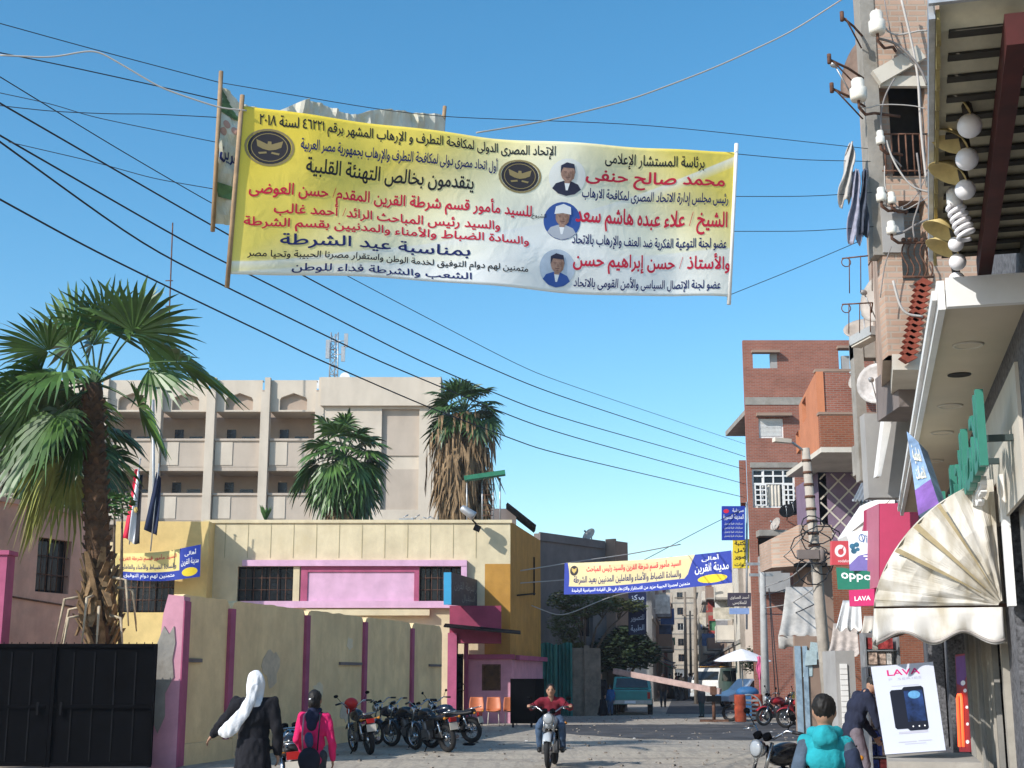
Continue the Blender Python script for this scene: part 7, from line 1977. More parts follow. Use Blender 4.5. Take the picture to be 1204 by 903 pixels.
def pink_girl():
    loc = PXY(371, 15.3); mp = CL('hot_pink', (.66, .02, .13), .12)
    def ex(t, j, s, HR):
        g = MB(); c = j['neck'] + V((0, -.075, -.04)); g.ell(c, (.10 * s, .06 * s, .085 * s), None, 14, 10); g.ell(c + V((0, -.015, -.08)), (.07 * s, .045 * s, .085 * s), None, 14, 10); limb(g, [j['neck'] + V((-.05, .02, .03)), c + V((0, 0, .05)), j['neck'] + V((.05, .02, .03))], [.04, .05, .04])
        remesh(g, 'navy_hood', CL('navy', (.015, .02, .05)), t, .012, .012)
        g = MB(); g.ell(j['head'] - V((.0, .1, -.0)) * s + V((-.03, 0, .01)), (.02, .014, .012), None, 8, 6); g.build('hair_clip', m_white, t, org=(0, 0, 0))
        ME = CL('bag', (.012, .014, .025))
    person('girl in a hot pink jacket with a dark hood, walking away past the wall', loc, radians(-6), 1.47, dict(elL=(-.15, .03, .64), wrL=(-.12, .10, .56), elR=(.155, .0, .63), wrR=(.15, .06, .50)), bw=.84, hs=1.05, top=mp, legs=m_dgrey, hair='long', extra=ex, shoes=m_shoe, voxel=.013)
    t = thing('backpack', 'small black backpack with a blue front pocket on the pink jacket', 'backpack', loc, None, radians(-6), local=True)
    g = MB(); g.ell((0, -.18, .74), (.125, .07, .14), None, 16, 10); g.box((0, -.165, .70), (.2, .09, .16)); remesh(g, 'bag', CL('bag', (.012, .014, .025)), t, .012, .006)
    g = MB(); g.ell((-.01, -.18, .965), (.055, .035, .075), None, 14, 8); g.ell((0, -.165, .93), (.045, .035, .08), None, 14, 8); remesh(g, 'front_pocket', CL('bag_blue', (.03, .05, .12)), t, .012, .004)
    for q in (-1, 1):
        g = MB(); g.tube([(q * .08, -.14, .84), (q * .09, -.15, 1.0), (q * .09, -.10, 1.2), (q * .085, .0, 1.235), (q * .09, .10, 1.14)], .009, 6); g.build('strap', CL('bag_strap', (.45, .25, .3)) if q < 0 else CL('bag', (.012, .014, .025)), t, org=(0, 0, 0))
pink_girl()
def teal_boy():
    mt = CL('teal', (.018, .31, .36), .12)
    def ex(t, j, s, HR):
        g = MB(); c = j['neck'] + V((0, -.085, -.035)); g.ell(c, (.105 * s, .06 * s, .07 * s), None, 16, 10); g.ell(c + V((0, .02, -.045)), (.10 * s, .04 * s, .055 * s), None, 14, 8)
        limb(g, [j['neck'] + V((-.085, .01, .0)), c + V((0, .0, .035)), j['neck'] + V((.085, .01, .0))], [.045, .055, .045]); remesh(g, 'hood', mt, t, .012, .012)
        g = MB(); a, b = j['shR'], j['elR']; limb(g, [a.lerp(b, .3), b], [.074 * s, .064 * s]); remesh(g, 'sleeve_patch', CL('sleeve_navy', (.025, .035, .07)), t, .012, .01)
    person('boy in a teal hooded sweatshirt with grey sleeves, seen from behind beside the near motorcycle', PXY(967, 9.7), radians(-14), 1.5, dict(elL=(-.155, -.02, .63), wrL=(-.15, .03, .49), elR=(.16, -.02, .63), wrR=(.155, .03, .49), shL=(-.108, 0, .785), shR=(.108, 0, .785)), bw=.84, hs=1.12, top=mt, sleeves=CL('slate', (.07, .10, .14)), legs=m_dgrey, shoes=m_shoe, voxel=.011, top_name='hooded_sweatshirt', extra=ex)
teal_boy()
def bending_man():
    person('man in a dark navy sweater and grey trousers bending over the goods display', PXY(1003, 18.5), radians(-80), 1.72,
           dict(pel=(0, -.03, .53), chest=(0, .03, .715), neck=(0, .10, .81), head=(0, .165, .875), look=(0, .85, -.6), shL=(-.108, .07, .785), shR=(.108, .07, .785), elL=(-.13, .11, .61), wrL=(-.11, .2, .48), elR=(.13, .11, .61), wrR=(.11, .19, .49), hiL=(-.05, -.03, .52), hiR=(.05, -.03, .52), knR=(.055, .04, .285)),
           top=CL('navy_sweater', (.018, .022, .045)), legs=CL('mauve_grey', (.17, .14, .16)), shoes=m_shoe, voxel=.014, top_name='sweater')
bending_man()
far_people = [
    ((706, 56), 1.66, radians(150), dict(dress=m_blackcloth, hair='veil'), 'woman in a full black robe standing left of the teal pickup'),
    ((717, 56.5), 1.2, radians(10), dict(top=CL('child_blue', (.03, .12, .3)), legs=m_jeans, hair='short', shoes=m_shoe), 'child in a blue top beside the woman in black'),
    ((779, 70), 1.68, radians(180), dict(top=CL('brown_coat', (.10, .065, .045)), legs=m_dgrey, hair='short', shoes=m_shoe), 'man in a brown coat standing right of the teal pickup'),
    ((824, 54), 1.15, radians(30), dict(top=m_dgrey, legs=CL('dark_teal', (.02, .05, .06)), hair='short', shoes=m_shoe), 'child in dark clothes beside the striped road barrier'),
]
for (px, d), H, rz, kw, lab in far_people:
    person(lab, PXY(px, d), rz, H, voxel=.022, **kw)
rnd = random.Random(77)
cols = [m_blackcloth, CL('maroon', (.13, .03, .035)), CL('sand', (.32, .26, .19)), m_dgrey, CL('far_white', (.5, .5, .5)), CL('far_blue', (.05, .08, .2))]
crowd = [(788, 92, 'walker in black robe at the left edge of the far street'), (795, 100, 'walker in maroon top among the far crowd'), (801, 88, 'walker in sand coloured top nearest in the far crowd'), (806, 108, 'dark grey clad walker in the middle of the far street'), (811, 97, 'walker in pale top before the far brick block'), (815, 118, 'blue clad walker deep in the far street'), (798, 125, 'black clad walker deepest in the far street'), (819, 90, 'maroon clad walker near the right-hand far shops')]
for i, (px, d, lab) in enumerate(crowd):
    person(lab, PXY(px, d), rnd.uniform(0, 6), rnd.uniform(1.6, 1.75), dict(knL=(-.055, .06, .285), knR=(.055, -.03, .285), anL=(-.055, .09, .05), anR=(.055, -.11, .06)), top=cols[i % 6] if i % 4 else None, dress=None if i % 4 else cols[i % 6], legs=m_dgrey if i % 4 else None, shoes=m_shoe, voxel=.03, group='people walking in the far street')
# ------------------------------------------------------------------ motorcycles
m_tyre = M('black_tyre', (.018, .018, .019), .85, .2, 9); m_chrome = M('chrome', (.40, .41, .43), .25, .05, 6, metal=1.0); m_engine = M('engine_alloy', (.16, .16, .17), .45, .2, 9, metal=.7)
m_lens = M('headlight_glass', (.30, .32, .34), .12, .05, 4, spec=.6); m_seat = M('black_vinyl', (.014, .014, .016), .5, .2, 8); m_taill = M('tail_light_red', (.35, .015, .015), .3, .05, 4)
def motorcycle(label, loc, rz, paint, lean=0.0, group='motorcycles parked along the boundary wall', cowl=None, crate=False, steer=0.0, stand=True, mirrors=True):
    t = thing('motorcycle', label, 'motorcycle', loc, group, rz, local=True)
    t.rotation_euler = (lean, 0, rz)
    FX, RX_, WR = .64, -.60, .30
    for x, nm in ((FX, 'front_wheel'), (RX_, 'rear_wheel')):
        m = MB(); w_ = .048 if x > 0 else .058; m.torus((x, 0, WR), WR - w_, w_, (0, 1, 0), 28, 8); wh = m.build(nm, m_tyre, t, org=(0, 0, 0))
        m = MB(); m.torus((x, 0, WR), WR - .088, .014, (0, 1, 0), 28, 6, 2.0)
        for k in range(14):
            a = 2 * pi * k / 14; m.tube([(x, .03 * (-1) ** k, WR), (x + (WR - .09) * cos(a), 0, WR + (WR - .09) * sin(a))], .004, 4, False)
        m.lathe([(.03, -.06), (.07, -.045), (.07, .045), (.03, .06)], (x, 0, WR), Matrix.Rotation(pi / 2, 3, 'X'), 14); m.build('rim', m_chrome, wh, org=(0, 0, 0))
        m = MB(); n = 14; a0, a1 = (35, 165) if x > 0 else (15, 150)
        m.grid(lambda u, v: V((x + (WR + .035) * cos(radians(a0 + (a1 - a0) * u)), (v - .5) * .15, WR + (WR + .035 - .03 * abs(v - .5) * 2) * sin(radians(a0 + (a1 - a0) * u)))), n, 4, True, .006); m.build('mudguard', paint if x > 0 else m_blackd, t, org=(0, 0, 0))
    for q in (-1, 1):
        m = MB(); m.tube([(FX, q * .085, WR), (FX - .1, q * .085, .62)], [.032, .03], 8); m.tube([(FX - .1, q * .085, .62), (FX - .20, q * .085, .93)], .02, 8); m.build('fork_leg', m_chrome, t, org=(0, 0, 0))
        m = MB(); m.tube([(RX_, q * .12, WR + .02), (RX_ + .13, q * .13, .66)], .018, 8)
        m.tube([(RX_ + .02 + .11 * k / 40, q * .12 + .036 * cos(k * .9), .38 + .24 * k / 40 + .0) for k in range(0, 41)], .008, 5) if False else m.lathe([(.034, -.11), (.04, -.07), (.034, -.03), (.04, .01), (.034, .05), (.04, .09)], (RX_ + .08, q * .126, .52), Matrix.Rotation(.35, 3, 'Y'), 10)
        m.build('shock_absorber', m_chrome, t, org=(0, 0, 0))
    m = MB(); m.tube([(FX - .2, 0, .88), (.12, 0, .60), (.05, 0, .30), (-.25, 0, .27)], .022, 8); m.tube([(FX - .19, 0, .84), (-.1, 0, .68), (-.72, 0, .72)], .024, 8)
    for q in (-1, 1): m.tube([(-.2, q * .09, .3), (RX_, q * .09, WR)], .02, 6); m.tube([(-.25, q * .09, .3), (-.22, q * .1, .68)], .018, 6)
    m.build('frame', m_black, t, org=(0, 0, 0))
    m = MB(); m.box((.02, 0, .36), (.34, .24, .20)); m.lathe([(.085, 0), (.085, .02)] + [(.075 if k % 2 else .10, .03 + k * .02) for k in range(8)] + [(.07, .2)], (.14, 0, .44), Matrix.Rotation(.25, 3, 'Y'), 14)
    m.lathe([(.11, -.14), (.12, -.12), (.12, .12), (.11, .14)], (-.02, 0, .36), Matrix.Rotation(pi / 2, 3, 'X'), 16); m.build('engine', m_engine, t, org=(0, 0, 0))
    m = MB(); m.tube([(.22, -.1, .5), (.27, -.12, .36), (.2, -.15, .25), (-.2, -.16, .24), (-.75, -.17, .32)], [.022, .022, .024, .04, .045], 8); m.build('exhaust', m_chrome, t, org=(0, 0, 0))
    m = MB(); m.ell((.16, 0, .79), (.26, .135, .125), Matrix.Rotation(.12, 3, 'Y'), 16, 10); m.ell((.0, 0, .75), (.2, .11, .09), None, 14, 8); m.build('fuel_tank', paint, t, org=(0, 0, 0))
    m = MB(); m.grid(lambda u, v: V((-.04 - .66 * u, (v - .5) * (.22 + .05 * sin(pi * u)), .775 - .03 * sin(pi * u * .9) + .05 * u - .07 * (abs(v - .5) * 2) ** 3)), 14, 8, True, .07); m.build('seat', m_seat, t, org=(0, 0, 0))
    for q in (-1, 1):
        m = MB(); m.prism([(-.05, q * .12, .66), (-.38, q * .125, .7), (-.36, q * .125, .5), (-.1, q * .12, .46)], (0, q * .03, 0)); m.build('side_panel', paint, t, org=(0, 0, 0))
    m = MB(); m.tube([(-.5, .12, .8), (-.84, .12, .86), (-.84, -.12, .86), (-.5, -.12, .8)], .014, 6); m.tube([(-.7, .12, .83), (-.7, -.12, .83)], .012, 6); m.build('rear_rack', m_chrome, t, org=(0, 0, 0))
    m = MB(); m.box((-.86, 0, .70), (.06, .16, .09)); m.build('tail_light', m_taill, t, org=(0, 0, 0))
    m = MB(); m.box((-.885, 0, .56), (.012, .2, .15), Matrix.Rotation(.2, 3, 'Y')); m.build('number_plate', m_lbeige, t, org=(0, 0, 0))
    for q in (-1, 1):
        m = MB(); m.tube([(-.82, q * .09, .74), (-.83, q * .17, .74)], .01, 5); m.ell((-.84, q * .19, .74), (.03, .035, .03), None, 10, 6); m.build('indicator', M('amber_lens', (.5, .2, .02), .3, .05, 4), t, org=(0, 0, 0))
    R = Matrix.Rotation(steer, 3, 'Z'); hc = V((FX - .2, 0, .95)); h = lambda p: hc + R @ V(p)
    m = MB(); m.tube([h((-.14, -.38, .10)), h((-.06, -.24, .12)), h((0, -.10, .02)), h((0, .10, .02)), h((-.06, .24, .12)), h((-.14, .38, .10))], .013, 8); hb = m.build('handlebar', m_chrome, t, org=(0, 0, 0))
    for q in (-1, 1):
        m = MB(); m.tube([h((-.095, q * .29, .113)), h((-.145, q * .4, .10))], .02, 8); m.build('grip', m_seat, hb, org=(0, 0, 0))
        if mirrors: m = MB(); m.tube([h((-.06, q * .25, .12)), h((-.03, q * .33, .25))], .006, 5); m.ell(h((-.03, q * .35, .27)), (.014, .052, .034), None, 12, 8); m.build('mirror', m_black, hb, org=(0, 0, 0))
        m = MB(); m.tube([h((-.03, q * .2, .11)), h((.06, q * .3, .08))], .006, 5); m.build('lever', m_chrome, hb, org=(0, 0, 0))
    m = MB(); m.lathe([(.04, -.09), (.085, -.05), (.098, .0), (.1, .03)], h((.13, 0, -.09)), R @ Matrix.Rotation(pi / 2, 3, 'Y'), 18); hl = m.build('headlight', cowl or m_chrome, t, org=(0, 0, 0))
    m = MB(); m.lathe([(.094, .031), (.07, .05), (.02, .058)], h((.13, 0, -.09)), R @ Matrix.Rotation(pi / 2, 3, 'Y'), 18); m.build('lens', m_lens, hl, org=(0, 0, 0))
    m = MB(); m.lathe([(.05, 0), (.05, .05)], h((.05, .07, .02)), R @ Matrix.Rotation(.6, 3, 'Y'), 12); m.lathe([(.05, 0), (.05, .05)], h((.05, -.07, .02)), R @ Matrix.Rotation(.6, 3, 'Y'), 12); m.build('gauge', m_black, t, org=(0, 0, 0))
    if cowl:
        m = MB(); m.ell(h((.08, 0, .07)), (.15, .15, .13), None, 14, 10); m.build('red_cowl', cowl, t, org=(0, 0, 0))
    if stand: m = MB(); m.tube([(-.1, .1, .28), (-.16, .3, .03)], .013, 6); m.build('side_stand', m_black, t, org=(0, 0, 0))
    for q in (-1, 1):
        m = MB(); m.tube([(0, q * .1, .3), (0, q * .27, .3)], .014, 6); m.build('footrest', m_seat, t, org=(0, 0, 0))
    if crate:
        m = MB(); m.box((-.62, 0, .96), (.34, .34, .2)); m.build('carrier_box', M('yellow_plastic', (.45, .33, .06), .5, .1, 5), t, org=(0, 0, 0))
    return t
pb = M('black_bike_paint', (.012, .012, .015), .2, .1, 5, spec=.5); pn = M('navy_bike_paint', (.01, .016, .035), .22, .1, 5, spec=.5); pr = M('red_bike_paint', (.30, .015, .02), .25, .08, 5, spec=.5); pbl = M('blue_bike_paint', (.03, .10, .28), .25, .08, 5, spec=.5)
motorcycle('black motorcycle with a bright red handlebar cowl, rear towards the road', PXY(428, 29.8), radians(112), pb, radians(-7), cowl=M('red_cowl', (.50, .02, .02), .4, .05, 5))
motorcycle('black motorcycle second from the red cowled one, blue headlight shell', PXY(466, 33), radians(138), pn, radians(-7), mirrors=False)
motorcycle('black motorcycle with turned handlebar between two others by the wall', PXY(486, 32.2), radians(142), pb, radians(-7), steer=.4, mirrors=False)
motorcycle('black motorcycle with chrome rear rack, closest of the row to the pink entrance', PXY(509, 30.6), radians(128), pb, radians(-6), mirrors=False)
motorcycle('dark motorcycle half hidden at the end of the row by the entrance pillar', PXY(531, 34.5), radians(150), pn, radians(-6), steer=-.4)
motorcycle('dark motorcycle partly hidden beside the girl in pink', PXY(352, 17.6), radians(100), pb, radians(-5))
motorcycle('black motorcycle with chrome headlight parked next to the boy in teal', PXY(926, 15.6), radians(214), pb, radians(-5), group='motorcycles by the shops')
motorcycle('far motorcycle with a yellow carrier box by the slim utility pole', PXY(916, 45.5), radians(200), pr, radians(-5), group='motorcycles by the shops', crate=True)
motorcycle('far black motorcycle with red tank right of the yellow boxed one', PXY(946, 43.5), radians(170), pr, radians(-5), group='motorcycles by the shops')
# rider
def rider():
    loc = PXY(648, 25.6); rz = radians(-97)
    motorcycle('dark motorcycle with silver front ridden towards us by the man in the dark red jacket', loc, rz, M('silver_bike_paint', (.40, .43, .46), .25, .1, 5, spec=.5), 0, group='motorcycles on the road', stand=False)
    # person's +y is forward; the bike's +x is forward
    H = 1.70; k = 1 / H
    L = V(loc) + Matrix.Rotation(rz, 3, 'Z') @ V((-.22, 0, 0))
    person('man in a dark red jacket and jeans riding a motorcycle towards us', L, rz - pi / 2, H,
           dict(pel=(0, .0 * k, .84 * k), chest=(0, .14 * k, 1.05 * k), neck=(0, .25 * k, 1.21 * k), head=(0, .31 * k, 1.345 * k), shL=(-.175 * k, .23 * k, 1.16 * k), shR=(.175 * k, .23 * k, 1.16 * k),
                elL=(-.35 * k, .28 * k, 1.04 * k), elR=(.35 * k, .28 * k, 1.04 * k), wrL=(-.37 * k, .45 * k, 1.075 * k), wrR=(.37 * k, .45 * k, 1.075 * k), hiL=(-.09 * k, .03 * k, .85 * k), hiR=(.09 * k, .03 * k, .85 * k),
                knL=(-.21 * k, .42 * k, .72 * k), knR=(.21 * k, .42 * k, .72 * k), anL=(-.21 * k, .24 * k, .34 * k), anR=(.21 * k, .24 * k, .34 * k), grip=1, look=(0, 1, -.05)),
           top=CL('dark_red', (.16, .012, .025), .15), legs=m_jeans, shoes=m_shoe, hair='short', voxel=.013)
rider()
# ------------------------------------------------------------------ seats, black panel, vehicles, barrier
def seats():
    d = 45.4
    m_or = M('orange_plastic', (.50, .15, .06), .45, .06, 4, spec=.4)
    for i, px in enumerate((560.5, 580.5, 600.5)):
        c = PXY(px, d); t = thing('plastic_chair', ('leftmost orange plastic chair outside the pink wall', 'middle orange plastic chair outside the pink wall', 'orange plastic chair half behind the black panel')[i], 'chair', c, 'orange chairs outside the pink wall')
        def sh(u, v):
            # profile from front edge to back top
            s_ = v; 
            if s_ < .5: y, z = -.40 + .40 * (s_ / .5), .46 - .03 * sin(pi * s_ / .5)
            else: y, z = .02 + .12 * ((s_ - .5) / .5), .46 + .44 * ((s_ - .5) / .5)
            w = .24 * (1 - .25 * max(0, s_ - .75) * 4 * .5) * (1 - .15 * max(0, .15 - s_) * 6)
            x = (u - .5) * 2 * w; return c + V((x, y - .08 * (2 * abs(u - .5)) ** 2 * (s_ > .5), z + .03 * (2 * abs(u - .5)) ** 2 * (s_ <= .5)))
        m = MB(); m.grid(sh, 10, 20, True, .015); m.build('seat_shell', m_or, t)
        for k, (dx, dy) in enumerate(((-.16, -.3), (.16, -.3), (-.16, 0), (.16, 0))):
            m = MB(); m.tube([c + V((dx, dy, .43)), c + V((dx * 1.15, dy * 1.1, 0))], .014, 6); m.build('leg', m_blackd if i == 0 else m_lbeige, t)
    d = 44; x0, x1 = PX(600, d), PX(640, d); h = P(620, 798, d).z
    t = thing('crowd_barrier', 'black sheet metal barrier panel standing on feet by the orange chairs', 'barrier panel', ((x0 + x1) / 2, d, 0))
    m = MB(); m.obox((x0, d, .12), X, (x1 - x0) * .72, Yv, .05, .12, h); m.obox((x0 + (x1 - x0) * .735, d + .03, .12), V((1, .9, 0)), (x1 - x0) * .36, V((-.9, 1, 0)), .05, .12, h); p = m.build('sheet', m_black, t)
    for f in (.08, .62, .95):
        m = MB(); m.box((x0 + (x1 - x0) * f, d + .1 + .2 * (f > .8), .06), (.06, .5, .12)); m.build('foot', m_blackd, t)
    c = PXY(552, 33); m = MB(); m.ell(c + V((0, 0, .03)), (.16, .09, .04), None, 8, 5); single(m, 'stone', m_blackd, 'small dark stone lying on the ground before the chairs', 'stone', c)
seats()
m_carglass = M('car_glass', (.012, .016, .02), .08, .1, 2, spec=.6)
def car(label, loc, rz, prof, W_, paint, glass, wheels, name='parked_car', cat='car', extra=None):
    """prof: side outline (x,z) closed, extruded over width with a tumblehome; glass: list of (side polygon) ; x forward"""
    t = thing(name, label, cat, loc, None, rz, local=True)
    zm = max(z for x, z in prof)
    def yy(z, s): return s * (W_ / 2 - .10 * max(0, (z - .85)) / max(.1, zm - .85) - .03 * max(0, .5 - z))
    m = MB(); n = len(prof); L = [V((x, yy(z, 1), z)) for x, z in prof]; R = [V((x, yy(z, -1), z)) for x, z in prof]
    m.add(L + R, [tuple(range(n)), tuple(reversed(range(n, 2 * n)))] + [(i, i + n, (i + 1) % n + n, (i + 1) % n) for i in range(n)], False)
    me = m.build('body', paint, t, org=(0, 0, 0))
    bv = me.modifiers.new('edges', 'BEVEL'); bv.width = .035; bv.segments = 2; bv.limit_method = 'ANGLE'; bv.angle_limit = radians(25)
    for g_ in glass:
        for s in (1, -1):
            m = MB(); pts = [V((x, yy(z, s) + s * .006, z)) for x, z in g_]; m.prism(pts, (0, s * .006, 0)); m.build('side_window', m_carglass, t, org=(0, 0, 0))
    for x in wheels:
        for s in (1, -1):
            m = MB(); m.lathe([(.20, -.1), (.3, -.09), (.31, -.05), (.31, .05), (.3, .09), (.2, .1)], (x, s * (W_ / 2 - .08), .31), Matrix.Rotation(pi / 2, 3, 'X'), 20); w = m.build('wheel', m_tyre, t, org=(0, 0, 0))
            m = MB(); m.lathe([(.19, -.105), (.17, -.112), (.05, -.108), (.05, .108), (.17, .112), (.19, .105)], (x, s * (W_ / 2 - .08), .31), Matrix.Rotation(pi / 2, 3, 'X'), 16); m.build('rim', m_steel, w, org=(0, 0, 0))
    if extra: extra(t, yy)
    return t
def vehicles():
    pteal = M('teal_car_paint', (.05, .33, .31), .3, .1, 3, spec=.5, dirt=(.16, .18, .15)); pw = M('white_car_paint', (.55, .56, .55), .35, .1, 3, spec=.5); pd = M('dark_car_paint', (.012, .016, .03), .2, .1, 3, spec=.5); pbu = M('light_blue_car_paint', (.38, .48, .60), .3, .1, 3, spec=.5); pvan = M('van_paint', (.50, .49, .46), .4, .12, 3, spec=.4)
    pick = [(-2.3, .42), (2.2, .42), (2.3, .6), (2.25, .88), (1.15, 1.0), (.65, 1.5), (-.45, 1.52), (-.6, 1.02), (-2.3, 1.0)]
    def px(t, yy):
        m = MB(); m.obox((-2.25, -.68, .62), Yv, 1.36, X, 1.58, 1.005, 1.012); m.build('load_bed', m_interior, t, org=(0, 0, 0))
        m = MB(); m.box((-2.33, 0, .52), (.1, 1.62, .14)); m.build('rear_bumper', m_steel, t, org=(0, 0, 0))
        m = MB(); m.box((-2.325, 0, .8), (.03, 1.3, .32)); m.box((-2.345, 0, .9), (.03, .9, .05)); m.build('tailgate', M('teal_tailgate', (.04, .27, .26), .35, .1, 3), t, org=(0, 0, 0))
        m = MB(); m.box((-2.395, .05, .52), (.012, .45, .12)); m.build('number_plate', m_wink, t, org=(0, 0, 0))
        for s in (-1, 1):
            m = MB(); m.box((-2.325, s * .71, .78), (.03, .12, .26)); m.build('tail_light', m_taill, t, org=(0, 0, 0))
        m = MB(); m.prism([(-.475, -.62, 1.46), (-.475, .62, 1.46), (-.60, .68, 1.08), (-.60, -.68, 1.08)], (-.02, 0, 0)); m.build('rear_window', m_carglass, t, org=(0, 0, 0))
    car('teal pickup truck seen from behind under the dark round tree', PXY(743, 59), radians(84), pick, 1.66, pteal, [[(-.36, 1.05), (.98, 1.05), (.6, 1.44), (-.3, 1.45)]], (1.4, -1.35), 'pickup_truck', 'truck', px)
    van = [(-1.9, .4), (1.7, .4), (1.85, .6), (1.8, 1.0), (1.35, 1.15), (.9, 1.66), (-1.8, 1.68), (-1.95, 1.1)]
    car('white van standing left of the teal pickup behind the woman in black', PXY(716, 66), radians(265), van, 1.6, M('pale_teal_van', (.42, .52, .50), .35, .1, 3), [[(-1.7, 1.12), (.4, 1.12), (.4, 1.55), (-1.65, 1.55)], [(.5, 1.12), (1.15, 1.15), (.85, 1.55), (.5, 1.55)]], (1.2, -1.2), 'parked_van', 'van', lambda t, yy: (MB().prism([(.92, -.62, 1.6), (.92, .62, 1.6), (1.33, .68, 1.2), (1.33, -.68, 1.2)], (.02, 0, .012)).build('windscreen', m_carglass, t, org=(0, 0, 0)), MB().box((1.84, 0, .5), (.1, 1.56, .16)).build('bumper', m_steel, t, org=(0, 0, 0))))
    sed = [(-2.1, .35), (2.1, .35), (2.15, .6), (1.2, .88), (.6, 1.38), (-.9, 1.38), (-1.5, .95), (-2.15, .9)]
    car('dark saloon car parked behind the low sunlit wall', PXY(676, 62.5), radians(178), sed, 1.7, pd, [[(-1.1, .95), (.95, .92), (.55, 1.3), (-.85, 1.3)]], (1.3, -1.3))
    bus = [(-2.4, .4), (2.2, .4), (2.35, .7), (2.25, 1.25), (1.75, 1.95), (-2.35, 1.98), (-2.45, 1.1)]
    def bx(t, yy):
        m = MB(); m.prism([(1.78, -.70, 1.86), (1.78, .70, 1.86), (2.22, .76, 1.3), (2.22, -.76, 1.3)], (.02, 0, .01)); m.build('windscreen', m_carglass, t, org=(0, 0, 0))
        for y in (-.6, .6):
            m = MB(); m.tube([(1.4, y, 2.03), (-2.0, y, 2.03)], .03, 6); m.build('roof_rail', M('orange_rail', (.45, .22, .04), .6, .1, 4), t, org=(0, 0, 0))
        for s in (-1, 1):
            m = MB(); m.box((2.33, s * .6, .78), (.05, .22, .16)); m.build('headlight', m_lens, t, org=(0, 0, 0))
        m = MB(); m.box((2.36, 0, .5), (.12, 1.66, .18)); m.build('bumper', m_steel, t, org=(0, 0, 0))
    car('pale minibus with a roof rack facing us in the narrow street', PXY(846, 80), radians(240), bus, 1.7, pvan, [[(-2.2, 1.2), (-1.1, 1.2), (-1.1, 1.8), (-2.15, 1.8)], [(-1.0, 1.2), (.2, 1.2), (.2, 1.8), (-1.0, 1.8)], [(.3, 1.2), (1.7, 1.25), (1.45, 1.8), (.3, 1.8)]], (1.5, -1.5), 'minibus', 'minibus', bx)
    hatch = [(-1.8, .35), (1.8, .35), (1.85, .62), (1.0, .9), (.5, 1.4), (-1.3, 1.42), (-1.8, .98)]
    car('light blue car parked by the white market umbrella', PXY(886, 67), radians(200), hatch, 1.6, pbu, [[(-1.4, .97), (.8, .94), (.45, 1.32), (-1.2, 1.34)]], (1.15, -1.15))
vehicles()
def road_barrier():
    d = 49.
    base = PXY(838, d)
    t = thing('boom_barrier', 'long dusty pink road barrier arm resting on a steel stand', 'barrier', base)
    a, b = P(722, 789, 52), P(842, 812, d)
    m = MB(); m.beam(a, b + (b - a) * .04, .14, .20); m.build('barrier_arm', M('dusty_pink_arm', (.42, .30, .27), .8, .2, 4), t)
    m = MB(); m.tube([base, V((base.x, base.y, b.z))], .06, 8); m.beam(base + V((-.5, 0, .04)), base + V((.5, 0, .04)), .09, .08); m.beam(base + V((0, -.4, .04)), base + V((0, .4, .04)), .09, .07); m.box(V((base.x, base.y, b.z)), (.2, .22, .3)); m.build('stand', m_rust, t)
    m = MB(); m.box(V((base.x + .0, base.y + .0, b.z - .28)), (.5, .3, .2)); m.build('counterweight', m_blackd, t)
    mo = M('orange_barrel', (.30, .05, .02), .8, .35, 4, dirt=(.14, .06, .03))
    for i, (px, lab) in enumerate(((869, 'left rusty orange barrel of the road barrier'), (889, 'right rusty orange barrel of the road barrier'))):
        c = PXY(px, d + .6 * i); m = MB(); m.lathe([(.19, 0), (.2, .02)] + [(.2 + .015 * (k % 4 == 2), .06 + k * .06) for k in range(14)] + [(.2, .9), (.18, .93), (.17, .9)], c, None, 18)
        single(m, 'barrel', mo, lab, 'barrel', c)
    c = PXY(879, d + .4); t = thing('barricade', 'grey slatted steel barricade between the two orange barrels', 'barricade', c)
    m = MB(); m.torus(c + V((0, .0, .48)), .44, .03, (0, 1, 0), 24, 6); m.build('ring_frame', m_steel, t)
    m = MB()
    for k in range(5): m.beam(c + V((-.3, 0, .2 + .13 * k)), c + V((.34, 0, .12 + .15 * k)), .03, .07)
    m.build('slats', m_steel, t)
    c = PXY(857, d + .2); m = MB(); m.torus(c + V((0, 0, .3)), .25, .06, (.5, 1, 0), 20, 8); single(m, 'tyre', m_tyre, 'old tyre standing left of the orange barrels', 'tyre', c)
    c = PXY(901, d + .8); m = MB(); m.torus(c + V((0, 0, .32)), .26, .055, (-.6, 1, 0), 20, 8); single(m, 'tyre', m_tyre, 'old tyre leaning right of the orange barrels', 'tyre', c)
    m = MB(); c = PXY(878, 54); m.ell(c + V((0, 0, .95)), (.45, .4, .22), None, 14, 8); m.box(c + V((0, 0, .45)), (.8, .6, .85)); 
    single(m, 'covered_stall', M('blue_tarpaulin', (.03, .12, .28), .6, .2, 4), 'small stall under blue tarpaulin behind the barrels', 'stall', c)
road_barrier()
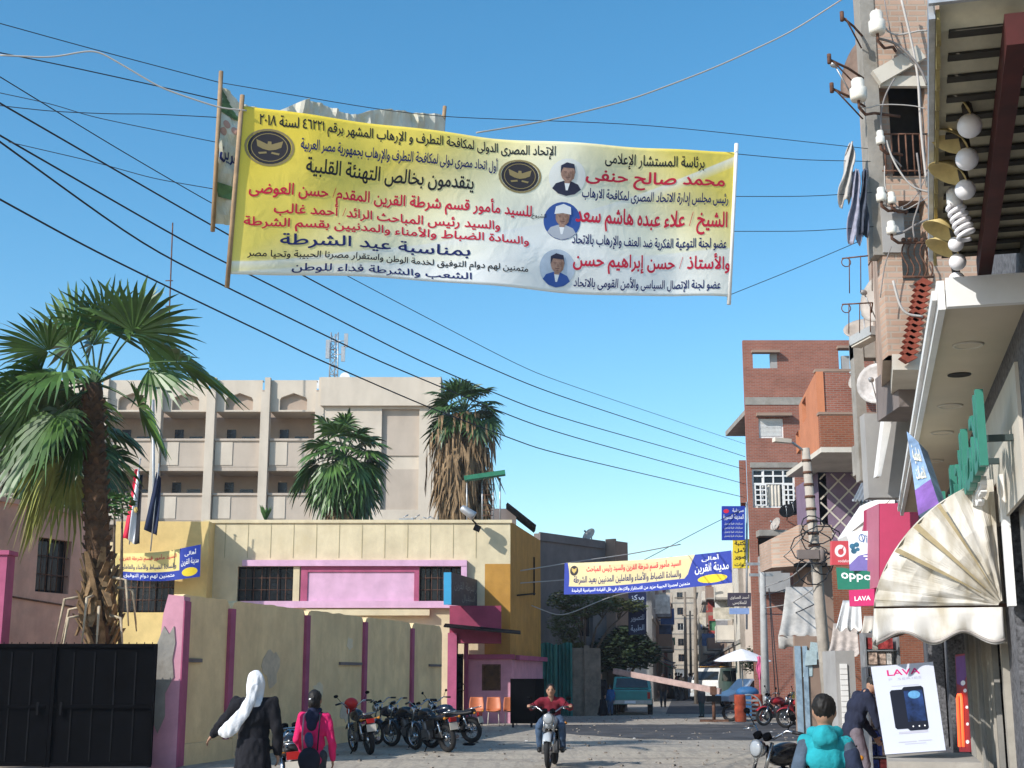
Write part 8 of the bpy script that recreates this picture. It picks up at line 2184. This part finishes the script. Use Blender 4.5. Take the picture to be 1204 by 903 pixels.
def umbrella():
    c = PXY(873, 60); t = thing('market_umbrella', 'white market umbrella over the blue car', 'umbrella', c)
    m = MB(); h = 2.15
    m.grid(lambda u, v: c + V((1.25 * v * cos(2 * pi * u), 1.25 * v * sin(2 * pi * u), h + .55 - .5 * v ** 1.2 - .05 * v * abs(sin(4 * 2 * pi * u / 2)))), 32, 6, False, .01); m.build('canopy', m_whitecl, t)
    m = MB(); m.tube([c, c + V((0, 0, h + .5))], .025, 6); m.build('pole', m_steel, t)
    c = PXY(893, 56); m = MB(); f = lambda u, v: P(890, 772, 56) + V((.35 * u + .04 * sin(v * 9), .05 * sin(u * 9), -.9 * v)); m.grid(f, 8, 8, True, .02)
    m.tube([c, V((c.x, c.y, P(890, 770, 56).z))], .02, 6); single(m, 'garment', M('pink_cloth', (.6, .12, .25), .9, .15, 6), 'pink cloth hanging on a stand before the brick tower', 'clothing', c)
umbrella()
def goods():
    # display stands in front of the shops beyond the advert board
    cols = [M('pack_blue', (.03, .06, .28), .5, .6, 11), M('pack_mixed', (.38, .28, .22), .6, .8, 14), M('pack_red', (.4, .06, .06), .5, .5, 12), M('pack_white', (.6, .58, .55), .5, .4, 12)]
    for i, (px, d, w, z0, z1, c, lab) in enumerate(((1030, 21.2, .42, 0, 1.15, 0, 'display stand of blue packets before the bending man'), (1034, 20.9, .4, 1.16, 1.75, 1, 'rack of mixed small packs above the blue packets'), (1036, 22.5, .5, 1.78, 2.3, 2, 'teal and red carton stack under the brown cloth'))):
        b = PXY(px, d); t = thing('display_stand', lab, 'display stand', b + V((0, 0, .13 if z0 == 0 else 0)))
        m = MB(); rnd = random.Random(i)
        m.box(b + V((0, .12, (max(z0, .13) + z1) / 2)), (w, .06, z1 - max(z0, .13))); 
        for s in (-1, 1): m.box(b + V((s * (w / 2 + .02), 0, z1 / 2 + .06)), (.03, .3, z1 - .13))
        m.build('stand', m_steel, t)
        z = max(z0, .2)
        while z < z1 - .1:
            hh = rnd.uniform(.13, .22); x = -w / 2 + .02; m = MB()
            m.box(b + V((0, -.03, z - .012)), (w, .22, .02)); m.build('shelf', m_steel, t)
            while x < w / 2 - .1:
                ww = rnd.uniform(.08, .16); m = MB(); m.box(b + V((x + ww / 2, -.04 + rnd.uniform(-.02, .02), z + hh / 2)), (ww - .01, .14, hh - .03), Matrix.Rotation(rnd.uniform(-.1, .1), 3, 'Z')); m.build('packet', rnd.choice((cols[c], cols[c], cols[rnd.randrange(4)])), t); x += ww
            z += hh + .03
    # small crate row at the kerb
    for i, (y, o, lab) in enumerate(((21.5, 1.3, 'cardboard box at the kerb behind the bending man'), (22.6, 1.5, 'second cardboard box farther along the kerb'))):
        c = FA(y, o, .13); m = MB(); m.box(c + V((0, 0, .17)), (.42, .36, .34), Matrix.Rotation(.3 * i + .2, 3, 'Z')); m.box(c + V((-.0, -.02, .345)), (.40, .15, .012), Matrix.Rotation(.3 * i + .2, 3, 'Z'))
        single(m, 'cardboard_box', M('cardboard', (.30, .20, .11), .85, .15, 5), lab, 'box', c)
    # street-front shop walls between the near shops and the orange house
    d = 38; x0, x1 = PX(936, d), PX(975, d)
    t = thing('poster_wall', 'brown wall with torn blue posters beside the leaning pole', 'wall', ((x0 + x1) / 2, d, 0))
    m = MB(); h = P(950, 748, d).z; m.obox((x0, d, 0), X, x1 - x0, Yv, .3, 0, h); m.build('wall', m_brown, t)
    m = MB(); m.obox((x0 - .02, d - .05, 0), X, .16, Yv, .05, .0, h * .9); m.obox((x0 + .2, d - .05, 0), X, .12, Yv, .05, 0, h * .9); m.build('blue_door_frame', M('pale_blue_paint', (.28, .38, .46), .7, .2, 4), t)
    rnd = random.Random(8)
    for k in range(4):
        m = MB(); px, py = rnd.uniform(946, 962), rnd.uniform(760, 790); c = P(px, py, d - .02 - .02 * k); s = rnd.uniform(.25, .45)
        m.prism([c + V((-s * .5, 0, -s * .6)), c + V((s * .45, 0, -s * .5)), c + V((s * .5, 0, s * .5)), c + V((-s * .3, 0, s * .6))], (0, .015, 0)); m.build('poster', M('torn_poster', (.40, .50, .52), .8, .15, 9), t)
    d = 29; x0, x1 = PX(983, d), PX(1000, d); h = P(1000, 765, d).z
    t = thing('market_booth', 'pale booth with white rolled door behind the leaning pole', 'booth', ((x0 + x1) / 2, d, 0))
    m = MB(); m.obox((x0, d, 0), X, x1 - x0 + .1, Yv, 1.2, 0, h); m.build('wall', m_greyp, t)
    m = MB()
    for k in range(16): m.obox((x0 + .08, d - .035, .1 + k * .11), X, (x1 - x0) * .5, Yv, .03, .1 + k * .11, .2 + k * .11)
    m.build('roller_door', m_white, t)
goods()

def litter():
    rnd = random.Random(4); m = MB()
    for i in range(600):
        y = rnd.uniform(23, 60); x = rnd.uniform(-.22 * (y - 6), .24 * y + .5); 
        if x < -6.2 + .2235 * (y - 25.6) + .3 and y < 44: continue
        s = rnd.uniform(.01, .045); c = V((x, y, s * .4)); R = Matrix.Rotation(rnd.uniform(0, 6), 3, 'Z') @ Matrix.Rotation(rnd.uniform(-.4, .4), 3, 'X'); m.mi = 0 if rnd.random() < .9 else 1
        m.box(c, (s * 2, s * 1.4, s * (.8 if m.mi == 0 else .15)), R, .7)
    tag(m.build('litter', [M('gravel_grey', (.22, .19, .16), .95, .3, 9), M('paper_scrap', (.55, .53, .5), .9, .2, 9)]), kind='stuff')
litter()
def haze():
    m = MB(); m.box((10, 150, 12.5), (300, 400, 27)); o = m.build('haze', M('_h', (1, 1, 1), var=0)); tag(o, kind='stuff')
    h = bpy.data.materials.new('thin_dusty_air'); h.use_nodes = True; n = h.node_tree.nodes; n.clear()
    out = n.new('ShaderNodeOutputMaterial'); pv_ = n.new('ShaderNodeVolumePrincipled'); pv_.inputs['Color'].default_value = (.86, .90, 1, 1); pv_.inputs['Density'].default_value = .0004; pv_.inputs['Anisotropy'].default_value = .2
    h.node_tree.links.new(pv_.outputs[0], out.inputs['Volume']); o.data.materials.clear(); o.data.materials.append(h)
haze()
